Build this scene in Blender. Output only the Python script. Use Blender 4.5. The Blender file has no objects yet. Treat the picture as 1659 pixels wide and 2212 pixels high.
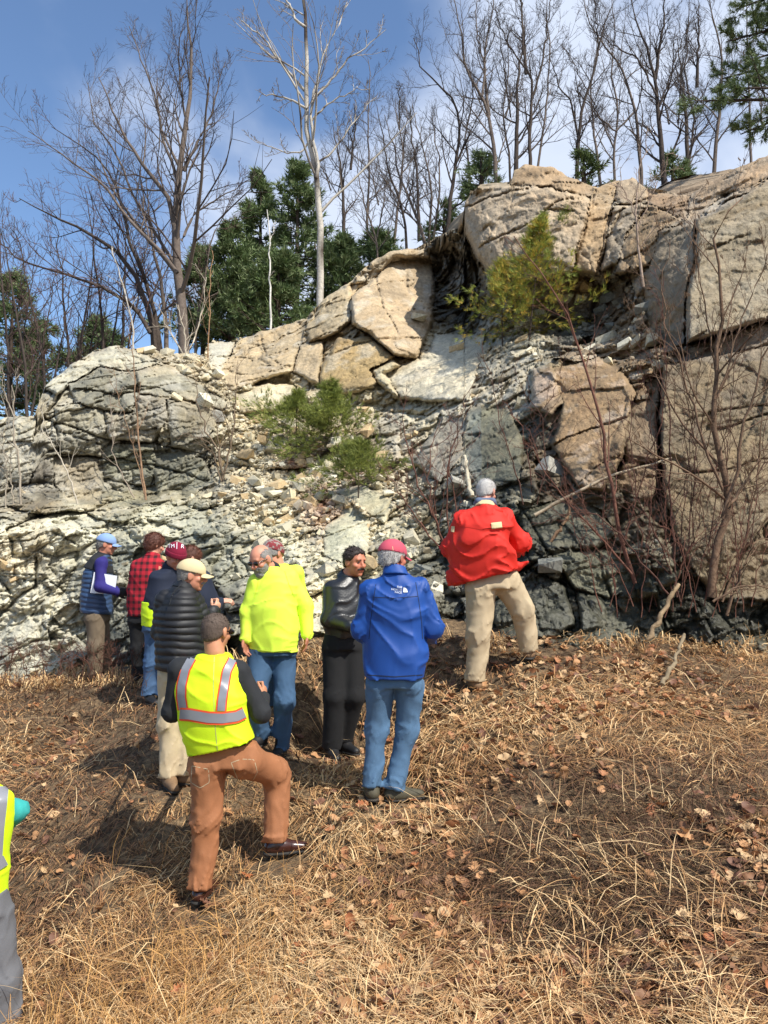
import bpy, math, random
import numpy as np
from mathutils import Vector, Matrix

scene = bpy.context.scene
# ------------------------------------------------------------------ camera, sky, sun, exposure
FPX = 1736.0                    # focal length in units of a 1659 x 2212 picture
PITCH = math.radians(4.1)
CZ = 2.05                       # camera height over the foot of the slope
cam_d = bpy.data.cameras.new("camera")
cam = bpy.data.objects.new("camera", cam_d)
scene.collection.objects.link(cam)
cam.location = (0, 0, CZ)
cam.rotation_euler = (math.pi / 2 + PITCH, 0, 0)
cam_d.sensor_fit = 'VERTICAL'
cam_d.sensor_height = 36.0
cam_d.lens = 36.0 * FPX / 2212.0
cam_d.clip_start = 0.05
cam_d.clip_end = 2000
scene.camera = cam

SUN_EL = math.radians(50)
SUN_AZ = math.atan2(0.72, -0.69)          # towards the sun: +x and behind the camera
sun_dir = Vector((math.cos(SUN_EL) * math.sin(SUN_AZ), math.cos(SUN_EL) * math.cos(SUN_AZ), math.sin(SUN_EL)))
sd = bpy.data.lights.new("sun", 'SUN')
sd.energy = 5.0
sd.angle = math.radians(0.53)
sd.color = (1.0, 0.955, 0.87)
sun = bpy.data.objects.new("sun", sd)
scene.collection.objects.link(sun)
sun.rotation_euler = sun_dir.to_track_quat('Z', 'Y').to_euler()
sun.location = (10, -10, 20)

world = bpy.data.worlds.new("World")
scene.world = world
world.use_nodes = True
wn = world.node_tree
wn.nodes.clear()
def wnode(t, **kw):
    n = wn.nodes.new(t)
    for k, v in kw.items():
        setattr(n, k, v)
    return n
sky = wnode('ShaderNodeTexSky', sky_type='NISHITA', sun_disc=False)
sky.sun_elevation = SUN_EL
sky.sun_rotation = SUN_AZ
sky.air_density = 1.0
sky.dust_density = 0.25
sky.ozone_density = 4.5
bg1 = wnode('ShaderNodeBackground'); bg1.inputs[1].default_value = 0.15
bg2 = wnode('ShaderNodeBackground'); bg2.inputs[0].default_value = (0.70, 0.78, 0.94, 1); bg2.inputs[1].default_value = 0.92
tc = wnode('ShaderNodeTexCoord')
mp = wnode('ShaderNodeMapping'); mp.inputs['Scale'].default_value = (1.5, 1.0, 2.4); mp.inputs['Rotation'].default_value = (0.2, 0.6, 0.5)
mp.inputs['Location'].default_value = (3.1, 1.7, 0.35)
nz = wnode('ShaderNodeTexNoise'); nz.inputs['Scale'].default_value = 2.1; nz.inputs['Detail'].default_value = 7; nz.inputs['Roughness'].default_value = 0.47; nz.inputs['Distortion'].default_value = 0.35
rmp = wnode('ShaderNodeMapRange', interpolation_type='SMOOTHSTEP'); rmp.inputs[1].default_value = 0.38; rmp.inputs[2].default_value = 0.64
sx = wnode('ShaderNodeSeparateXYZ')
ad = wnode('ShaderNodeMath', operation='MULTIPLY_ADD'); ad.inputs[1].default_value = 0.50
mx = wnode('ShaderNodeMixShader'); wo = wnode('ShaderNodeOutputWorld')
cl = wnode('ShaderNodeMath', operation='MULTIPLY'); cl.inputs[1].default_value = 0.93
L = wn.links.new
L(tc.outputs['Generated'], mp.inputs[0]); L(mp.outputs[0], nz.inputs[0])
L(tc.outputs['Generated'], sx.inputs[0])
L(sx.outputs[0], ad.inputs[0]); L(nz.outputs[0], ad.inputs[2])
L(ad.outputs[0], rmp.inputs[0]); L(rmp.outputs[0], cl.inputs[0]); L(cl.outputs[0], mx.inputs[0])
L(sky.outputs[0], bg1.inputs[0]); L(bg1.outputs[0], mx.inputs[1]); L(bg2.outputs[0], mx.inputs[2]); L(mx.outputs[0], wo.inputs[0])

vs = scene.view_settings
vs.view_transform = 'Standard'; vs.look = 'None'; vs.exposure = 0.33; vs.gamma = 1.0
scene.render.film_transparent = False
scene.cycles.max_bounces = 5
scene.cycles.diffuse_bounces = 3

# ------------------------------------------------------------------ helpers
rng = np.random.default_rng(7)
random.seed(7)
COL = scene.collection

def at(px, py, Y):
    """point of the place at distance Y that lies on the sight line (px, py)"""
    px, py, Y = np.broadcast_arrays(np.asarray(px, float), np.asarray(py, float), np.asarray(Y, float))
    u = (px - 829.5) / FPX
    v = (1106.0 - py) / FPX
    fy = math.cos(PITCH) - v * math.sin(PITCH)
    fz = math.sin(PITCH) + v * math.cos(PITCH)
    t = Y / fy
    return np.stack([u * t, Y, fz * t + CZ], -1)

def proj(p):
    p = np.asarray(p, float)
    x = p[..., 0]; y = p[..., 1]; z = p[..., 2] - CZ
    f = y * math.cos(PITCH) + z * math.sin(PITCH)
    up = -y * math.sin(PITCH) + z * math.cos(PITCH)
    return 829.5 + FPX * x / f, 1106 - FPX * up / f

def lin(h):
    if isinstance(h, str):
        h = h.lstrip('#'); c = [int(h[i:i + 2], 16) / 255 for i in (0, 2, 4)]
    else:
        c = list(h)
    return tuple((x / 12.92 if x <= 0.04045 else ((x + 0.055) / 1.055) ** 2.4) for x in c)

def tag(o, label=None, cat=None, group=None, kind=None):
    if label: o['label'] = label
    if cat: o['category'] = cat
    if group: o['group'] = group
    if kind: o['kind'] = kind
    return o

def empty(name, loc):
    o = bpy.data.objects.new(name, None)
    o.empty_display_size = 0.1
    COL.objects.link(o)
    o.location = Vector([float(a) for a in loc])
    return o

def mesh_data(name, V, faces, mats, cols=None, smooth=True, fmat=None):
    V = np.asarray(V, np.float32)
    me = bpy.data.meshes.new(name)
    if isinstance(faces, np.ndarray): faces = [faces]
    faces = [np.asarray(f) for f in faces if len(f)]
    nl = sum(f.size for f in faces); nf = sum(len(f) for f in faces)
    me.vertices.add(len(V)); me.vertices.foreach_set('co', V.ravel())
    me.loops.add(nl); me.polygons.add(nf)
    me.loops.foreach_set('vertex_index', np.concatenate([f.ravel() for f in faces]).astype(np.int32))
    tot = np.concatenate([np.full(len(f), f.shape[1], np.int32) for f in faces])
    st = np.zeros(nf, np.int32); st[1:] = np.cumsum(tot)[:-1]
    me.polygons.foreach_set('loop_start', st)
    me.polygons.foreach_set('loop_total', tot)
    me.polygons.foreach_set('use_smooth', np.full(nf, bool(smooth)))
    if fmat is not None: me.polygons.foreach_set('material_index', np.asarray(fmat, np.int32))
    me.update(calc_edges=True)
    if cols is not None:
        a = me.color_attributes.new('Col', 'FLOAT_COLOR', 'POINT')
        c = np.ones((len(V), 4), np.float32); c[:, :3] = cols
        a.data.foreach_set('color', c.ravel())
    for m in (mats if isinstance(mats, (list, tuple)) else [mats]):
        me.materials.append(m)
    return me

def mk(name, V, faces, mat, parent=None, cols=None, smooth=True, base=None, fmat=None):
    """one mesh object; V in world coordinates"""
    V = np.asarray(V, float)
    if parent is not None:
        off = np.array(parent.location)
        g = parent.parent
        while g is not None:
            off = off + np.array(g.location); g = g.parent
    elif base is not None: off = np.array(base, float)
    else: off = np.zeros(3)
    me = mesh_data(name, V - off, faces, mat, cols, smooth, fmat)
    o = bpy.data.objects.new(name, me)
    COL.objects.link(o)
    if parent is not None: o.parent = parent
    elif base is not None: o.location = Vector([float(a) for a in base])
    return o

class Geo:
    """collects pieces (V, faces, colour) into one mesh"""
    def __init__(s): s.V = []; s.T = []; s.Q = []; s.C = []; s.n = 0
    def add(s, V, F, col=None):
        V = np.asarray(V, float).reshape(-1, 3)
        for f in (F if isinstance(F, list) else [F]):
            f = np.asarray(f)
            if len(f): (s.T if f.shape[1] == 3 else s.Q).append(f + s.n)
        s.V.append(V); s.n += len(V)
        if col is not None:
            c = np.asarray(col, float)
            s.C.append(np.broadcast_to(c, (len(V), 3)) if c.ndim == 1 else c)
    def build(s, name, mat, parent=None, smooth=True, base=None):
        F = []
        if s.T: F.append(np.concatenate(s.T))
        if s.Q: F.append(np.concatenate(s.Q))
        return mk(name, np.concatenate(s.V), F, mat, parent, np.concatenate(s.C) if s.C else None, smooth, base)

def norm(v):
    v = np.asarray(v, float)
    return v / np.maximum(np.linalg.norm(v, axis=-1, keepdims=True), 1e-9)

# ---- noise
def _h(ix, iy, iz, seed):
    h = (ix.astype(np.uint32) * np.uint32(374761393) + iy.astype(np.uint32) * np.uint32(668265263)
         + iz.astype(np.uint32) * np.uint32(2147483647) + np.uint32((seed * 974634777 + 12345) & 0xffffffff))
    h = (h ^ (h >> np.uint32(13))) * np.uint32(1274126177)
    h = h ^ (h >> np.uint32(16))
    h = h * np.uint32(2246822519)
    h = h ^ (h >> np.uint32(15))
    return h

def noise(p, seed=0):
    p = np.asarray(p, float) + 1000.0
    i = np.floor(p).astype(np.int64); f = p - i
    w = f * f * f * (f * (f * 6 - 15) + 10)
    out = 0
    for dx in (0, 1):
        wx = w[..., 0] if dx else 1 - w[..., 0]
        for dy in (0, 1):
            wy = w[..., 1] if dy else 1 - w[..., 1]
            for dz in (0, 1):
                wz = w[..., 2] if dz else 1 - w[..., 2]
                out = out + wx * wy * wz * (_h(i[..., 0] + dx, i[..., 1] + dy, i[..., 2] + dz, seed) / 2147483648.0 - 1)
    return out

def fbm(p, o=4, seed=0, r=0.5):
    a = 1; s = 0; t = 0
    p = np.asarray(p, float)
    for k in range(o):
        s = s + a * noise(p * (2.03 ** k) + 17.3 * k, seed + k); t += a; a *= r
    return s / t

def voronoi(p, seed=0, jit=0.9):
    """F1, F2, cell hash (uint32), vector to the nearest centre"""
    p = np.asarray(p, float) + 1000.0
    i = np.floor(p).astype(np.int64)
    n = len(p)
    F1 = np.full(n, 9.0); F2 = np.full(n, 9.0); H = np.zeros(n, np.uint32); D = np.zeros((n, 3))
    for dx in (-1, 0, 1):
        for dy in (-1, 0, 1):
            for dz in (-1, 0, 1):
                cx, cy, cz = i[:, 0] + dx, i[:, 1] + dy, i[:, 2] + dz
                h = _h(cx, cy, cz, seed)
                jx = (h & np.uint32(1023)) / 1023.0; jy = ((h >> np.uint32(10)) & np.uint32(1023)) / 1023.0; jz = ((h >> np.uint32(20)) & np.uint32(1023)) / 1023.0
                vx = cx + 0.5 + (jx - 0.5) * jit - p[:, 0]; vy = cy + 0.5 + (jy - 0.5) * jit - p[:, 1]; vz = cz + 0.5 + (jz - 0.5) * jit - p[:, 2]
                d = vx * vx + vy * vy + vz * vz
                c = d < F1
                F2 = np.where(c, F1, np.minimum(F2, d))
                F1 = np.where(c, d, F1); H = np.where(c, h, H)
                D[c, 0] = vx[c]; D[c, 1] = vy[c]; D[c, 2] = vz[c]
    return np.sqrt(F1), np.sqrt(F2), H, D

def conch(p, seed=0, g=1.3, s=.9, jit=.95):
    """lower envelope of tilted bowls: sharp ridges between hollow flakes, as broken stone has"""
    p = np.asarray(p, float) + 1000.0
    i = np.floor(p).astype(np.int64); best = np.full(len(p), 99.0)
    for dx in (-1, 0, 1):
        for dy in (-1, 0, 1):
            for dz in (-1, 0, 1):
                cx, cy, cz = i[:, 0] + dx, i[:, 1] + dy, i[:, 2] + dz
                h = _h(cx, cy, cz, seed); h2 = _h(cx, cy, cz, seed + 77)
                r = [((h >> np.uint32(k)) & np.uint32(1023)) / 1023.0 - .5 for k in (0, 10, 20)]
                q = [((h2 >> np.uint32(k)) & np.uint32(1023)) / 1023.0 - .5 for k in (0, 10, 20)]
                v = [p[:, 0] - cx - .5 - r[0] * jit, p[:, 1] - cy - .5 - r[1] * jit, p[:, 2] - cz - .5 - r[2] * jit]
                val = (r[0] + q[1]) * .5 + g * (v[0] * q[0] + v[1] * q[1] + v[2] * q[2]) + s * (v[0] ** 2 + v[1] ** 2 + v[2] ** 2)
                best = np.minimum(best, val)
    return best

def bricks(a, b, c, wa, hb, seed, tilt=1.0):
    """jointed blocks: rows of thickness hb along b, cut at uneven places along a; returns offset in -1..1 and closeness to a joint"""
    fb = b / hb; fb = fb + .35 * np.sin(fb * 1.7 + seed) ; row = np.floor(fb); z0 = np.zeros_like(row, dtype=np.int64)
    r1 = _h(row.astype(np.int64) + 5000, z0 + 5000, z0 + 7, seed) / 4294967295.0
    w = wa * (.6 + .9 * r1)
    fa = a / w + r1 * 7.3; fa = fa + .3 * np.sin(fa * 2.1 + r1 * 6); colm = np.floor(fa)
    H = _h(row.astype(np.int64) + 5000, colm.astype(np.int64) + 5000, z0 + 3, seed + 1)
    r = [((H >> np.uint32(k)) & np.uint32(1023)) / 1023.0 - .5 for k in (0, 10, 20)]
    va, vb = fa - colm, fb - row
    e = np.minimum(np.minimum(va, 1 - va) * w, np.minimum(vb, 1 - vb) * hb)
    return 2 * r[0] + tilt * (r[1] * (va - .5) * 2 + r[2] * (vb - .5) * 2), e, r[0] + .5

def hrand(H, k):
    return _h(H.astype(np.int64), H.astype(np.int64) * 0 + k, H.astype(np.int64) * 0 + 3, 5) / 4294967295.0

class TPS:
    def __init__(s, xy, v, scale=1.0, lam=0.02):
        s.x = np.asarray(xy, float) / scale; s.sc = scale
        v = np.asarray(v, float)
        n = len(s.x)
        K = s.U(s.x[:, None] - s.x[None]) + lam * np.eye(n)
        P = np.c_[np.ones(n), s.x]
        A = np.block([[K, P], [P.T, np.zeros((3, 3))]])
        b = np.zeros((n + 3,) + v.shape[1:]); b[:n] = v
        s.w = np.linalg.solve(A, b)
    def U(s, d):
        r2 = (d ** 2).sum(-1)
        return 0.5 * r2 * np.log(np.maximum(r2, 1e-12))
    def __call__(s, xy):
        xy = np.asarray(xy, float) / s.sc
        sh = xy.shape[:-1]; q = xy.reshape(-1, 2)
        out = np.empty((len(q),) + s.w.shape[1:])
        for a in range(0, len(q), 60000):
            c = q[a:a + 60000]
            out[a:a + 60000] = s.U(c[:, None] - s.x[None]) @ s.w[:-3] + np.c_[np.ones(len(c)), c] @ s.w[-3:]
        return out.reshape(sh + s.w.shape[1:])

# ---- materials
def material(name, color=(0.5, 0.5, 0.5), rough=0.8, attr=False, var=0.0, vscale=8.0, bump=0.0, bscale=60.0, bdetail=4, spec=0.5,
             metallic=0.0, sheen=0.0, color2=None, csc=6.0, cpos=(0.4, 0.6), transl=0.0, coat=0.0, bdist=0.01):
    m = bpy.data.materials.new(name)
    m.use_nodes = True
    nt = m.node_tree; b = nt.nodes['Principled BSDF']; lk = nt.links.new
    b.inputs['Roughness'].default_value = rough
    b.inputs['Metallic'].default_value = metallic
    b.inputs['Specular IOR Level'].default_value = spec
    if sheen: b.inputs['Sheen Weight'].default_value = sheen
    if coat: b.inputs['Coat Weight'].default_value = coat
    tcn = nt.nodes.new('ShaderNodeTexCoord')
    if attr:
        a = nt.nodes.new('ShaderNodeAttribute'); a.attribute_name = 'Col'; src = a.outputs['Color']
    else:
        r = nt.nodes.new('ShaderNodeRGB'); r.outputs[0].default_value = (*color, 1); src = r.outputs[0]
    if color2 is not None:
        n2 = nt.nodes.new('ShaderNodeTexNoise'); n2.inputs['Scale'].default_value = csc; n2.inputs['Detail'].default_value = 5
        lk(tcn.outputs['Object'], n2.inputs['Vector'])
        mr = nt.nodes.new('ShaderNodeMapRange'); mr.inputs[1].default_value = cpos[0]; mr.inputs[2].default_value = cpos[1]
        lk(n2.outputs[0], mr.inputs[0])
        mc = nt.nodes.new('ShaderNodeMix'); mc.data_type = 'RGBA'
        lk(mr.outputs[0], mc.inputs[0]); lk(src, mc.inputs[6]); mc.inputs[7].default_value = (*color2, 1)
        src = mc.outputs[2]
    if var:
        n1 = nt.nodes.new('ShaderNodeTexNoise'); n1.inputs['Scale'].default_value = vscale; n1.inputs['Detail'].default_value = 6; n1.inputs['Roughness'].default_value = 0.65
        lk(tcn.outputs['Object'], n1.inputs['Vector'])
        mr = nt.nodes.new('ShaderNodeMapRange'); mr.inputs[1].default_value = 0.3; mr.inputs[2].default_value = 0.7
        mr.inputs[3].default_value = 1 - var; mr.inputs[4].default_value = 1 + var
        lk(n1.outputs[0], mr.inputs[0])
        vm = nt.nodes.new('ShaderNodeVectorMath'); vm.operation = 'SCALE'
        lk(src, vm.inputs[0]); lk(mr.outputs[0], vm.inputs['Scale']); src = vm.outputs[0]
    lk(src, b.inputs['Base Color'])
    if bump:
        n3 = nt.nodes.new('ShaderNodeTexNoise'); n3.inputs['Scale'].default_value = bscale; n3.inputs['Detail'].default_value = bdetail; n3.inputs['Roughness'].default_value = 0.6
        lk(tcn.outputs['Object'], n3.inputs['Vector'])
        bp = nt.nodes.new('ShaderNodeBump'); bp.inputs['Strength'].default_value = bump; bp.inputs['Distance'].default_value = bdist
        lk(n3.outputs[0], bp.inputs['Height']); lk(bp.outputs[0], b.inputs['Normal'])
    if transl:
        t = nt.nodes.new('ShaderNodeBsdfTranslucent'); ms = nt.nodes.new('ShaderNodeMixShader'); ms.inputs[0].default_value = transl
        out = nt.nodes['Material Output']
        lk(src, t.inputs[0]); lk(b.outputs[0], ms.inputs[1]); lk(t.outputs[0], ms.inputs[2]); lk(ms.outputs[0], out.inputs[0])
    return m
# ------------------------------------------------------------------ ground
gc = [(0,2212,4.5),(-300,2212,5.0),(829,2212,3.6),(1659,2212,3.15),(1950,2212,3.0),(430,1940,5.1),(615,1838,5.35),(801,1718,5.5),(870,1730,5.5),(370,1692,6.3),
      (600,1628,6.6),(720,1628,6.8),(1020,1490,6.9),(1150,1412,7.3),(1300,1402,7.6),(1659,1405,7.8),(1950,1410,7.8),(1659,1800,4.6),(1250,1800,4.75),
      (200,1470,9.4),(0,1480,9.8),(-250,1490,10),(0,1720,6.9),(330,1512,8.2),(0,1950,5.6),(1250,1550,6.2),(1659,1560,6.2),(1250,2000,4.05),
      (660,1405,7.9),(900,1395,7.8),(450,1450,8.8),(200,1600,7.8),(-250,1750,6.8),(-250,2000,5.6),(1000,1620,5.9)]
gp = np.array([at(*c) for c in gc])
extra = np.array([(-4, 12, .8), (0, 11, 1.4), (4, 10.5, 1.5), (0, 1.2, 0.35), (-3, 1.5, 0.1), (3, 1.2, 0.6), (-8, 8, .2), (8, 6.5, 1.2), (8, 2, .6), (-8, 3, -.6)])
gp = np.r_[gp, extra]
_gt = TPS(gp[:, :2], gp[:, 2], 1.0, 0.008)
# where people stand the straw is trodden down to their soles
FEETA = [at(*q) for q in [(434, 1905, 5.13), (595, 1806, 5.34), (804, 1690, 5.6), (852, 1694, 5.63), (366, 1668, 6.3), (402, 1662, 6.35), (563, 1580, 6.53), (606, 1606, 6.55), (717, 1608, 6.8), (742, 1594, 6.92), (1028, 1462, 7.0), (1142, 1396, 7.15), (322, 1496, 8.2), (352, 1494, 8.2)]]
def groundz(xy):
    xy = np.asarray(xy, float)
    z = _gt(xy)
    q = np.concatenate([xy, np.zeros(xy.shape[:-1] + (1,))], -1)
    z = z + 0.03 * fbm(q * 1.7, 3, 11)
    W = np.zeros(z.shape); T_ = np.zeros(z.shape)
    for f in FEETA:
        w = np.exp(-((xy[..., 0] - f[0]) ** 2 + (xy[..., 1] - f[1] + .02) ** 2) / .28 ** 2)
        W += w; T_ += w * (f[2] - .135)
    m = np.clip(W * 1.5, 0, 1)
    return np.where(m > .001, z * (1 - m) + m * T_ / np.maximum(W, 1e-9), z)
def gz(x, y): return float(groundz(np.array([[x, y]]))[0])

straw_soil = material('soil_under_grass', lin('#80694c'), 0.95, var=0.5, vscale=40, bump=1.0, bscale=45, bdetail=8, bdist=0.03, color2=lin('#54432f'), csc=14)
nx, ny = 220, 190
gx = np.linspace(-9, 9, nx); gy = 0.6 + (12.0 - 0.6) * np.linspace(0, 1, ny) ** 1.3
GX, GY = np.meshgrid(gx, gy)
GZ = groundz(np.stack([GX, GY], -1))
Vg = np.stack([GX, GY, GZ], -1).reshape(-1, 3)
Vg[:, 2] += 0.02 * fbm(Vg * 9, 2, 3)
def gridfaces(r, c):
    i = np.arange(r * c).reshape(r, c)
    return np.stack([i[:-1, :-1], i[:-1, 1:], i[1:, 1:], i[1:, :-1]], -1).reshape(-1, 4)
g = mk('grassy_bank', Vg, gridfaces(ny, nx), straw_soil); tag(g, kind='structure')

# flat land all round, far below and behind, so that nothing ends in the void
def slab_sheet(name, mat, zf, xs, ys):
    X, Y = np.meshgrid(xs, ys); Z = zf(X, Y)
    o = mk(name, np.stack([X, Y, Z], -1).reshape(-1, 3), gridfaces(len(ys), len(xs)), mat); tag(o, kind='structure'); return o
far_mat = material('far_ground', lin('#5b4c3a'), 0.95, var=0.3, vscale=0.5)
slab_sheet('ground', far_mat, lambda X, Y: -1.4 + 0 * X, np.linspace(-600, 600, 13), np.linspace(-600, 900, 13))

# ------------------------------------------------------------------ rock face
sil = np.array([(-300,930),(-100,915),(0,905),(40,898),(75,903),(88,862),(98,832),(155,787),(205,757),(250,745),(300,757),(350,764),(400,762),(440,766),(452,740),(510,735),(560,718),(620,700),(660,690),(700,645),(755,610),(800,566),(850,541),(900,536),(955,506),(990,492),(1002,470),(1004,437),(1020,412),(1045,397),(1103,391),(1112,366),(1135,356),(1200,362),(1225,380),(1275,399),(1290,403),(1340,388),(1365,384),(1395,405),(1430,411),(1490,425),(1520,400),(1570,370),(1659,335),(1760,310),(1950,300)], float)
bot = np.array([(-300,1490),(0,1478),(200,1460),(330,1460),(450,1455),(560,1440),(660,1405),(800,1400),(940,1392),(1060,1395),(1200,1398),(1440,1402),(1659,1405),(1950,1410)], float)
rc = [(-250,1490,10.2),(0,1480,10),(200,1460,9.9),(330,1460,9.5),(450,1455,9),(560,1440,8.5),(660,1405,8.0),(800,1400,7.9),(940,1392,7.85),(1060,1395,7.8),(1200,1398,7.7),(1440,1402,7.85),(1659,1405,7.95),(1950,1410,7.8),
 (-250,1300,10.8),(0,1300,10.6),(200,1250,10.5),(450,1250,9.8),(650,1250,9.4),(800,1250,9.1),(900,1200,9.2),(1000,1200,8.8),(1200,1200,8.4),(1400,1250,8.3),(1659,1250,8.2),(1950,1250,8.0),
 (-250,1110,11.4),(0,1110,11.2),(150,1110,11.2),(300,1115,11.2),(500,1100,11.2),(700,1110,10.9),(850,1080,10.8),(1000,1050,9.7),(1200,1050,9.1),(1400,1050,8.7),(1659,1050,8.5),(1950,1050,8.2),
 (-250,1080,12.3),(0,1080,12.1),(150,1085,12.1),(300,1080,12.3),(430,1060,12.3),
 (0,950,12.6),(150,950,12.6),(300,950,12.7),(450,950,13),(600,980,12.9),(700,980,12.6),(850,960,12),(1000,950,10.7),(1200,950,9.8),(1400,900,9.2),(1659,900,8.8),(1950,900,8.4),
 (0,910,13.2),(120,830,13.2),(300,800,13.6),(430,790,14.4),(600,820,14.6),(740,800,14.4),(900,820,13.8),(1000,800,13.2),(1100,780,12.0),(1200,800,10.7),(1350,800,10.2),(1500,780,9.6),(1659,740,9.2),(1950,740,8.8),
 (250,750,14.6),(450,750,16),(620,705,16.2),(760,700,15.2),(880,700,15),(950,700,15.6),(1050,700,14.2),(1200,700,13),(1300,700,12.5),(1400,700,11),(1500,650,10.0),(1659,650,9.6),(1950,650,9.2),
 (800,570,16.6),(850,550,16.5),(950,580,17.3),(1030,580,15),(1100,550,13),(1250,500,12.6),(1400,500,11.6),(1500,500,10.6),(1659,500,10.0),(1950,500,9.6),
 (1010,430,13.8),(1050,400,13.9),(1200,370,14),(1400,410,13.2),(1500,430,12.2),(1659,350,11.5),(1950,320,11)]
rc = np.array(rc, float)
rockY = TPS(rc[:, :2], rc[:, 2], 100.0, 0.004)

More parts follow.
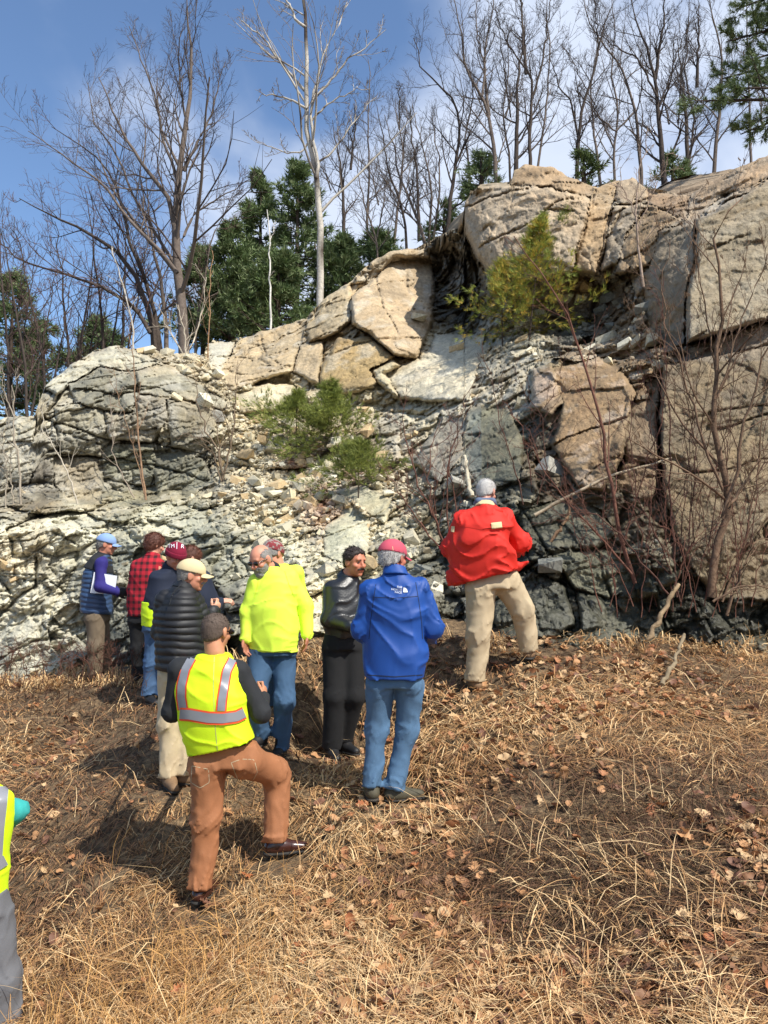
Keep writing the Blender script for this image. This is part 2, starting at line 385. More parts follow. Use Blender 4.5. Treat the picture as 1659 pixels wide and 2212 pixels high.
# blocks that can be picked out: polygon, depth offset at its middle, tilt per 100 px in x and y, roughness, colour
TAN = lin('#b39a78'); CREAM = lin('#cdc0a0'); OCH = lin('#a98758'); GREY = lin('#8f8b7e'); PALE = lin('#c2bfb0'); DARK = lin('#4a4c48'); GGRN = lin('#7c8076'); RUST = lin('#86694c'); BUFF = lin('#a48c72')
blocks = [
 ('slab', [(1003,470),(1004,437),(1040,405),(1105,400),(1190,405),(1262,425),(1280,440),(1262,480),(1248,530),(1236,590),(1150,606),(1075,606),(1050,580),(1025,545),(1005,500)], -0.75, 0.0, -0.35, .5, lin('#b8a385')),
 ('slab', [(1105,400),(1112,366),(1135,354),(1200,360),(1226,380),(1280,399),(1284,425),(1190,405)], -0.55, 0, -.3, .8, lin('#a98c66')),
 ('slab', [(1284,402),(1338,390),(1322,440),(1312,500),(1297,590),(1240,588),(1250,530),(1266,480)], -0.35, .1, -.3, .8, lin('#b2946a')),
 ('slab', [(1340,388),(1368,384),(1398,408),(1400,440),(1345,440),(1326,430)], -0.35, .1, -.2, .6, lin('#a89274')),
 ('slab', [(1330,445),(1400,445),(1355,500),(1345,560),(1300,585),(1316,500)], -0.3, 0, -.2, .6, lin('#a8967c')),
 ('slab', [(1405,445),(1470,470),(1425,500),(1412,560),(1360,590),(1330,592),(1355,505)], -0.1, 0, -.2, .8, lin('#a88a62')),
 ('slab', [(1398,408),(1490,425),(1480,475),(1402,440)], -.1, 0, -.3, 1.2, lin('#9c7f5e')),
 ('slab', [(1500,425),(1525,398),(1572,368),(1659,335),(1760,310),(1950,300),(1950,345),(1659,385),(1560,420),(1500,475),(1485,475)], -.35, 0, -.3, .7, lin('#b09676')),
 ('slab', [(1425,500),(1498,486),(1500,560),(1478,640),(1476,730),(1440,745),(1395,700),(1398,600),(1418,540)], -.35, .15, -.1, .5, lin('#8f7f66')),
 ('slab', [(1504,478),(1660,392),(1960,350),(1960,640),(1659,690),(1580,712),(1484,742),(1484,640),(1504,560)], -.5, .05, -.12, .38, lin('#958568')),
 ('slab', [(1484,752),(1580,722),(1659,700),(1960,650),(1960,695),(1659,742),(1480,778),(1450,775)], -.15, 0, -.1, .9, lin('#8d7c68')),
 ('slab', [(1432,790),(1480,783),(1659,750),(1960,700),(1960,1320),(1659,1300),(1600,1290),(1545,1295),(1475,1200),(1440,1080),(1428,1000),(1424,900)], -.45, .03, -.12, .3, lin('#8c7c64')),
 ('slab', [(1196,800),(1290,775),(1340,800),(1372,850),(1357,900),(1345,985),(1300,1062),(1245,1052),(1196,960),(1215,880)], -.6, .05, -.25, .45, lin('#a98e6f')),
 ('slab', [(1365,870),(1420,870),(1424,990),(1412,1080),(1330,1060),(1350,985)], -.15, .0, -.1, .7, lin('#917a62')),
 ('slab', [(1150,800),(1190,790),(1212,870),(1190,900),(1150,880)], -.4, .1, -.1, .9, lin('#a8917a')),
 ('boulder', [(758,642),(812,602),(850,556),(930,562),(938,620),(932,700),(902,772),(852,768),(802,722),(762,700)], -1.05, .12, -.42, .6, lin('#bfa57e')),
 ('boulder', [(800,600),(800,566),(850,541),(925,540),(928,558),(850,552),(812,598)], -.6, 0, -.3, 1., lin('#c2ab86')),
 ('boulder', [(690,795),(730,732),(800,727),(850,772),(806,838),(742,852),(690,832)], -.8, -.1, .35, .5, lin('#b0945f')),
 ('boulder', [(645,748),(695,738),(688,832),(632,800)], -.6, -.1, -.2, .6, lin('#b7a07a')),
 ('boulder', [(662,705),(702,645),(756,612),(756,695),(722,722),(668,738)], -.7, -.1, -.35, .8, lin('#c2ad86')),
 ('boulder', [(500,742),(560,720),(620,702),(660,700),(645,748),(632,800),(560,822),(500,846),(480,810)], -.7, -.1, -.3, .9, lin('#b8a27c')),
 ('boulder', [(830,806),(930,760),(940,722),(1045,726),(1030,790),(1012,862),(960,866),(865,862)], -.9, .1, -.5, .4, lin('#cfc3a4')),
 ('boulder', [(800,800),(850,780),(862,790),(830,806),(860,860),(820,830)], -.8, 0, -.1, .7, lin('#c9bb94')),
 ('boulder', [(450,742),(510,737),(500,760),(478,800),(452,780)], -.4, 0, -.4, .8, lin('#b9b5a4')),
 ('boulder', [(510,852),(580,828),(632,832),(650,850),(600,885),(520,892)], -.5, 0, -.6, .7, lin('#cbbd98')),
 # left crag
 ('slab', [(95,835),(158,787),(245,747),(300,762),(355,790),(290,800),(215,790),(165,820),(120,850)], -.5, .1, -.4, .8, lin('#bcb7a2')),
 ('block', [(150,830),(215,795),(290,803),(300,850),(285,890),(225,885),(165,870)], -.55, .1, -.1, .8, lin('#8e8a78')),
 ('block', [(295,802),(360,790),(430,830),(490,865),(480,885),(400,862),(302,850)], -.5, .12, -.45, .8, lin('#a5a08c')),
 ('block', [(120,880),(165,872),(222,890),(228,930),(196,950),(125,930)], -.45, .1, -.05, .7, lin('#a59d84')),
 ('block', [(228,892),(285,893),(300,855),(360,862),(362,900),(330,955),(240,950),(232,930)], -.6, .05, 0, .6, lin('#9a907a')),
 ('block', [(365,866),(400,868),(478,890),(452,940),(440,985),(375,962),(362,905)], -.5, .15, -.1, .7, lin('#9a9480')),
 ('block', [(125,936),(196,955),(220,965),(218,985),(130,978)], -.5, .1, 0, .7, lin('#97917c')),
 ('block', [(222,966),(330,960),(340,1000),(325,1050),(225,1030)], -.4, .1, 0, .9, lin('#8b8974')),
 ('block', [(345,965),(440,990),(460,1040),(400,1075),(345,1070),(335,1010)], -.4, .1, 0, .9, lin('#8f8c79')),
 ('block', [(118,985),(218,990),(222,1032),(215,1085),(150,1085),(120,1050)], -.4, .1, 0, .7, lin('#aa9d82')),
 ('block', [(18,905),(60,898),(78,905),(70,950),(10,955)], -.3, .1, -.2, .8, lin('#c4bda6')),
 ('block', [(-60,960),(65,955),(90,985),(60,1045),(-60,1040)], -.3, .1, -.1, .8, lin('#b3ab94')),
 ('block', [(1120,1090),(1200,1085),(1300,1105),(1330,1150),(1290,1185),(1180,1180),(1130,1150)], -.25, .1, -.3, .8, lin('#696a5f')),
 ('block', [(1180,1190),(1270,1188),(1375,1200),(1390,1260),(1310,1290),(1240,1275)], -.3, .1, -.4, .7, lin('#7c7e72')),
 ('block', [(1060,1270),(1150,1230),(1220,1270),(1240,1350),(1180,1388),(1080,1390)], -.2, .1, -.2, .8, lin('#5f625c')),
 ('block', [(1245,1280),(1310,1295),(1420,1290),(1440,1390),(1260,1400)], -.2, .1, -.2, .9, lin('#5d615b')),
 ('block', [(895,1000),(960,900),(1010,905),(1000,980),(950,1040)], -.35, .2, -.3, .7, lin('#a09682')),
 ('block', [(1010,880),(1090,870),(1130,960),(1120,1040),(1030,1040),(1000,990)], -.2, .1, -.2, 1, lin('#73766c')),
 ('block', [(700,1140),(760,1090),(800,1120),(790,1200),(740,1215),(700,1200)], -.35, 0, -.3, .7, lin('#a9a895')),
 ('block', [(720,1060),(790,1050),(850,1085),(830,1130),(770,1085)], -.25, 0, -.3, .8, lin('#b0ad98')),
]
# colour field between the blocks: px, py, r, g, b, blockiness (how broken), rubble density
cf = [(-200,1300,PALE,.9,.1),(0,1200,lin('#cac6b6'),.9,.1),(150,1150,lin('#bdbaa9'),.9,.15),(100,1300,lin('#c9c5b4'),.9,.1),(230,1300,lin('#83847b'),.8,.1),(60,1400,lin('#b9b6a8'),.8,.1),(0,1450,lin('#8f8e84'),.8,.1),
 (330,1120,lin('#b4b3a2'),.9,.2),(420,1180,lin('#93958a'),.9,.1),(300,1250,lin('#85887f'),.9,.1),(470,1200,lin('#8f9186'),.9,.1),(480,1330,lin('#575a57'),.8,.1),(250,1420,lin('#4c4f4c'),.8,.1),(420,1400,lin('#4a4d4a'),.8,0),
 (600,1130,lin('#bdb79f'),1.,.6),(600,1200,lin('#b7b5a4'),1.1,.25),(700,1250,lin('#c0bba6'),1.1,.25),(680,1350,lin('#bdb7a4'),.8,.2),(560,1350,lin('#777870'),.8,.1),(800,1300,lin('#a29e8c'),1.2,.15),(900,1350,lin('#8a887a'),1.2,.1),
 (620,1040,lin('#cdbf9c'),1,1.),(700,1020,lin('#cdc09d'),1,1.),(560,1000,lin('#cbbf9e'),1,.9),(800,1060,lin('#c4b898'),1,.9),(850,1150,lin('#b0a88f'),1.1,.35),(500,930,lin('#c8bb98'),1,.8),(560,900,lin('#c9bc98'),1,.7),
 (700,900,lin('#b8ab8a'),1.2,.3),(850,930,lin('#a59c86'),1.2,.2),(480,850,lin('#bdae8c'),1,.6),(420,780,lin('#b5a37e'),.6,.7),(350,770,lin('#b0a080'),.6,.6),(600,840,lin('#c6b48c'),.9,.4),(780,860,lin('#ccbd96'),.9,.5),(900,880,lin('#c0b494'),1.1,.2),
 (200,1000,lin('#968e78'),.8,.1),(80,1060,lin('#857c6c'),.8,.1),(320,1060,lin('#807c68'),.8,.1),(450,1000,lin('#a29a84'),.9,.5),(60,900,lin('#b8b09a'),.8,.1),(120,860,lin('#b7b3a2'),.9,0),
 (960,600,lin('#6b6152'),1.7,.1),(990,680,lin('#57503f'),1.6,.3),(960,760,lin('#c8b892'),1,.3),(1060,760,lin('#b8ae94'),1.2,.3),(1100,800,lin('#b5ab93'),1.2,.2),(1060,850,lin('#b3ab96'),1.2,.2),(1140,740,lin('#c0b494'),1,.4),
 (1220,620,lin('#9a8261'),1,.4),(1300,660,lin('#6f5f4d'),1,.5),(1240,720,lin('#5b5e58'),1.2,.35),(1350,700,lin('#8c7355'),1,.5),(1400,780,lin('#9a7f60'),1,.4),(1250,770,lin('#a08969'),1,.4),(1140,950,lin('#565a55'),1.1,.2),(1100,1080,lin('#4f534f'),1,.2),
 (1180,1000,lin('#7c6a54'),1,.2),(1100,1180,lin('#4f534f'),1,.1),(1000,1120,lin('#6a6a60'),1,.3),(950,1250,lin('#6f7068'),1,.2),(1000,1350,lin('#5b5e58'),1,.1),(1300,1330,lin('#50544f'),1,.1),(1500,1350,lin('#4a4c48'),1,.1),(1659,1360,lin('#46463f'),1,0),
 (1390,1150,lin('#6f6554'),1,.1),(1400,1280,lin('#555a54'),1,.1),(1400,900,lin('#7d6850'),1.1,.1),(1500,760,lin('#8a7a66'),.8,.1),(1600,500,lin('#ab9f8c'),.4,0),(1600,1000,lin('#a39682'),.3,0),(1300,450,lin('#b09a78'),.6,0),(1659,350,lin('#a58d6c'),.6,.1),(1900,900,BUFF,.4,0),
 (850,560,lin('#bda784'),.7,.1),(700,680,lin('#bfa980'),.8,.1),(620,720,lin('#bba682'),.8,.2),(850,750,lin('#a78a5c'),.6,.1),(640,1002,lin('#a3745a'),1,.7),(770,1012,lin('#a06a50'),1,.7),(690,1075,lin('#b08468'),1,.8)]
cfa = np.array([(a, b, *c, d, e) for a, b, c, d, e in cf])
def field(px, py):
    q = np.stack([px, py], -1)
    out = np.zeros((len(q), 5))
    for a in range(0, len(q), 50000):
        d2 = ((q[a:a + 50000, None] - cfa[None, :, :2]) ** 2).sum(-1)
        w = 1 / (d2 + 300) ** 1.8
        w /= w.sum(1, keepdims=True)
        out[a:a + 50000] = w @ cfa[:, 2:]
    return out

def poly_dist(px, py, poly):
    """signed distance to polygon, positive inside, in px"""
    P = np.array(poly, float); Q = np.roll(P, -1, 0)
    d = np.full(px.shape, 1e9); ins = np.zeros(px.shape, bool)
    for (ax, ay), (bx, by) in zip(P, Q):
        ex, ey = bx - ax, by - ay
        t = np.clip(((px - ax) * ex + (py - ay) * ey) / (ex * ex + ey * ey), 0, 1)
        d = np.minimum(d, np.hypot(px - ax - t * ex, py - ay - t * ey))
        c = ((ay > py) != (by > py)) & (px < (bx - ax) * (py - ay) / (by - ay + 1e-12) + ax)
        ins ^= c
    return np.where(ins, d, -d)

NC, NR = 820, 372
cx = np.concatenate([np.linspace(-300, 0, 60)[:-1], np.linspace(0, 1659, NC - 119), np.linspace(1659, 1950, 61)[1:]])
NC = len(cx)
top = np.interp(cx, sil[:, 0], sil[:, 1]) + 3.5 * fbm(np.stack([cx / 14, cx * 0, cx * 0], -1), 4, 4)
bt = np.interp(cx, bot[:, 0], bot[:, 1]) + 45
vv = np.linspace(0, 1, NR)[:, None]
PX = np.broadcast_to(cx, (NR, NC)).copy(); PY = top + (bt - top) * vv
px = PX.ravel(); py = PY.ravel()
# ragged block outlines
wob = np.stack([px / 30, py / 30, px * 0], -1)
wx = px + 4.5 * fbm(wob, 5, 21, .7); wy = py + 4.5 * fbm(wob + 50, 5, 22, .7)
Y0 = rockY(np.stack([px, py], -1))
P0 = at(px, py, Y0)
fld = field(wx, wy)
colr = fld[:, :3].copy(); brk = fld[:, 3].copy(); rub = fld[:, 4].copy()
# broad flat faces: the smooth relief is broken into planes
qp = np.stack([P0[:, 0] * .94 + P0[:, 2] * .34, P0[:, 1] * .6, -P0[:, 0] * .34 + P0[:, 2] * .94], -1) / 1.25
qp = qp + .22 * np.stack([fbm(P0 * 1.2 + s_, 3, 401) for s_ in (0, 30, 60)], -1)
_, _, HB, _ = voronoi(qp * np.array((1, 1, 1.5)), 21, .95)
uq, inv_, cn_ = np.unique(HB, return_inverse=True, return_counts=True)
sx_, sy_, sv_ = [np.bincount(inv_, a) / cn_ for a in (px, py, Y0)]
dx_, dy_, dv_ = px - sx_[inv_], py - sy_[inv_], Y0 - sv_[inv_]
sxx, syy, sxy, sxv, syv = [np.bincount(inv_, a) for a in (dx_ * dx_, dy_ * dy_, dx_ * dy_, dx_ * dv_, dy_ * dv_)]
det = sxx * syy - sxy ** 2 + 1e4
ga, gb = (sxv * syy - syv * sxy) / det, (syv * sxx - sxv * sxy) / det
rj = np.random.default_rng(8).normal(0, 1, (len(uq), 3))
YP = sv_[inv_] + ga[inv_] * dx_ + gb[inv_] * dy_ + .0014 * rj[inv_, 0] * dx_ + .0014 * rj[inv_, 1] * dy_ + .05 * rj[inv_, 2]
wpl = .8 * np.clip(1.1 - rub * .9, .15, 1) * np.clip((bt.max() + 200 - py) / 100, 0, 1)
Yb = Y0 * (1 - wpl) + YP * wpl; Yb0 = Yb.copy(); reg = np.full(len(px), -1); edge = np.full(len(px), 99.0)
for k, (nm, poly, off, tx, ty, rgh, cc) in enumerate(blocks):
    xs = [p[0] for p in poly]; ys = [p[1] for p in poly]
    DIL = 2.8; rk = random.Random(400 + k)
    m = np.where((px > min(xs) - 25) & (px < max(xs) + 25) & (py > min(ys) - 25) & (py < max(ys) + 25))[0]
    d = poly_dist(wx[m], wy[m], poly)
    mm = m[d > -DIL]; dd = d[d > -DIL] + DIL
    cxm, cym = np.mean(xs), np.mean(ys)
    size = min(max(xs) - min(xs), max(ys) - min(ys))
    yc = float(rockY(np.array([[cxm, cym]]))[0])
    A_ = np.c_[np.ones(len(mm)), px[mm] - cxm, py[mm] - cym]; cf3 = np.linalg.lstsq(A_, Y0[mm], rcond=None)[0]
    smoothY = .1 * Y0[mm] + .9 * (A_ @ cf3) + .35 * (tx * (px[mm] - cxm) / 100 + ty * (py[mm] - cym) / 100)
    rise = 1 - np.exp(-dd / 2.6)
    drop = np.zeros(len(mm)); kk = yc / FPX
    for j in range(7):
        th = rk.uniform(0, 6.283); dj = size * .5 * rk.uniform(.45, 1.0); sl_ = rk.uniform(.3, .9) if j < 4 else rk.uniform(.08, .22)
        drop = np.maximum(drop, ((px[mm] - cxm) * math.cos(th) + (py[mm] - cym) * math.sin(th) - dj) * kk * sl_)
    drop = np.minimum(drop, .45) * np.clip(.35 + rgh * .6, .3, 1) * (.35 if nm == 'block' else 1)
    if nm == 'block': off *= .45
    Yb[mm] = Yb0[mm] * (1 - rise) + rise * (smoothY + off * 0.45 + drop)
    Yb[mm] += (0.20 * np.clip(.3 + 1.6 * noise(np.stack([px[mm] / 45, py[mm] / 45, px[mm] * 0 + k], -1), 61), .05, 1.2)) * np.exp(-(dd / 1.5) ** 2)
    reg[mm] = k; edge[mm] = dd
    brk[mm] = rgh * .55; rub[mm] *= 0.15
    w = (1 - np.exp(-dd / 5))[:, None]
    colr[mm] = colr[mm] * (1 - w) + np.array(cc) * w
# jointed, broken rock: faceted cells at three sizes
def facets(P, scale, amp, seed, crack, aniso=(1, 1, 1), rotd=0.0):
    c, s = math.cos(rotd), math.sin(rotd)
    q = np.stack([P[:, 0] * c + P[:, 2] * s, P[:, 1], -P[:, 0] * s + P[:, 2] * c], -1)
    q = q + 0.16 * scale * np.stack([fbm(q / scale * 1.3 + a, 3, seed + 9) for a in (0, 31, 67)], -1)
    q = q / scale * np.array(aniso)
    F1, F2, H, D = voronoi(q, seed, 0.95)
    off = hrand(H, 1) * 2 - 1
    tlt = sum(D[:, i] * (hrand(H, 2 + i) * 2 - 1) for i in range(3))
    e = F2 - F1
    return amp * (0.75 * off + 1.9 * tlt), crack * np.exp(-(e / 0.06) ** 2), H, e
f1, k1, H1, e1 = facets(P0, 1.15, .20, 1, .16, (.9, .9, 1.15), .35)
f2, k2, H2, e2 = facets(P0, .42, .085, 2, .07, (.8, 1, 1.3), .5)
f3, k3, H3, e3 = facets(P0, .15, .035, 3, .03, (.8, 1, 1.4), .4)
f4, k4, H4, e4 = facets(P0, .065, .014, 4, .010, (.8, 1, 1.4), .3)
inblk = reg >= 0
qj = P0 @ np.array([[.94, 0, .34], [0, 1, 0], [-.34, 0, .94]]).T
g1 = conch(qj * np.array((1 / .8, 1 / .8, 1 / .55)) + .3 * fbm(P0 * 2, 3, 201)[:, None], 11)
g2 = conch(qj * np.array((1 / .30, 1 / .30, 1 / .19)) + .3 * fbm(P0 * 5, 3, 202)[:, None], 12)
g3 = conch(qj * np.array((1 / .11, 1 / .11, 1 / .075)) + .3 * fbm(P0 * 12, 2, 203)[:, None], 13)
dx3 = .16 * np.stack([fbm(P0 * 1.7 + s_, 3, 301) for s_ in (0, 40)], -1) + .03 * np.stack([fbm(P0 * 9 + s_, 3, 302) for s_ in (0, 40)], -1)
ja, jb = qj[:, 0] + dx3[:, 0], qj[:, 2] + dx3[:, 1]
b1, eb1, rb1 = bricks(ja, jb, None, .75, .42, 5)
b2, eb2, rb2 = bricks(ja + .13, jb + .07, None, .30, .17, 6)
b3, eb3, rb3 = bricks(ja, jb, None, .13, .07, 7)
jk = np.clip(.5 + 1.4 * noise(P0 * .9, 303), .1, 1)
BR = .055 * b1 + .035 * b2 + .014 * b3 + jk * (.09 * np.exp(-(eb1 / .018) ** 2) + .05 * np.exp(-(eb2 / .012) ** 2) + .018 * np.exp(-(eb3 / .008) ** 2))
crag = np.clip(1.3 - np.hypot((px - 270) / 300, (py - 930) / 190), 0, 1)
lowr = np.clip(1.3 - np.hypot((px - 1230) / 260, (py - 1230) / 220), 0, 1)
g1 -= g1.mean(); g2 -= g2.mean(); g3 -= g3.mean()
# long joints running across the slabs
q = P0 @ np.array([[.9, 0, .35], [0, 1, 0], [-.35, 0, .94]]).T
st = noise(np.stack([q[:, 0] * .35, q[:, 1] * .5, q[:, 2] * 2.2], -1), 41)
st = np.exp(-(st / .02) ** 2) * (noise(P0 * .9, 43) > -.1)
chip = np.clip(fbm(np.stack([q[:, 0] * 2.2, q[:, 1] * 2, q[:, 2] * 6.5], -1), 4, 45) - .18, 0, 1)
kb = np.where(inblk, np.clip(noise(P0 * 1.1, 91) * 3 - .2, 0, .8), .8)
Yt = Yb + brk * (f1 * np.where(inblk, .55, .8) + f2 * np.where(inblk, .5, .6) + .5 * f3 + (k1 + k2 + k3) * kb) + (0.35 + .65 * brk) * (f4 + k4 * kb)
# thin ledges and steps along the bedding
bed = (P0[:, 2] * .93 - P0[:, 0] * .3 + .25 * fbm(P0 * 1.1, 3, 95)) / .34
stp = (bed - np.floor(bed)); Yt += brk * .09 * (stp ** 3 - .25) * np.clip(.3 + noise(P0 * .8, 96) * 2, 0, 1)
Yt -= (.15 + .85 * brk) * (np.where(inblk, .16, .26) * g1 + np.where(inblk, .10, .13) * g2 + np.where(inblk, .04, .055) * g3)
Yt += BR * (np.where(inblk, .35, .6) * (.2 + brk) + 1.1 * crag + .9 * lowr)
Yt += 0.05 * fbm(P0 * 1.6, 5, 8) + 0.018 * fbm(P0 * 7, 4, 18)
Yt += np.where(inblk, .10, .05) * st + np.where(inblk & (brk < .32), .07, .08) * chip
Yt += np.where(inblk, 0, .03) * rub * fbm(P0 * 12, 3, 28)
lumm = colr.mean(1, keepdims=True); satw = np.where(colr[:, :1] > colr[:, 2:] * 1.5, .14, .0); colr = colr * (1 - satw) + lumm * satw
CR = [([(1006,448),(1060,428),(1110,412),(1190,402)],1.6,.14),([(1036,535),(1100,500),(1160,476),(1182,452),(1245,458)],1.5,.12),([(1182,452),(1215,430),(1262,428)],1.4,.10),([(1498,482),(1560,442),(1659,396),(1800,360)],2.2,.2),
 ([(1292,590),(1312,520),(1345,452),(1402,430)],2.4,.2),([(1502,488),(1500,560),(1482,640),(1480,740)],2.6,.25),([(1428,1080),(1424,900),(1430,788)],3.4,.35),([(1480,905),(1560,884),(1659,874),(1800,860)],1.4,.07),([(1430,778),(1484,748),(1580,718),(1659,694),(1900,650)],3.6,.3),
 ([(1290,590),(1306,500),(1330,420)],1.6,.12),([(1240,590),(1256,520),(1272,460),(1290,402)],1.6,.12),([(1525,540),(1580,520),(1620,505)],1.6,.08),([(1345,560),(1400,540)],1.5,.1),
 ([(95,905),(165,925),(230,950),(330,957),(480,990)],1.8,.16),([(110,985),(220,988),(335,1005),(450,1040)],1.8,.14),
 ([(0,1330),(40,1290),(78,1268),(78,1205)],2.4,.2),([(-50,1175),(60,1168),(110,1150),(170,1180)],1.8,.12),([(0,1240),(90,1245),(150,1285)],1.4,.08),([(0,1425),(70,1385),(150,1375)],1.8,.12),([(300,1150),(400,1120),(520,1135)],1.5,.1),([(240,1200),(330,1190),(420,1140)],1.5,.1),
 ([(690,832),(700,740),(756,700)],1.8,.14),([(800,728),(856,770),(905,775)],1.8,.14),([(812,600),(826,660),(860,720)],1.5,.1),([(935,620),(932,700),(904,772)],1.8,.14),([(560,720),(575,770),(640,800)],1.4,.08),([(930,765),(960,800),(955,862)],1.2,.05),
 ([(1200,960),(1260,930),(1350,905)],2.0,.14),([(1240,1052),(1300,1000),(1345,985)],1.5,.1),([(1060,1270),(1150,1232),(1240,1275),(1310,1290)],1.6,.10),([(1120,1090),(1180,1185),(1240,1275)],1.5,.09),([(1560,1290),(1600,1200),(1659,1130)],1.6,.07)]
for pl, w_, dp_ in CR:
    pl = np.array(pl, float); lo = pl.min(0) - 12; hi = pl.max(0) + 12
    m = np.where((px > lo[0]) & (px < hi[0]) & (py > lo[1]) & (py < hi[1]))[0]
    d = np.full(len(m), 1e9); xx = wx[m] + 1.2 * noise(np.stack([px[m] / 7, py[m] / 7, px[m] * 0], -1), 3); yy = wy[m] + 1.2 * noise(np.stack([px[m] / 7, py[m] / 7, px[m] * 0 + 9], -1), 3)
    for (ax_, ay_), (bx_, by_) in zip(pl[:-1], pl[1:]):
        ex_, ey_ = bx_ - ax_, by_ - ay_
        t = np.clip(((xx - ax_) * ex_ + (yy - ay_) * ey_) / (ex_ ** 2 + ey_ ** 2), 0, 1)
        d = np.minimum(d, np.hypot(xx - ax_ - t * ex_, yy - ay_ - t * ey_))
    ww_ = w_ * (.6 + .8 * np.clip(noise(P0[m] * 2.5, 8) + .5, 0, 1))
    Yt[m] += dp_ * np.exp(-(d / ww_) ** 2)
# colour varies from piece to piece, with stains and lichen that belong to the stone
cv = 1 + .14 * (rb2 - .5) * 2 * np.clip(.2 + crag + lowr + brk * .4, 0, 1) + .13 * (hrand(H2, 8) * 2 - 1) + .10 * (hrand(H1, 9) * 2 - 1) + .09 * (hrand(H3, 7) * 2 - 1)
colr *= cv[:, None]
stain = np.clip((fbm(np.stack([P0[:, 0] * 2.5, P0[:, 1] * 2, P0[:, 2] * 1.2], -1), 5, 61) - .02) * 3.2, 0, 1)
grn = np.clip(1.15 - np.abs(colr[:, 0] - colr[:, 2]) * 9, 0, 1)
stn = (stain * (.16 + .30 * grn) * np.where(inblk & (brk < .32), .35, 1))[:, None]
colr = colr * (1 - stn) + np.array(lin('#4a4c46')) * stn
warm = np.clip((fbm(P0 * 1.3, 4, 71) - .05) * 3, 0, 1)[:, None] * .3
colr = colr * (1 - warm) + colr * np.array((1.12, .93, .7)) * warm
pale = np.clip((fbm(P0 * 3.1, 5, 75) - .12) * 4, 0, 1)[:, None] * .35 * np.where(inblk & (px > 990), .35, 1)[:, None]
colr = colr * (1 - pale) + np.array(lin('#cfcabb')) * pale
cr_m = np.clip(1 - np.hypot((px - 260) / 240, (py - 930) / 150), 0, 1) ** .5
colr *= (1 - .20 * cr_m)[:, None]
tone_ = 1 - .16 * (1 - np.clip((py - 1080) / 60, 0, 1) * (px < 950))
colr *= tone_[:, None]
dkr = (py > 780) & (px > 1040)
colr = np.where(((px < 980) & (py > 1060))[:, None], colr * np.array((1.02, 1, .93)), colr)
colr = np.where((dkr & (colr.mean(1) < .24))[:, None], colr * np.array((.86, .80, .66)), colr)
colr = np.clip(colr * 1.08, .01, .78)
# the lip of the rock leans back so that the skyline is broken, not cut
VR = at(px, py, Yt)
VR = VR.reshape(NR, NC, 3)
VR[..., 0] += (.02 * fbm(P0 * 5, 3, 81)).reshape(NR, NC)
VR[..., 2] += (.03 * fbm(P0 * 4, 4, 82)).reshape(NR, NC)
# back of the rock: rows that run on behind the skyline
nb = 12
back = []
lip = VR[0].copy()
for i in range(nb, 0, -1):
    r = lip.copy(); t = i / nb
    r[:, 1] += 5.0 * t ** 1.3
    sl = (lip[:, 2] - CZ) / lip[:, 1]
    r[:, 2] = CZ + sl * r[:, 1] - .12 * r[:, 1] * t ** .6 * .35 + .1 * noise(r * 1.1, 5) * (1 - t) - .05
    back.append(r)
VB = np.concatenate([np.array(back), VR])
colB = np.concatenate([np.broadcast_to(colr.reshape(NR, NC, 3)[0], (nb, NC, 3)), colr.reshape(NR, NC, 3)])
regB = np.concatenate([np.full((nb, NC), -1), reg.reshape(NR, NC)])
R0 = len(VB)
F = gridfaces(R0, NC)
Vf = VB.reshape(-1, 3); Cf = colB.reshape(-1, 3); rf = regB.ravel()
fr = rf[F].max(1)

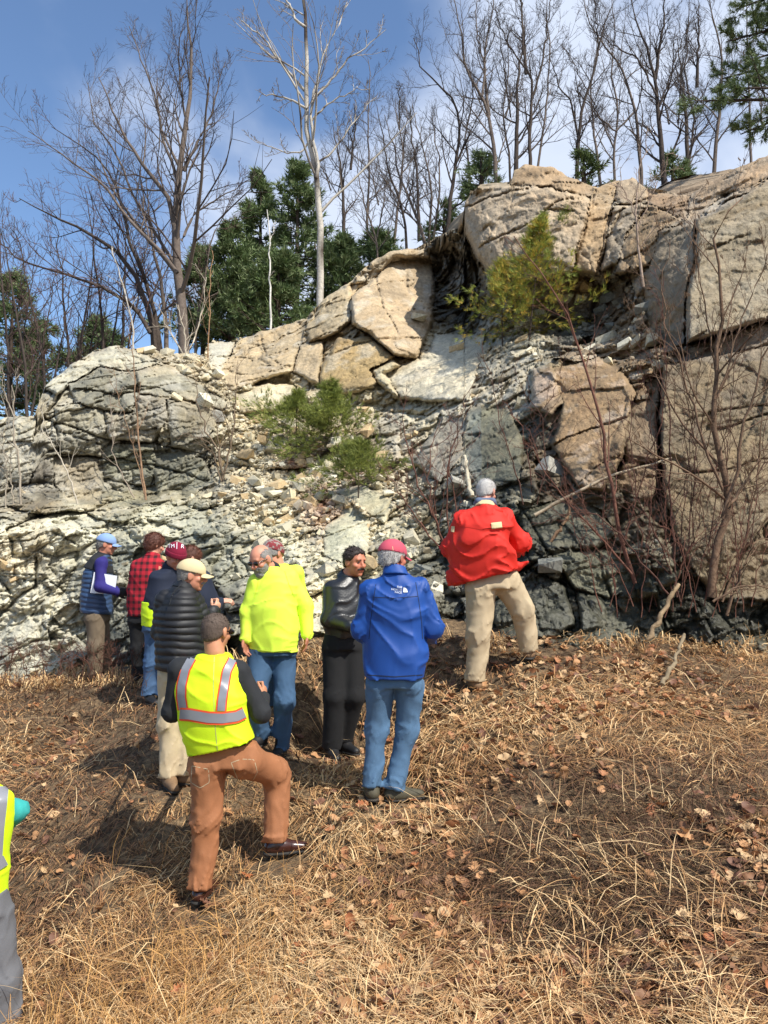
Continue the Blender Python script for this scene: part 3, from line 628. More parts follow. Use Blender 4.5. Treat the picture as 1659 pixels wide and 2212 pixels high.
def rock_material():
    m = material('fractured_rock', rough=.9, attr=True, var=.22, vscale=11, bump=.9, bscale=16, bdetail=8, bdist=.035, spec=.25)
    nt = m.node_tree; b = nt.nodes['Principled BSDF']; lk = nt.links.new
    tcn = [n for n in nt.nodes if n.type == 'TEX_COORD'][0]
    src = b.inputs['Base Color'].links[0].from_socket
    # fine speckle and thin dark veins
    sp = nt.nodes.new('ShaderNodeTexNoise'); sp.inputs['Scale'].default_value = 90; sp.inputs['Detail'].default_value = 3
    lk(tcn.outputs['Object'], sp.inputs[0])
    mr = nt.nodes.new('ShaderNodeMapRange'); mr.inputs[1].default_value = .3; mr.inputs[2].default_value = .7; mr.inputs[3].default_value = .78; mr.inputs[4].default_value = 1.2
    lk(sp.outputs[0], mr.inputs[0])
    vo = nt.nodes.new('ShaderNodeTexVoronoi'); vo.feature = 'DISTANCE_TO_EDGE'; vo.inputs['Scale'].default_value = 3.2
    mpn = nt.nodes.new('ShaderNodeMapping'); mpn.inputs['Scale'].default_value = (.7, 1, 1.7); mpn.inputs['Rotation'].default_value = (.3, .5, .2)
    wn_ = nt.nodes.new('ShaderNodeTexNoise'); wn_.inputs['Scale'].default_value = 2.5; wn_.inputs['Detail'].default_value = 5
    av = nt.nodes.new('ShaderNodeMix'); av.data_type = 'RGBA'; av.blend_type = 'ADD'; av.inputs[0].default_value = .5
    lk(tcn.outputs['Object'], wn_.inputs[0]); lk(tcn.outputs['Object'], av.inputs[6]); lk(wn_.outputs['Color'], av.inputs[7])
    lk(av.outputs[2], mpn.inputs[0]); lk(mpn.outputs[0], vo.inputs['Vector'])
    mv = nt.nodes.new('ShaderNodeMapRange'); mv.inputs[1].default_value = 0; mv.inputs[2].default_value = .02; mv.inputs[3].default_value = .72; mv.inputs[4].default_value = 1
    lk(vo.outputs['Distance'], mv.inputs[0])
    mm_ = nt.nodes.new('ShaderNodeMath'); mm_.operation = 'MULTIPLY'; lk(mr.outputs[0], mm_.inputs[0]); lk(mv.outputs[0], mm_.inputs[1])
    sc_ = nt.nodes.new('ShaderNodeVectorMath'); sc_.operation = 'SCALE'; lk(src, sc_.inputs[0]); lk(mm_.outputs[0], sc_.inputs['Scale'])
    lk(sc_.outputs[0], b.inputs['Base Color'])
    rgb = nt.nodes.new('ShaderNodeRGBToBW'); at_ = [n for n in nt.nodes if n.type == 'ATTRIBUTE'][0]; lk(at_.outputs['Color'], rgb.inputs[0])
    rr_ = nt.nodes.new('ShaderNodeMapRange'); rr_.inputs[1].default_value = .06; rr_.inputs[2].default_value = .2; rr_.inputs[3].default_value = .42; rr_.inputs[4].default_value = .92
    lk(rgb.outputs[0], rr_.inputs[0]); lk(rr_.outputs[0], b.inputs['Roughness']); b.inputs['Specular IOR Level'].default_value = .45
    return m
rock_mat = rock_material()
def sub_mesh(name, mask, parent=None):
    f = F[mask]
    if len(f) == 0: return None
    u, inv = np.unique(f, return_inverse=True)
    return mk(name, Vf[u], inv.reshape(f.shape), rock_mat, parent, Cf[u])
cliff = sub_mesh('rock_face', fr < 0); tag(cliff, 'broken grey and tan rock outcrop above the grassy bank', None, kind='structure')
NAMES = {'slab': 'rock_slab', 'boulder': 'boulder', 'block': 'rock_block'}
for k, b in enumerate(blocks):
    o = sub_mesh(NAMES[b[0]], fr == k, cliff)
def rock_point(px_, py_):
    """surface point nearest to a sight line"""
    c = int(np.argmin(np.abs(cx - px_))); r = int(np.argmin(np.abs(PY[:, c] - py_)))
    return VR[r, c].copy()

# hill behind the rock where the wood stands
lipf = Vf.reshape(R0, NC, 3)[0]
hcx = np.arange(0, NC, 12)
H0 = lipf[hcx]
rows = [H0 + np.array((0, -.3, -.1))]
for t in (4, 10, 20, 40, 80):
    r = H0.copy()
    r[:, 0] *= (1 + t / 18.0); r[:, 1] += t
    r[:, 2] = H0[:, 2] + .1 * t * (1 - t / 200) + .4 * noise(r * .2, 9)
    rows.append(r)
hill_mat = material('leaf_litter_hill', lin('#5d4a37'), .95, var=.4, vscale=3, bump=.6, bscale=9, bdist=.1)
hl = mk('hillside', np.array(rows).reshape(-1, 3), gridfaces(len(rows), len(hcx)), hill_mat); tag(hl, kind='structure')

# ------------------------------------------------------------------ loose stones
def stone_mesh(seed, flat=.6):
    import bmesh
    bm = bmesh.new(); r = random.Random(seed)
    pts = []
    for i in range(11):
        sx_, sy_, sz_ = (1 if i & 1 else -1), (1 if i & 2 else -1), (1 if i & 4 else -1)
        pts.append(bm.verts.new((sx_ * r.uniform(.25, 1.1), sy_ * r.uniform(.2, .75), sz_ * flat * r.uniform(.3, 1))))
    res = bmesh.ops.convex_hull(bm, input=pts)
    bmesh.ops.delete(bm, geom=[v for v in bm.verts if not v.link_faces], context='VERTS')
    bm.verts.ensure_lookup_table()
    bm.verts.index_update(); V = np.array([v.co[:] for v in bm.verts]); T = np.array([[v.index for v in f.verts] for f in bm.faces])
    bm.free(); return V, T
stones = [stone_mesh(s, f) for s, f in ((1, .5), (2, .7), (3, .4), (4, .6), (5, .85), (6, .55))]
rubg = (rub * (reg < 0)).reshape(NR, NC)
inview = (PX > -20) & (PX < 1680)
wgt = (rubg ** 2.2 * inview).ravel()
wgt = wgt / wgt.sum()
ids = rng.choice(len(wgt), 8000, p=wgt, replace=False)
sz = .013 + .045 * rng.random(len(ids)) ** 3.5
big = np.arange(len(ids)) < 300
sz[big] = .055 + .11 * rng.random(300) ** 2.2
def rot_rand(r, tilt=.5):
    a = r.uniform(0, 2 * math.pi); e = Matrix.Rotation(a, 3, 'Z'); t = Matrix.Rotation(r.uniform(-tilt, tilt), 3, 'X') @ Matrix.Rotation(r.uniform(-tilt, tilt), 3, 'Y')
    return t @ e
scol = [lin('#c4b899'), lin('#b3ab94'), lin('#99958a'), lin('#bda57e'), lin('#cfc8b2'), lin('#77776e')]
stone_mats = [material('stone_' + str(i), c, .9, var=.3, vscale=6) for i, c in enumerate(scol)]
sdata = {}
for i, (V, T) in enumerate(stones):
    for j, m in enumerate(stone_mats):
        if (i + j) % 2 == 0: sdata[(i, j)] = mesh_data('stone', V, T, m, smooth=False)
keys = list(sdata)
rr = random.Random(5)
PXf, PYf = PX.ravel(), PY.ravel(); VRf = VR.reshape(-1, 3)
LMS = [((645, 900), 'the left green young pine'), ((718, 900), 'the taller green young pine'), ((775, 1010), 'the small low young pine'), ((740, 790), 'the ochre boulder'), ((940, 800), 'the pale tilted slab'), ((570, 770), 'the tan skyline boulders'),
 ((420, 830), 'the flat top of the left crag'), ((230, 950), 'the blocky left crag'), ((560, 1070), 'the two pale scree stones'), ((740, 1150), 'the grey block in the scree'), ((860, 1180), 'the bare scree'),
 ((572, 1169), 'the head of the bearded man'), ((767, 1179), 'the head of the man in leather'), ((848, 1177), 'the red cap'), ((378, 1163), 'the maroon knit hat'), ((1050, 1040), 'the head of the man in red'), ((1130, 700), 'the yellow green pine'), ((1240, 740), 'the dark hollow'),
 ((1100, 940), 'the dark ledges'), ((1350, 740), 'the upright slabs on the right'), ((1270, 900), 'the red brown slab'), ((300, 1150), 'the pale ledge on the left'), ((500, 900), 'the right side of the left crag'), ((650, 1250), 'the gravel slope'), ((980, 1280), 'the coat of the man in red'), ((850, 920), 'the rubble under the pale slab')]
def rel_label(x, y, lms):
    k = min(range(len(lms)), key=lambda i: (lms[i][0][0] - x) ** 2 + (lms[i][0][1] - y) ** 2)
    dx, dy = x - lms[k][0][0], y - lms[k][0][1]
    far = 'just' if math.hypot(dx, dy) < 45 else 'well'
    d = ('right of' if dx > 0 else 'left of') if abs(dx) > abs(dy) else ('below' if dy > 0 else 'above')
    return '%s %s %s' % (far, d, lms[k][1])
SCW = ['pale cream', 'greyish buff', 'mid grey', 'tan', 'whitish', 'dark grey']
def stone_label(x, y, s, key):
    w = 'large' if s > .15 else 'medium' if s > .1 else 'small' if s > .075 else 'tiny'
    sh = ('flat', 'chunky', 'thin flat', 'angular', 'blocky', 'wedge shaped')[key[0]]
    return '%s %s %s stone %s' % (w, sh, SCW[key[1]], rel_label(x, y, LMS))
def where_stone(x, y):
    if x < 450: return 'loose pale stone lying on the ledges of the left crag'
    if x > 1050: return 'loose stone in the rubble by the upright slabs on the right'
    if y < 900: return 'loose cream stone in the rubble below the big boulders'
    if y < 1120: return 'loose cream stone on the scree slope around the young pines'
    return 'loose stone on the lower scree above the heads of the group'
# hand-placed larger ones first
BIGS = [(553,1073,.17),(536,1070,.12),(600,1062,.08),(628,915,.2),(650,1000,.14),(700,1000,.16),(905,690,.3),(975,690,.25),(1352,745,.22),(1372,742,.15),(985,755,.2),(640,870,.25),(560,870,.22),(470,900,.2),(440,870,.22),(760,965,.2),(830,985,.2),(878,1000,.2),(520,1000,.12),(610,960,.2),(575,950,.18)]
n = 0
for (a, b_, s_) in BIGS:
    s_ *= .7
    p = rock_point(a, b_); k = keys[n % len(keys)]
    o = bpy.data.objects.new('loose_stone', sdata[k]); COL.objects.link(o)
    M = rot_rand(rr, .35).to_4x4(); M = Matrix.Translation(Vector(p) + Vector((0, -.25 * s_, .1 * s_))) @ M @ Matrix.Scale(s_, 4)
    o.matrix_world = M; n += 1
    tag(o, stone_label(a, b_, s_, k), 'stone', 'loose stones on the rock face')
G = Geo()
for q_, i in enumerate(ids):
    p = VRf[i]; s_ = float(sz[q_]); lc = colr[i]
    if q_ < 279:
        dk_ = float(lc.mean()) < .16
        k = rr.choice([kk_ for kk_ in keys if (kk_[1] in (2, 5)) == dk_])
        o = bpy.data.objects.new('loose_stone', sdata[k]); COL.objects.link(o)
        o.matrix_world = Matrix.Translation(Vector(p) + Vector((0, -.1 * s_, .2 * s_))) @ rot_rand(rr, .45).to_4x4() @ Matrix.Scale(s_, 4)
        tag(o, stone_label(PXf[i], PYf[i], s_, k), 'stone', 'loose stones on the rock face')
    else:
        V, T = stones[q_ % 6]
        M = np.array(rot_rand(rr, .5))
        G.add(V @ M.T * s_ + p + (0, -.2 * s_, .2 * s_), T, (.45 * np.array(scol[rr.choice((0, 0, 1, 1, 2, 3, 4, 4, 5))]) * min(1, float(lc.mean()) / .25) + .6 * lc) * rr.uniform(.75, 1.25))
rub_mat = material('scree_chips', attr=True, rough=.9, bump=.4, bscale=40)
o = G.build('scree', rub_mat, smooth=False); tag(o, 'small angular cream chips covering the scree slope', 'rubble', kind='stuff')
# ------------------------------------------------------------------ dead grass and fallen leaves
FEET = [at(*q) for q in [(434, 1905, 5.13), (610, 1812, 5.34), (640, 1812, 5.36), (804, 1690, 5.6), (860, 1694, 5.63), (890, 1690, 5.66), (366, 1668, 6.3), (402, 1662, 6.35), (563, 1580, 6.53), (606, 1606, 6.5), (717, 1608, 6.8), (742, 1594, 6.92), (1028, 1462, 7.05), (1142, 1396, 7.2)]]
def bank_limit(x, y):
    """bank points in front of the rock"""
    qx, qy = proj(np.stack([x, y, groundz(np.stack([x, y], -1))], -1))
    return qy > np.interp(qx, bot[:, 0], bot[:, 1]) - 14
def scatter(n, ya, yb, wide=.62):
    u = rng.random(n); Y = 1 / (1 / ya - u * (1 / ya - 1 / yb)); X = (rng.random(n) * 2 - 1) * wide * Y
    m = bank_limit(X, Y)
    return X[m], Y[m]
def blades(n, ya, yb, lo, hi, w, flat, colfn, flow=1.0, seed=0, clump=None, lift=.03, wide=.62):
    X, Y = scatter(n, ya, yb, wide)
    fx = np.ones(len(X), bool)
    for f_ in FEET: fx &= ~((np.hypot(X - f_[0], (Y - f_[1] + .10) * .8) < .22) & (rng.random(len(X)) < (.6 if flat < .2 else .95)))
    X, Y = X[fx], Y[fx]
    if clump is not None:
        k = clump(X, Y) > rng.random(len(X)); X, Y = X[k], Y[k]
    n = len(X)
    Z = groundz(np.stack([X, Y], -1))
    P = np.stack([X, Y, Z], -1)
    q = np.stack([X * 1.3, Y * 1.3, X * 0], -1)
    ang = 2.6 * math.pi * noise(q, 31 + seed) * flow + rng.normal(0, .75, n)
    length = rng.uniform(lo, hi, n)
    el = np.abs(rng.normal(0, flat, n))
    d = np.stack([np.cos(ang) * np.cos(el), np.sin(ang) * np.cos(el), np.sin(el)], -1)
    side = norm(np.cross(d, np.stack([rng.normal(0, .25, n), rng.normal(0, .25, n), np.ones(n)], -1)))
    ww = (w * rng.uniform(.6, 1.5, n) * np.maximum(1, Y / 4.6))[:, None]
    bend = rng.normal(0, .22, n)[:, None]
    p0 = P + (0, 0, .003)
    sag = length[:, None] * .5 * np.sin(el)[:, None] * np.array((0, 0, 1.0)) * .35
    a1 = P + d * length[:, None] * .38 + side * bend * length[:, None] * .25 + (0, 0, 1) * (rng.random(n) * lift + .008)[:, None]
    a2 = P + d * length[:, None] * .72 + side * bend * length[:, None] * .65 + (0, 0, 1) * (rng.random(n) * lift + .006)[:, None] - sag
    a3 = P + d * length[:, None] + side * bend * length[:, None] - sag * 2
    for a in (a1, a2, a3):
        gg = groundz(a[:, :2]); a[:, 2] = np.maximum(a[:, 2], gg + .004)
        if flat < .5: a[:, 2] = np.minimum(a[:, 2], gg + .05 + .35 * np.sin(el) * length)
    V = np.stack([p0 - side * ww * .5, p0 + side * ww * .5, a1 - side * ww * .5, a1 + side * ww * .5, a2 - side * ww * .4, a2 + side * ww * .4, a3], 1)
    b = (np.arange(n) * 7)[:, None]
    Q = np.concatenate([b + [0, 1, 3, 2], b + [2, 3, 5, 4]]); T = b + [4, 5, 6]
    c = colfn(X, Y, n)
    return V.reshape(-1, 3), [T, Q], np.repeat(c, 7, 0)
SB = np.array([lin(c) for c in ('#c79f6f', '#b0875b', '#83624a', '#644a37', '#d9ba8c', '#99714e', '#4e3a2b')])
def tone(X, Y):
    qx, qy = proj(np.stack([X, Y, X * 0 + .0], -1))
    q = np.stack([X * .8, Y * .8, X * 0], -1)
    t = .5 + 1.1 * fbm(q, 4, 90)
    gold = np.exp(-((X + 1.3) / 1.0) ** 2 - ((Y - 4.3) / 1.3) ** 2)          # pale standing patch, lower left
    dark = np.exp(-((X - .55) / 1.1) ** 2 - ((Y - 4.3) / .9) ** 2)           # matted dark patch, right of the middle
    pale2 = np.exp(-((X - .9) / .8) ** 2 - ((Y - 6.3) / .8) ** 2)
    return np.clip(t + .55 * gold - .42 * dark + .25 * pale2, 0, 1)
def straw_col(X, Y, n):
    t = tone(X, Y) + .02 + rng.normal(0, .23, n)
    i = np.where(t > .95, 4, np.where(t > .72, 0, np.where(t > .52, 1, np.where(t > .36, 5, np.where(t > .2, 2, np.where(t > .02, 3, 6))))))
    return SB[i] * rng.uniform(.75, 1.2, n)[:, None]
grass_mat = material('dead_grass', attr=True, rough=.75, spec=.25, transl=.12)
Gg = Geo()
Gg.add(*blades(68000, 2.7, 10.5, .05, .18, .0038, .12, straw_col, 1.0, 0))
Gg.add(*blades(40000, 2.7, 10.5, .10, .34, .0032, .26, straw_col, 1.0, 1, lambda X, Y: .35 + tone(X, Y)))
def clumps(X, Y):
    q = np.stack([X * 2.4, Y * 2.4, X * 0], -1)
    return np.clip((noise(q, 77) - .1) * 3, 0, 1) * (.3 + tone(X, Y))
def pale_col(X, Y, n):
    return SB[rng.choice([0, 4, 4, 1], n)] * rng.uniform(.85, 1.2, n)[:, None]
Gg.add(*blades(26000, 2.7, 10.5, .12, .30, .0042, .3, pale_col, .6, 2, clumps, .05))
def tuft_edge(n):
    qx = rng.uniform(-150, 1800, n); sel = []
    Y = rng.uniform(6.8, 10.3, n * 6); X = rng.uniform(-6.5, 5.5, n * 6)
    a, b_ = proj(np.stack([X, Y, groundz(np.stack([X, Y], -1))], -1)); d = b_ - np.interp(a, bot[:, 0], bot[:, 1])
    m = (d > -16) & (d < 26); return X[m][:n], Y[m][:n]
_sc = scatter
scatter = lambda n, ya, yb, wide=.62: tuft_edge(n)
Gg.add(*blades(9000, 0, 0, .08, .26, .0045, .8, pale_col, .5, 6, lambda X, Y: np.clip(.35 + 1.5 * noise(np.stack([X * 3, Y * 3, X * 0], -1), 66), 0, 1)))
scatter = _sc
# standing stalks at the lower left and thin ones elsewhere
def stand(X, Y): return np.exp(-((X + 1.25) / .7) ** 2 - ((Y - 4.2) / .8) ** 2)
def gold_col(X, Y, n): return np.array(lin('#c79a5f')) * rng.uniform(.7, 1.25, n)[:, None]
Gg.add(*blades(17000, 2.7, 7, .22, .5, .0026, 1.15, gold_col, .3, 3, stand))
Gg.add(*blades(2600, 2.7, 9, .25, .6, .0028, .5, pale_col, 1, 4))
o = Gg.build('dry_grass', grass_mat); tag(o, 'matted straw coloured dead grass covering the bank', 'grass', kind='stuff')

def leaf_mesh(seed, kind='oak'):
    r = random.Random(seed)
    n = 4; pts = []
    L_ = 1.0
    for i in range(n * 2 + 1):
        t = i / (n * 2)
        w = .34 * math.sin(math.pi * min(1, t * .93 + .06)) ** .7
        w *= (1.15 if i % 2 else .55) if kind == 'oak' else 1.0
        pts.append((t * L_ - .5, w * r.uniform(.85, 1.15)))
    V = []; F_ = []
    cu = r.uniform(.5, 1.5); tw = r.uniform(-.6, .6)
    def wrap(x, y):
        z = cu * y * y * 1.4 + .35 * cu * x * x + .25 * y * x * tw + .06 * math.sin(9 * x + seed)
        return (x, y, z)
    for x, w in pts:
        V += [wrap(x, -w), wrap(x, 0), wrap(x, w)]
    for i in range(len(pts) - 1):
        a = i * 3
        F_ += [[a, a + 3, a + 4, a + 1], [a + 1, a + 4, a + 5, a + 2]]
    # stalk
    k = len(V); V += [(-.5, -.012, 0), (-.5, .012, 0), (-.72, 0, .06)]
    return np.array(V), [np.array(F_), np.array([[k, k + 1, k + 2]])]
leaf_cols = [lin('#a5714c'), lin('#b98a5e'), lin('#8a6244'), lin('#c9a77c'), lin('#a8663f'), lin('#7a5440')]
leaf_mats = [material('oak_leaf_' + str(i), c, .65, var=.25, vscale=30, transl=.2) for i, c in enumerate(leaf_cols)]
leaves = [leaf_mesh(s, 'oak' if s % 4 else 'beech') for s in range(6)]
ldata = [[mesh_data('fallen_leaf', V, F_, m) for m in leaf_mats] for V, F_ in leaves]
def leafw(X, Y):
    q = np.stack([X * .9, Y * .9, X * 0], -1)
    right = .35 + .65 / (1 + np.exp(-(X - .6) * 1.5))
    far_ = .45 + .8 * np.clip((Y - 5) / 3, 0, 1)
    return np.clip(right * far_ * (.55 + 1.6 * np.clip(noise(q, 55), -.3, 1)), .04, 1)
X, Y = scatter(19000, 2.8, 10.3)
k = leafw(X, Y) > rng.random(len(X)); X, Y = X[k], Y[k]
Z = groundz(np.stack([X, Y], -1))
qx, qy = proj(np.stack([X, Y, Z], -1))
iv = (qx > 0) & (qx < 1659) & (qy < 2212)
order = np.argsort(np.where(iv, Y, 99)); X, Y, Z, iv = X[order], Y[order], Z[order], iv[order]
LG = Geo(); lr = random.Random(3)
def gnormal(x, y):
    e = .05
    a = gz(x + e, y) - gz(x - e, y); b = gz(x, y + e) - gz(x, y - e)
    return Vector((-a / (2 * e), -b / (2 * e), 1)).normalized()
LML = [((434, 1930), 'the rear foot in orange trousers'), ((620, 1830), 'the brown polished shoe'), ((801, 1715), 'the left olive boot'), ((880, 1710), 'the right olive boot'), ((720, 1625), 'the black shoes'), ((1020, 1490), 'the left khaki leg'), ((1150, 1412), 'the right khaki leg'),
 ((370, 1690), 'the pale khaki legs'), ((320, 1515), 'the blue jeans behind'), ((210, 1465), 'the brown cargo trousers'), ((60, 1750), 'the teal elbow'), ((50, 1950), 'the cut off yellow vest'), ((1500, 1740), 'the lone dark stalk'), ((1450, 1430), 'the pale rotten stick'), ((1250, 1620), 'the pale straw tufts'),
 ((1150, 1850), 'the dark matted patch'), ((1600, 1500), 'the leafy top right'), ((1600, 1950), 'the right margin'), ((1200, 2150), 'the bottom right'), ((829, 2180), 'the bottom edge'), ((300, 2150), 'the standing straw'), ((830, 1920), 'the straw between two men'), ((1300, 1450), 'the foot of the rock'), ((130, 1600), 'the weedy left slope')]
pick = set(random.Random(9).sample(range(min(900, int(iv.sum()))), 300))
cnt = 0
ORANGE = 'curled orange brown oak leaf lying on the dead grass'
for i in range(len(X)):
    s_ = lr.uniform(.04, .10)
    sp_ = lr.randrange(6)
    ci = lr.choices(range(6), (3, 5, 4, 5, .7, 3))[0]
    e = Matrix.Rotation(lr.uniform(0, 6.28), 3, 'Z'); t = Matrix.Rotation(lr.gauss(0, .45), 3, 'X') @ Matrix.Rotation(lr.gauss(0, .35), 3, 'Y')
    if lr.random() < .4: t = Matrix.Rotation(math.pi, 3, 'X') @ t
    pos = (float(X[i]), float(Y[i]), float(Z[i]) + lr.uniform(.02, .045))
    if i in pick:
        o = bpy.data.objects.new('oak_leaf', ldata[sp_][ci]); COL.objects.link(o)
        nrm = gnormal(pos[0], pos[1]).to_track_quat('Z', 'Y').to_matrix()
        o.matrix_world = Matrix.Translation(pos) @ (nrm @ t @ e).to_4x4() @ Matrix.Scale(s_, 4)
        bx_, by_ = proj(np.array(pos)); lb = {0: 'orange brown', 1: 'light tan', 2: 'dull brown', 3: 'pale buff', 4: 'bright rust', 5: 'dark brown'}[ci]
        sd_ = 'left of the orange trousers' if pos[0] < -1.2 else ('on the right half of the bank' if pos[0] > .5 else 'on the middle of the bank')
        tag(o, '%s %s %s leaf %s' % ('large' if s_ > .082 else 'small' if s_ < .06 else 'medium', lb, 'lobed oak' if sp_ % 4 else 'oval', rel_label(float(bx_), float(by_), LML)), 'leaf', 'fallen leaves on the bank')
    else:
        V, F_ = leaves[sp_]
        M = np.array(t @ e)
        LG.add(V @ M.T * s_ + pos, F_, np.array(leaf_cols[ci]) * lr.uniform(.8, 1.15))
lm = material('leaf_litter_leaves', attr=True, rough=.65, transl=.2)
o = LG.build('leaf_litter', lm); tag(o, 'brown and orange fallen leaves scattered through the grass', 'leaves', kind='stuff')

# ------------------------------------------------------------------ branching plants
def resample(pts, n):
    pts = np.asarray(pts, float)
    d = np.r_[0, np.cumsum(np.linalg.norm(np.diff(pts[:, :3], axis=0), axis=1))]
    t = np.linspace(0, d[-1], n)
    return np.stack([np.interp(t, d, pts[:, i]) for i in range(pts.shape[1])], -1)
def children(P, R, m, t0, t1, lenf, ang, up, n, r, wander=.12, rf=.55, taper=.72, lmin=.0, rmin=.0):
    N, k, _ = P.shape
    Lp = np.linalg.norm(np.diff(P, axis=1), axis=2).sum(1)
    par = np.repeat(np.arange(N), m)
    t = (np.tile((np.arange(m) + .5) / m, N) + r.uniform(-.5, .5, N * m) / m) * (t1 - t0) + t0
    f = t * (k - 1); i = np.minimum(f.astype(int), k - 2); w = (f - i)[:, None]
    p = P[par, i] * (1 - w) + P[par, i + 1] * w
    tan = norm(P[par, i + 1] - P[par, i])
    rp = R[par, i] * (1 - w[:, 0]) + R[par, i + 1] * w[:, 0]
    ln = Lp[par] * lenf * (1.1 - .65 * t) * r.uniform(.55, 1.25, N * m)
    if lmin: ln = np.maximum(ln, lmin)
    rv = norm(r.normal(size=(N * m, 3))); perp = norm(np.cross(tan, rv))
    a = ang * r.uniform(.7, 1.3, N * m)[:, None]
    d = tan * np.cos(a) + perp * np.sin(a)
    d = norm(d)
    out = np.empty((N * m, n, 3)); out[:, 0] = p
    step = (ln / (n - 1))[:, None]
    kick = r.normal(0, wander, (N * m, 3))
    for s in range(1, n):
        d = norm(d + r.normal(0, wander, (N * m, 3)) + kick * .4 + np.array((0, 0, up)))
        out[:, s] = out[:, s - 1] + d * step
    R0_ = np.maximum(np.minimum(rp * rf, rp * .9), rmin)
    RR = R0_[:, None] * (1 - taper * np.linspace(0, 1, n))[None]
    return out, np.maximum(RR, rmin * .6)
def tubes(G, P, R, k, col):
    N, n, _ = P.shape
    T = np.empty_like(P); T[:, 1:-1] = P[:, 2:] - P[:, :-2]; T[:, 0] = P[:, 1] - P[:, 0]; T[:, -1] = P[:, -1] - P[:, -2]
    T = norm(T)
    ref = np.where(np.abs(T[..., 2:3]) > .9, np.array((1.0, 0, 0)), np.array((0, 0, 1.0)))
    U = norm(np.cross(T, ref)); W = np.cross(T, U)
    a = np.arange(k) * 2 * math.pi / k
    ring = P[:, :, None] + R[:, :, None, None] * (U[:, :, None] * np.cos(a)[None, None, :, None] + W[:, :, None] * np.sin(a)[None, None, :, None])
    V = ring.reshape(-1, 3)
    base = (np.arange(N) * n * k)[:, None, None] + (np.arange(n - 1) * k)[None, :, None]
    j = np.arange(k)[None, None]; j2 = (j + 1) % k
    Q = np.stack([base + j, base + j2, base + k + j2, base + k + j], -1).reshape(-1, 4)
    if callable(col): c = col(V)
    else: c = np.broadcast_to(np.array(col), (len(V), 3))
    G.add(V, Q, c)
bark_mat = material('bark', attr=True, rough=.9, var=.3, vscale=14, bump=.5, bscale=30, bdist=.02, spec=.2)
twig_mat = material('twigs', attr=True, rough=.85, spec=.2)
def bare_tree(name, label, cat, stems, col, tcol, seed, levels, group=None, k0=8, up=.05, blotch=None, rmin=.004, angs=(.75, .7, .7), wander=.1):
    """stems: list of (polyline [(px,py,Y)...], r_bottom, r_top) ; levels: children per level"""
    r = np.random.default_rng(seed)
    base = at(*stems[0][0][0])
    root = empty(name, base)
    tag(root, label, cat, group)
    G1, G2 = Geo(), Geo()
    Ps, Rs = [], []
    for poly, ra, rb in stems:
        p = np.array([at(*q) for q in poly]); p = resample(p, 16)
        p[1:] += r.normal(0, .012, (15, 3)) * np.linspace(.5, 2, 15)[:, None]
        Ps.append(p); Rs.append(np.linspace(ra, rb, 16) ** 1)
    P = np.array(Ps); R = np.array(Rs)
    def bcol(V):
        c = np.array(col) * (1 + .25 * noise(V * 6, 3))[:, None]
        if blotch is not None:
            b = np.clip((noise(V * np.array((5, 5, 16.0)), 8) - .28) * 6, 0, 1)[:, None]
            c = c * (1 - b) + np.array(blotch) * b
        return c
    tubes(G1, P, R, k0, bcol)
    m, lf, t0 = levels[0]
    A, AR = children(P, R, m, t0, 1.0, lf, angs[0], up, 8, r, wander, .5, .75, rmin=rmin * 1.5)
    tubes(G2, A, AR, 4, bcol)
    if len(levels) > 1:
        m, lf, t0 = levels[1]
        B, BR = children(A, AR, m, t0, 1, lf, angs[1], up, 5, r, wander * 1.2, .6, .7, rmin=rmin)
        tubes(G2, B, BR, 3, np.array(tcol))
        if len(levels) > 2:
            m, lf, t0 = levels[2]
            C_, CR = children(B, BR, m, t0, 1, lf, angs[2], up * .6, 3, r, wander * 1.3, .7, .6, rmin=rmin * .7)
            tubes(G2, C_, CR, 3, np.array(tcol))
    G1.build('trunk', bark_mat, root)
    G2.build('crown', twig_mat, root)
    return root
BK = lin('#6b6058'); BKd = lin('#4b423c'); TW = lin('#554b47'); TWr = lin('#654f4a'); WHT = lin('#b5ada0')
YM = 19
mw = lambda w, Y: w * Y / FPX / 2       # half width in metres of something w px wide
def T(pts, Y): return [(a, b, Y + (c[0] if c else 0)) for a, b, *c in pts]
# big multi-limbed tree on the left
bare_tree('bare_tree', 'tall bare tree with many rising limbs on the left crag', 'tree', [
  (T([(398, 800), (396, 700), (388, 620), (382, 560), (378, 490), (384, 400), (396, 330), (404, 270), (410, 200), (413, 110), (402, 0)], 19), mw(26, 19), .012),
  (T([(379, 500), (365, 430), (338, 395), (305, 350), (275, 305), (250, 260), (215, 170)], 19), mw(12, 19), .01),
  (T([(383, 590), (340, 535), (290, 488), (252, 440), (225, 400), (160, 355), (90, 300), (60, 285)], 18.6), mw(9, 19), .008),
  (T([(380, 575), (345, 520), (318, 470), (290, 430), (250, 330), (200, 260), (190, 180)], 19.4), mw(8, 19), .008),
  (T([(390, 420), (372, 350), (350, 300), (345, 240), (325, 180), (300, 120), (280, 60)], 19.3), mw(8, 19), .008),
  (T([(398, 370), (430, 300), (455, 250), (470, 180), (485, 130)], 18.7), mw(7, 19), .008),
  (T([(392, 520), (420, 460), (470, 430), (520, 400), (530, 390)], 19.2), mw(7, 19), .006),
  (T([(405, 280), (390, 200), (385, 120), (395, 50), (410, 20)], 19.3), mw(6, 19), .006)],
  BK, TW, 11, [(11, .45, .15), (7, .55, .1), (6, .5, .12)], up=.09, rmin=.0048)
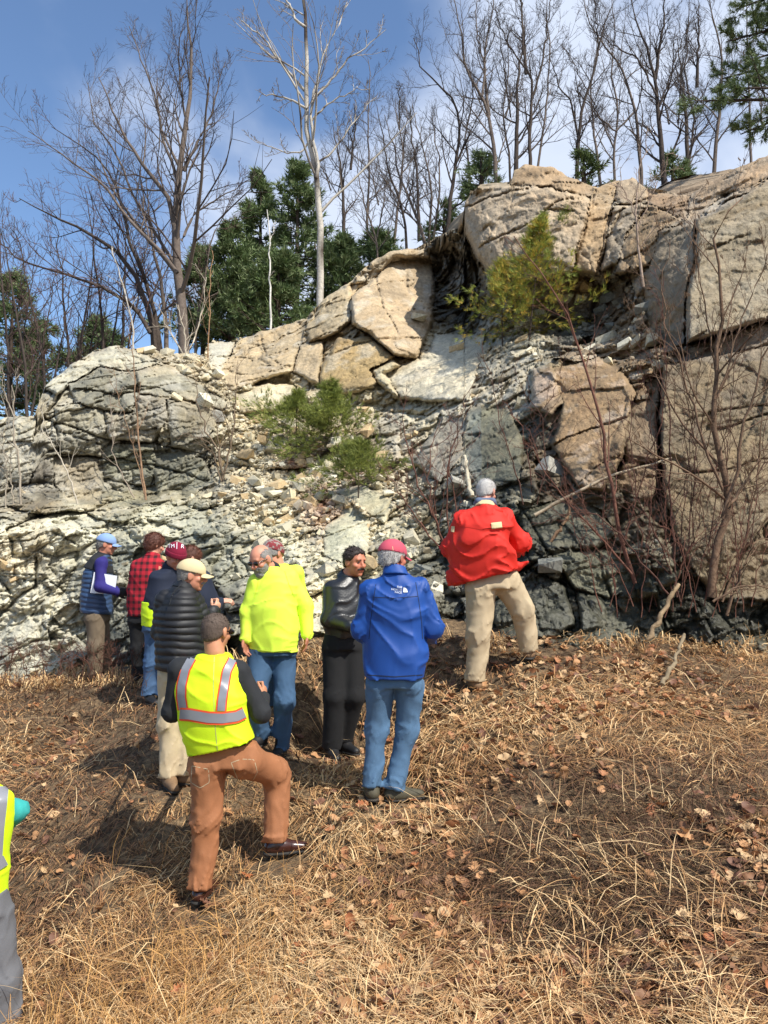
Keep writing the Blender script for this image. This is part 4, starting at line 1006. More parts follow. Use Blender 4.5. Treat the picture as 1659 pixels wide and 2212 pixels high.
bare_tree('bare_tree', 'leaning bare tree with long limbs sweeping left, behind the left crag', 'tree', [
  (T([(335, 800), (330, 700), (300, 610), (255, 545), (190, 500), (100, 460), (40, 430)], 20), mw(16, 20), .01),
  (T([(345, 800), (338, 690), (310, 600), (280, 520), (262, 430), (225, 350), (150, 300), (110, 270)], 20.4), mw(12, 20), .008),
  (T([(325, 720), (290, 660), (220, 620), (130, 590), (40, 560), (-30, 500)], 19.6), mw(9, 20), .008)],
  BKd, TWr, 12, [(13, .38, .15), (7, .55, .1), (5, .5, .12)], 'bare trees along the top of the left crag', up=.07, rmin=.006)
bare_tree('bare_tree', 'slim bare tree in a clump between the big tree and the white sapling', 'tree', [
  (T([(360, 800), (358, 700), (350, 620), (330, 540), (320, 450), (315, 380)], 21), mw(12, 21), .01),
  (T([(352, 790), (340, 700), (322, 640), (300, 560), (275, 480)], 21.5), mw(9, 21), .008),
  (T([(420, 800), (425, 700), (440, 620), (450, 540), (480, 470), (520, 410)], 21), mw(7, 21), .008)],
  BK, TWr, 13, [(13, .36, .2), (7, .55, .1), (5, .5, .12)], 'bare trees along the top of the left crag', up=.08, rmin=.006)
for i, (x0, lean, h, Y, sd_) in enumerate([(100, -70, 420, 19, 1), (150, -30, 380, 20, 2), (60, -60, 420, 18, 3), (170, 40, 330, 22, 4), (20, -30, 500, 21, 5), (225, -40, 400, 22, 6), (265, 10, 330, 23, 7)]):
    by = 905 - max(0, x0 - 80) * .7
    bare_tree('bare_tree', ['slender dark tree leaning left beyond the edge of the crag', 'slender dark tree beyond the left crag, second from its edge', 'tree leaning out of frame at the far left', 'thin upright tree behind the shoulder of the left crag', 'bare tree at the left margin of the photo', 'thin tree leaning left behind the top of the left crag', 'thin upright tree behind the peak of the left crag'][i], 'tree', [
      (T([(x0, by + 40), (x0 + lean * .1, by - h * .3), (x0 + lean * .5, by - h * .6), (x0 + lean, by - h)], Y), mw(8, Y), .008),
      (T([(x0 + 4, by + 20), (x0 + 30, by - h * .35), (x0 + 60, by - h * .75)], Y + .5), mw(6, Y), .006)],
      BKd, TWr, 30 + sd_, [(11, .38, .12), (6, .5, .1), (3, .5, .15)], 'slender trees beyond the left crag', k0=6, up=.09, rmin=.006)
# the birch
bare_tree('birch_tree', 'tall pale barked birch standing at the head of the rock slope', 'tree', [
  (T([(693, 700), (692, 640), (693, 560), (690, 470), (684, 400), (678, 350), (666, 300), (660, 240), (663, 180), (661, 100), (655, 0), (650, -70)], 18), mw(17, 18), .03),
  (T([(683, 385), (688, 350), (676, 310), (672, 255), (676, 200), (690, 150), (704, 100), (728, 60), (748, 0)], 17.9), mw(8, 18), .01),
  (T([(663, 235), (640, 222), (618, 212), (590, 205), (560, 207)], 17.7), mw(6, 18), .008),
  (T([(662, 200), (645, 180), (620, 150), (600, 125), (575, 90), (540, 60), (515, 35)], 18.2), mw(7, 18), .008),
  (T([(661, 60), (640, 45), (625, 10), (600, -30)], 18), mw(7, 18), .01),
  (T([(674, 260), (700, 230), (730, 212), (770, 195), (800, 190)], 18.3), mw(5, 18), .006),
  (T([(676, 215), (710, 180), (750, 130), (790, 100), (835, 65)], 17.8), mw(6, 18), .006),
  (T([(688, 350), (710, 335), (740, 300), (760, 270), (790, 235), (812, 205)], 18), mw(5, 18), .006),
  (T([(664, 310), (650, 330), (620, 330), (585, 320), (545, 300)], 18), mw(4, 18), .005)],
  lin('#b9b2a6'), lin('#7d726a'), 15, [(7, .40, .25), (5, .5, .15), (4, .5, .2)], up=.07, blotch=lin('#4a4039'), rmin=.006, k0=10)
bare_tree('dead_sapling', 'thin white dead sapling in front of the dark pines', 'tree', [
  (T([(585, 730), (584, 640), (583, 560), (580, 500), (576, 455)], 17.5), mw(5.5, 17.5), .012),
  (T([(583, 520), (590, 500), (592, 480)], 17.5), .012, .006)], lin('#d0ccc4'), lin('#b5aea4'), 16, [(4, .12, .4), (2, .4, .2)], rmin=.005, k0=6)
bare_tree('young_birch', 'thin pale birch sapling with a spray of white branches below the big tree', 'tree', [
  (T([(402, 800), (402, 760), (398, 720), (385, 660)], 15.8), mw(5, 15.8), .008),
  (T([(402, 770), (425, 720), (438, 660), (445, 600)], 15.8), mw(4, 15.8), .006),
  (T([(402, 775), (380, 740), (360, 700), (345, 660)], 15.8), mw(4, 15.8), .006)], lin('#b5aa98'), lin('#a39784'), 17, [(6, .4, .2), (4, .5, .2)], up=.05, rmin=.005, k0=5)
bare_tree('young_birch', 'thin white birch stem leaning left on top of the left crag', 'tree', [
  (T([(290, 790), (285, 700), (272, 640), (255, 585), (240, 530)], 16), mw(5, 16), .008)], lin('#bdb5a8'), lin('#94897c'), 18, [(6, .25, .3), (3, .5, .2)], rmin=.005, k0=5)
bare_tree('young_birch', 'straight orange tinted sapling by the pale boulder on the skyline', 'tree', [
  (T([(447, 830), (449, 750), (452, 680), (455, 610), (462, 540)], 15), mw(4, 15), .006)], lin('#9a7a5c'), lin('#7d6a58'), 19, [(7, .22, .35), (3, .5, .2)], rmin=.004, k0=5)
# row of bare trees above the right hand rock
YR = 20
R_ = [
 ('bare tree with a forked crown behind the left end of the top slab', [([(1076, 440), (1068, 330), (1057, 250), (1040, 205), (1020, 180), (1003, 130), (992, 60), (980, -20)], 13, 0), ([(1057, 250), (1046, 170), (1048, 100), (1060, 40), (1070, -20)], 9, .4), ([(1042, 208), (1048, 150), (1030, 80), (1028, 0)], 6, -.3)], 18.5),
 ('straight slim bare tree rising from the top of the highest slab', [([(1146, 400), (1144, 300), (1150, 220), (1146, 170), (1134, 130), (1128, 60), (1124, -20)], 11, 0), ([(1148, 215), (1160, 180), (1175, 120), (1183, 50), (1190, -10)], 7, .3), ([(1136, 150), (1110, 115), (1085, 70), (1070, 20)], 5, .2)], 18),
 ('very thin dark tree close behind the slim tree on the highest slab', [([(1157, 400), (1170, 300), (1184, 200), (1188, 110), (1180, 40), (1184, -20)], 7, 0)], 18.4),
 ('dark bare tree leaning right in the middle of the skyline', [([(1245, 420), (1248, 310), (1256, 240), (1278, 170), (1298, 100), (1308, 50), (1328, -10)], 12, 0), ([(1250, 300), (1232, 220), (1205, 180), (1190, 130)], 7, .5), ([(1292, 120), (1290, 60), (1285, 0)], 6, .4)], 19),
 ('crooked bare tree right of the leaning one', [([(1388, 430), (1378, 280), (1368, 220), (1350, 160), (1330, 130), (1300, 90), (1270, 40), (1262, -10)], 11, 0), ([(1372, 240), (1330, 285), (1290, 250), (1250, 200)], 6, .6)], 19.5),
 ('stout grey bare tree with upright limbs towards the right', [([(1438, 440), (1428, 340), (1424, 240), (1414, 160), (1396, 110), (1378, 60), (1358, -10)], 17, 0), ([(1416, 170), (1424, 110), (1432, 50), (1440, -20)], 11, .3), ([(1420, 210), (1380, 130), (1330, 100), (1290, 70)], 6, -.4), ([(1425, 230), (1452, 150), (1470, 90), (1500, 40)], 5, -.2)], 18.5),
 ('grey bare tree with a curved trunk before the hanging pine boughs', [([(1538, 430), (1548, 290), (1556, 200), (1560, 125), (1546, 60), (1528, -20)], 12, 0), ([(1556, 200), (1590, 150), (1620, 90), (1650, 60)], 5, .3)], 17),
 ('dark bare tree just left of the top slab', [([(964, 530), (972, 440), (984, 350), (994, 280), (985, 220), (940, 180), (910, 140), (895, 80)], 12, 0), ([(982, 360), (1010, 300), (1030, 260), (1060, 200)], 7, .4)], 19),
 ('bare tree with low spreading limbs above the dark cleft', [([(928, 560), (905, 480), (880, 420), (860, 370), (850, 310), (832, 250)], 10, 0), ([(925, 540), (932, 440), (925, 360), (905, 290), (890, 230)], 8, .5), ([(935, 520), (950, 420), (948, 330), (930, 250)], 7, .7)], 20),
 ('thin bare tree standing left of the low spreading one', [([(880, 560), (875, 480), (858, 420), (840, 380), (828, 300), (815, 230)], 8, 0), ([(870, 470), (890, 400), (900, 320)], 5, .2)], 21),
 ('thin bare tree between the birch and the spreading trees', [([(820, 600), (812, 520), (790, 450), (775, 390), (770, 330)], 7, 0), ([(812, 520), (830, 440), (838, 380)], 5, .2)], 22),
 ('bare tree filling the gap right of the stout grey tree', [([(1478, 430), (1490, 330), (1500, 250), (1480, 160), (1485, 80), (1490, 0)], 8, 0), ([(1440, 360), (1480, 260), (1520, 200), (1545, 150)], 7, .3)], 21),
 ('slim bare tree between the two middle trees of the skyline', [([(1330, 430), (1325, 330), (1335, 240), (1320, 150), (1330, 60), (1320, -10)], 8, 0), ([(1326, 320), (1290, 240), (1240, 190)], 5, .3)], 22),
 ('slim bare tree behind the crooked forked crown', [([(1105, 430), (1098, 330), (1085, 240), (1098, 150), (1100, 60)], 7, 0), ([(1010, 460), (1015, 380), (1005, 300), (1020, 220), (1015, 120)], 7, .5)], 22)]
for i, (lb, st, Y) in enumerate(R_):
    stems = [(T(p, Y + dy), mw(w * .85, Y), .009) for p, w, dy in st]
    bare_tree('bare_tree', lb, 'tree', stems, BK if i % 2 == 0 else BKd, lin('#4c4543'), 50 + i, [(13, .36, .15), (8, .52, .1), (5, .52, .12)], 'bare trees on the skyline', k0=7, up=.1, rmin=.0042)

# fainter trees farther back share the shapes of two of the skyline trees
def copy_tree(o, parent=None):
    c = o.copy(); COL.objects.link(c); c.parent = parent
    for ch in o.children: copy_tree(ch, c)
    return c
srcs = [o for o in bpy.data.objects if o.type == 'EMPTY' and o.get('group') == 'bare trees on the skyline']
FAR = [(745, 560, 24, 5, .9, 'grey bare tree far back just right of the birch'), (795, 560, 25, 12, 1.1, 'hazy bare tree far back over the low pine right of the birch'), (850, 540, 24, 6, 1.0, 'hazy bare tree far back left of the low spreading limbs'), (905, 520, 26, 3, 1.1, 'far bare tree behind the low spreading limbs'),
 (1115, 420, 25, 5, 1.2, 'far bare tree between the forked crown and the slim skyline tree'), (1300, 430, 26, 6, 1.15, 'far bare tree right of the dark leaning tree'), 
 (1490, 440, 24, 5, 1.15, 'far bare tree right of the stout grey tree'), (1625, 400, 24, 12, 1.1, 'far bare tree at the right margin'), (690, 640, 26, 6, .9, 'far bare tree hidden behind the birch trunk')]
for x_, y_, Yd, si, sc_, lb_ in FAR:
    o = copy_tree(srcs[si % len(srcs)]); o.location = Vector(at(x_, y_, Yd)); o.rotation_euler = (0, 0, x_ * .37); o.scale = (sc_,) * 3
    o['label'] = lb_; o['group'] = 'bare trees far back'
# ------------------------------------------------------------------ pines
needle_mat = material('pine_needles', attr=True, rough=.6, spec=.3, transl=.15)
def tufts(G, P, D, n, ln, w, spread, col, r, cvar=.3):
    """n thin needles fan out at each point P along D"""
    N = len(P)
    P = np.repeat(P, n, 0); D = np.repeat(D, n, 0)
    d = norm(D + r.normal(0, spread, (N * n, 3)))
    l_ = ln * r.uniform(.6, 1.15, N * n)[:, None]
    s = norm(np.cross(d, r.normal(size=(N * n, 3)))) * w * r.uniform(.7, 1.2, N * n)[:, None]
    V = np.stack([P - s * .5, P + s * .5, P + d * l_ + s * .15], 1).reshape(-1, 3)
    Tn = np.arange(N * n * 3).reshape(-1, 3)
    c = np.asarray(col)
    if c.ndim == 2: c = c[r.integers(0, len(c), N)]; c = np.repeat(c, n, 0)
    else: c = np.broadcast_to(c, (N * n, 3))
    c = c * r.uniform(1 - cvar, 1 + cvar, N * n)[:, None]
    G.add(V, Tn, np.repeat(c, 3, 0))
def pine(name, label, base, height, width, seed, cols, nb=40, nt=(5, 6), needle=(.16, .03), cat='pine tree', group=None, trunk_r=.12, bark=lin('#4a3f37'), low=.05, up=.25, sp=.55, ksub=3, shape=1.0, lean=(0, 0), pe=.75, dz=(-.1, .25)):
    r = np.random.default_rng(seed)
    root = empty(name, base); tag(root, label, cat, group)
    base = np.array(base)
    tr = base + np.stack([np.linspace(0, lean[0], 8), np.linspace(0, lean[1], 8), np.linspace(-.45, height, 8)], -1)
    G1, G2, G3 = Geo(), Geo(), Geo()
    P = tr[None]; R = np.linspace(trunk_r, trunk_r * .12, 8)[None]
    tubes(G1, P, R, 6, bark)
    t = low + (1 - low) * (np.arange(nb) + r.random(nb)) / nb
    az = r.uniform(0, 2 * math.pi, nb)
    ln = width * .5 * ((1 - t) ** pe * shape + .06) * r.uniform(.65, 1.2, nb)
    s0 = base + np.stack([t * lean[0], t * lean[1], t * height], -1)
    d = norm(np.stack([np.cos(az), np.sin(az), r.uniform(*dz, nb) + up * t], -1))
    n = 7; A = np.empty((nb, n, 3)); A[:, 0] = s0
    for s in range(1, n):
        d = norm(d + r.normal(0, .08, (nb, 3)) + (0, 0, up * .2)); A[:, s] = A[:, s - 1] + d * (ln / (n - 1))[:, None]
    AR = (trunk_r * .28 * (1 - .7 * t))[:, None] * np.linspace(1, .25, n)[None]
    tubes(G3, A, AR, 4, bark)
    B, BR = children(A, AR, nt[0], .2, 1, .42, .75, .1, 4, r, .1, .5, .5)
    tubes(G3, B, BR, 3, bark)
    pts = np.concatenate([A[:, 3:].reshape(-1, 3), B[:, 1:].reshape(-1, 3)])
    dirs = np.concatenate([norm(A[:, 3:] - A[:, 2:-1]).reshape(-1, 3), norm(B[:, 1:] - B[:, :-1]).reshape(-1, 3)])
    if ksub:
        rep = np.repeat(np.arange(len(pts)), ksub)
        pts = pts[rep] + r.normal(0, needle[0] * .35, (len(rep), 3)); dirs = dirs[rep]
    tufts(G2, pts, dirs, nt[1], needle[0], needle[1], sp, cols, r)
    G1.build('trunk', bark_mat, root); G3.build('branch', twig_mat, root); G2.build('foliage', needle_mat, root)
    return root
DG = np.array([lin('#64764a'), lin('#728355'), lin('#556840'), lin('#838f66')]); MG = np.array([lin('#4c5c33'), lin('#5f6e3c'), lin('#3c4b28')])
YG = np.array([lin('#b0a648'), lin('#98a048'), lin('#bba048'), lin('#7f8c40')]); SG = np.array([lin('#868f48'), lin('#979e50'), lin('#6a7638')])
PN = 'tall pines behind the left part of the rock'
pine('pine_tree', 'tall dark pine with a pointed top left of the birch', at(560, 745, 23), 5.1, 2.7, 1, DG, 60, (5, 5), (.21, .038), group=PN)
pine('pine_tree', 'tall dark pine directly behind the birch trunk', at(640, 745, 22.5), 5.3, 2.9, 2, DG, 60, (5, 5), (.21, .038), group=PN)
pine('pine_tree', 'lower dark pine between the big tree and the dead sapling', at(500, 760, 22), 3.6, 2.6, 3, DG, 50, (5, 5), (.21, .042), group=PN)
pine('pine_tree', 'bushy dark pine behind the trunk of the big bare tree', at(440, 780, 23), 3.3, 2.8, 4, DG, 45, (5, 5), (.21, .042), group=PN)
pine('pine_tree', 'low dark pine right of the birch', at(745, 690, 22), 2.2, 2.4, 5, DG, 42, (5, 5), (.21, .042), group=PN)
pine('pine_tree', 'low dark pine at the foot of the spreading bare trees', at(820, 640, 23), 1.8, 2.2, 6, DG, 36, (5, 5), (.21, .042), group=PN)
pine('pine_tree', 'low dark pine in the gap below the two tall pines', at(600, 760, 21), 2.6, 3.0, 7, DG, 40, (5, 5), (.21, .042), group=PN)
pine('pine_tree', 'greyish pine at the left margin beyond the crag', at(18, 930, 24), 4.8, 3.0, 8, DG * 1.1, 50, (5, 5), (.22, .035), group=PN)
pine('pine_tree', 'dark pine low behind the left edge of the crag', at(90, 920, 25), 3.2, 3.2, 9, DG, 45, (5, 5), (.22, .035), group=PN)
pine('pine_tree', 'dark pine behind the shoulder of the left crag', at(220, 860, 26), 2.6, 3.4, 10, DG, 40, (5, 5), (.22, .035), group=PN)
PR = 'small pines behind the skyline of the right rock'
pine('pine_tree', 'dark young pine left of the highest slab', at(1040, 440, 19), 1.25, 1.4, 11, DG, 18, (3, 4), (.18, .03), group=PR)
pine('pine_tree', 'young pine behind the notch of the skyline', at(1262, 430, 18), 1.15, 1.2, 12, MG, 15, (3, 4), (.15, .025), group=PR)
pine('pine_tree', 'young pine behind the stout grey tree', at(1455, 440, 20), 1.2, 1.6, 13, DG, 17, (3, 4), (.18, .03), group=PR)
pine('pine_tree', 'dark pine low in the wood left of the dark cleft', at(960, 560, 21), 1.5, 1.5, 14, DG, 16, (3, 4), (.18, .03), group=PR)
# big pine whose boughs hang in from the right
def bough_pine():
    r = np.random.default_rng(77)
    base = at(1800, 420, 15)
    root = empty('pine_tree', base); tag(root, 'big dark pine hanging its boughs into the top right corner', 'pine tree')
    G1, G2, G3 = Geo(), Geo(), Geo()
    tr = np.array([base, base + (0, 0, 4), base + (.1, 0, 8)]); P = resample(tr, 8)[None]
    tubes(G1, P, np.linspace(.2, .1, 8)[None], 8, lin('#4a3f37'))
    ends = [((1790, 250), (1660, 215), (1500, 218)), ((1790, 180), (1680, 140), (1560, 170)), ((1790, 100), (1680, 60), (1570, 90)), ((1790, 20), (1700, -20), (1590, 20)), ((1790, -50), (1690, -80), (1540, -40)), ((1790, 60), (1720, 100), (1620, 130)), ((1790, 140), (1700, 190), (1580, 190)), ((1790, -10), (1720, 20), (1630, 50)), ((1790, 200), (1720, 240), (1600, 290))]
    for j, e in enumerate(ends):
        p = resample(np.array([at(x, y, 15 + dy) for (x, y), dy in zip(e, (0, -.3 + j % 3 * .3, (-.6, .5, .1)[j % 3]))]), 9)[None]
        R = np.linspace(.05, .012, 9)[None]
        tubes(G3, p, R, 5, lin('#3c332d'))
        B, BR = children(p, R, 14, .25, 1, .34, .7, .08, 6, r, .12, .5, .6)
        tubes(G3, B, BR, 4, lin('#3c332d'))
        C_, CR = children(B, BR, 5, .2, 1, .4, .7, .08, 4, r, .12, .5, .5)
        tubes(G3, C_, CR, 3, lin('#3c332d'))
        pts = np.concatenate([B[:, 3:].reshape(-1, 3), C_[:, 1:].reshape(-1, 3)]); dirs = np.concatenate([norm(B[:, 3:] - B[:, 2:-1]).reshape(-1, 3), norm(C_[:, 1:] - C_[:, :-1]).reshape(-1, 3)])
        tufts(G2, pts, dirs, 12, .13, .014, .6, DG * .9, r)
    G1.build('trunk', bark_mat, root); G3.build('branch', twig_mat, root); G2.build('foliage', needle_mat, root)
bough_pine()
# young pines growing on the rock
PS = 'young pines growing on the ledges of the rock'
def sap(label, px_, py_, hpx, wpx, seed, cols, nb, Yo=-.3, **kw):
    p = rock_point(px_, py_); p[1] += Yo
    k = p[1] / FPX
    pine('pine_sapling', label, p, hpx * k, wpx * k * 1.45, seed, cols, int(nb * 1.35), (5, 9), (.115, .0070), 'young pine', PS, trunk_r=.016, low=.0, up=.38, sp=.34, ksub=2, shape=1.15, pe=1.4, dz=(-.35, .1), **kw)
sap('left one of the two green young pines on the scree', 645, 955, 98, 160, 21, SG, 30)
sap('right one of the two green young pines on the scree, the taller', 718, 985, 150, 180, 22, SG, 42)
sap('small low young pine below the two green ones on the scree', 778, 1055, 92, 155, 23, SG * .9, 26)
sap('yellow green young pine under the overhanging slab, left of the pair', 1075, 735, 150, 150, 24, YG, 28, Yo=-.5)
sap('largest yellow green young pine, in front of the overhanging slab', 1125, 728, 240, 190, 25, YG, 42, Yo=-.55, lean=(.25, 0))
sap('slim greener young pine at the right of the ledge below the top slab', 1165, 640, 190, 120, 26, SG, 16, Yo=-.5, lean=(.5, 0))

# ------------------------------------------------------------------ shrubs and saplings before the rock
SH = lin('#5a4138'); SHr = lin('#6b4a3e'); SHg = lin('#7a6a58')
def shrub(name, label, stems, col, seed, levels, group=None, cat='shrub', rmin=.0022, up=.04, angs=(.6, .6, .6), wander=.09, k0=6):
    return bare_tree(name, label, cat, stems, col, col, seed, levels, group, k0=k0, up=up, rmin=rmin, angs=angs, wander=wander)
BS = 'leafless shrubs at the foot of the right hand slabs'
ald = shrub('alder_shrub', 'large bare alder with catkins before the big slab on the right', [
  (T([(1535, 1290), (1545, 1180), (1575, 1100), (1560, 990), (1540, 900), (1545, 820), (1555, 740), (1562, 640), (1540, 520), (1600, 420)], 7.7), .040, .006),
  (T([(1560, 1120), (1590, 1030), (1600, 940), (1640, 820), (1659, 740), (1690, 600)], 7.5), .018, .004),
  (T([(1562, 1060), (1520, 960), (1500, 880), (1470, 800), (1440, 700), (1435, 600), (1450, 520)], 7.6), .014, .003),
  (T([(1575, 1100), (1620, 1020), (1659, 960), (1700, 900)], 7.4), .014, .004),
  (T([(1550, 860), (1590, 740), (1620, 650), (1659, 560), (1680, 500)], 7.6), .010, .003),
  (T([(1545, 800), (1530, 700), (1510, 600), (1500, 500), (1505, 440)], 7.9), .009, .003)], lin('#6d5847'), 101, [(10, .34, .15), (6, .5, .15), (3, .5, .2)], BS)
def catkins(root, n, seed):
    r = np.random.default_rng(seed); G = Geo()
    cr = [c for c in root.children if c.name.startswith('crown')][0]
    V = np.empty(len(cr.data.vertices) * 3, np.float32); cr.data.vertices.foreach_get('co', V); V = V.reshape(-1, 3) + np.array(root.location)
    V = V[V[:, 2] > CZ + .4]
    P = V[r.integers(0, len(V), n)]
    P = np.repeat(P, 3, 0) + r.normal(0, .01, (n * 3, 3))
    Q = P + np.stack([r.normal(0, .012, n * 3), r.normal(0, .012, n * 3), -r.uniform(.025, .05, n * 3)], -1)
    pl = np.stack([P, (P + Q) / 2, Q], 1); R = np.tile(np.array([.0025, .004, .002]), (n * 3, 1))
    tubes(G, pl, R, 4, lin('#6e5640')); tag(G.build('catkins', twig_mat, root), kind='stuff')
catkins(ald, 130, 5)
shrub('alder_shrub', 'bare alder with thin crossing stems right of the big alder', [
  (T([(1570, 1330), (1600, 1230), (1640, 1150), (1700, 1060)], 7.4), .016, .004),
  (T([(1540, 1300), (1590, 1270), (1640, 1265), (1700, 1290)], 7.2), .012, .004),
  (T([(1560, 1300), (1610, 1180), (1630, 1060), (1650, 900), (1670, 780)], 7.9), .012, .003)], lin('#6d5847'), 102, [(9, .3, .2), (5, .5, .15)], BS)
shrub('red_stem_shrub', 'tall red brown sapling leaning left across the middle slabs', [
  (T([(1372, 1260), (1350, 1200), (1335, 1120), (1310, 1000), (1290, 880), (1262, 780), (1225, 690), (1190, 620), (1150, 560), (1110, 500)], 7.9), .022, .004),
  (T([(1345, 1180), (1400, 1000), (1440, 850), (1430, 700), (1440, 600)], 8.2), .008, .003),
  (T([(1365, 1240), (1300, 1160), (1230, 1090), (1160, 1000), (1110, 900)], 7.7), .012, .003)], SHr, 103, [(12, .24, .2), (4, .5, .2), (3, .5, .2)], BS)
shrub('red_stem_shrub', 'straight thin stems right of the leaning red brown sapling', [
  (T([(1462, 1290), (1455, 1200), (1450, 1080), (1446, 960), (1430, 800), (1400, 700)], 7.8), .012, .003),
  (T([(1470, 1290), (1490, 1150), (1500, 1010), (1490, 880), (1480, 760)], 7.9), .008, .003),
  (T([(1450, 1290), (1400, 1230), (1330, 1140), (1250, 1100), (1170, 1120)], 7.6), .010, .003),
  (T([(1470, 1300), (1430, 1180), (1380, 1080), (1360, 960), (1370, 850)], 7.7), .008, .003)], SH, 104, [(10, .28, .2), (5, .5, .2)], BS)
shrub('red_stem_shrub', 'tangle of fine reddish stems low between the slab and the dark rocks', [
  (T([(x, 1310 + (x % 3) * 12), (x + dx * .3, 1220), (x + dx * .7, 1130), (x + dx, 1040 - (x * 3) % 60)], 7.6 + (x % 4) * .12), .006, .002) for x, dx in zip(range(1300, 1640, 17), [-90, 60, -40, 110, -130, 30, 80, -60, 120, -20, 50, 90, -80, 40, 130, -50, 70, 20, -30, 60, 90])],
  SHr, 120, [(7, .35, .15), (4, .5, .15)], BS, k0=4, wander=.1)
shrub('red_stem_shrub', 'fine stems rising before the joint between the upper and lower slab', [
  (T([(x, 1180), (x + dx * .3, 1040), (x + dx * .7, 880), (x + dx, 730 - (x * 3) % 60)], 7.9 + (x % 3) * .1), .006, .002) for x, dx in zip(range(1440, 1650, 30), [-60, 40, -30, 70, 20, -50, 60])],
  SH, 121, [(8, .3, .15), (4, .5, .15)], BS, k0=4, wander=.08)
shrub('young_birch', 'pale stemmed sapling growing on the ledge between the upper slabs', [
  (T([(1390, 620), (1382, 560), (1374, 500), (1378, 430), (1385, 350), (1400, 280)], 10.6), .02, .004),
  (T([(1376, 500), (1395, 450), (1420, 400), (1450, 330)], 10.6), .01, .003), (T([(1375, 470), (1345, 400), (1330, 340)], 10.6), .008, .003)], lin('#a08c7c'), 105, [(8, .3, .2), (5, .5, .2), (3, .5, .2)], cat='sapling', rmin=.003)
shrub('red_stem_shrub', 'dense thicket of thin red stems left of the red coat', [
  (T([(960, 1190), (940, 1120), (900, 1040), (880, 960), (868, 880)], 8.6), .014, .003),
  (T([(965, 1190), (930, 1090), (925, 1000), (945, 900)], 8.5), .010, .003),
  (T([(970, 1180), (965, 1080), (970, 980), (1010, 880)], 8.8), .012, .003),
  (T([(955, 1190), (900, 1120), (860, 1060), (830, 1010)], 8.4), .010, .003),
  (T([(980, 1180), (985, 1100), (975, 1020), (990, 930), (1000, 850)], 8.7), .009, .003)], SHr, 106, [(9, .35, .15), (5, .5, .15), (3, .5, .2)], BS)
shrub('red_stem_shrub', 'thin bare stems on the dark ledges above the red coat', [
  (T([(1130, 1090), (1110, 1000), (1080, 920), (1060, 820), (1040, 760)], 8.7), .008, .002),
  (T([(1150, 1080), (1140, 960), (1190, 860), (1220, 780)], 8.8), .008, .002),
  (T([(1160, 1090), (1180, 1010), (1170, 900), (1110, 800)], 8.9), .008, .002)], SH, 107, [(9, .35, .15), (5, .5, .15)], BS)
BL = 'thin bare saplings on the left crag'
shrub('bare_sapling', 'dark bare bush on the right edge of the left crag', [
  (T([(480, 1040), (475, 985), (440, 920), (425, 870), (420, 800)], 12.3), .02, .004), (T([(480, 1035), (500, 960), (510, 880), (512, 780)], 12.4), .02, .004),
  (T([(478, 1040), (455, 960), (400, 930)], 12.2), .012, .003), (T([(482, 1040), (470, 940), (460, 870)], 12.4), .012, .003)], SHg, 108, [(7, .4, .2), (5, .5, .15), (3, .5, .2)], BL, rmin=.003)
shrub('bare_sapling', 'tall thin brown sapling in front of the middle of the left crag', [
  (T([(315, 1080), (300, 960), (292, 860), (288, 780), (282, 700)], 11.9), .018, .005), (T([(312, 1070), (290, 970), (262, 880), (245, 800)], 11.9), .008, .003)], lin('#8a6f58'), 109, [(8, .2, .2), (4, .5, .2)], BL, rmin=.003)
shrub('bare_sapling', 'pale leaning stem crossing the lower face of the left crag', [
  (T([(168, 1090), (150, 1030), (130, 985), (95, 940), (85, 880)], 11.8), .014, .005)], lin('#b5ab9a'), 110, [(6, .3, .3), (3, .5, .2)], BL, rmin=.003)
shrub('bare_sapling', 'white forked stem at the left margin before the crag', [
  (T([(45, 1090), (42, 1000), (30, 920), (25, 860), (40, 800)], 11.6), .018, .006), (T([(30, 900), (10, 850), (0, 790)], 11.6), .010, .004),
  (T([(12, 1095), (15, 1010), (5, 930)], 11.6), .01, .004), (T([(30, 1095), (20, 1000), (-10, 940)], 11.6), .01, .004)], lin('#9d9282'), 111, [(7, .35, .25), (4, .5, .2)], BL, rmin=.003)
shrub('bare_sapling', 'thin curved stem on the right lower face of the left crag', [
  (T([(290, 1075), (260, 1020), (242, 970), (240, 900), (235, 850)], 11.9), .010, .004)], lin('#97897a'), 112, [(6, .3, .3), (3, .5, .2)], BL, rmin=.003)
shrub('bramble', 'tangle of reddish bramble stems at the foot of the pale ledge on the left', [
  (T([(x, 1465 + 5 * (x % 3)), (x + dx * .3, 1430), (x + dx * .7, 1400), (x + dx, 1385 + (x * 7) % 35)], 9.2 - (x % 5) * .15), .005, .002) for x, dx in zip(range(-20, 290, 14), [20, -30, 40, 10, -20, 35, -40, 25, 15, -35, 45, -10, 30, -25, 20, 35, -30, 10, 25, -20, 30, -30, 20])],
  lin('#5d3f34'), 113, [(5, .45, .1), (4, .6, .15)], cat='bramble', rmin=.0022, k0=4, wander=.16)
shrub('bramble', 'sparse dark weed stalks standing on the bank behind the men on the left', [
  (T([(x, 1560 - (x % 4) * 12), (x + 6, 1500), (x - 5 + (x % 3) * 8, 1450 - (x % 5) * 9)], 7.9), .003, .0015) for x in range(-10, 320, 15)],
  lin('#4d382c'), 114, [(4, .35, .3), (2, .5, .2)], cat='bramble', rmin=.0018, k0=4, wander=.14)
shrub('weed_stalk', 'lone dark dead stalk standing on the right of the bank', [(T([(1505, 1860), (1498, 1760), (1500, 1680), (1490, 1620)], 4.7), .0035, .0015), (T([(1575, 1840), (1568, 1760), (1585, 1690)], 4.7), .0025, .0012)], lin('#4a3327'), 115, [(4, .12, .3)], cat='dead stalk', rmin=.001, k0=4)

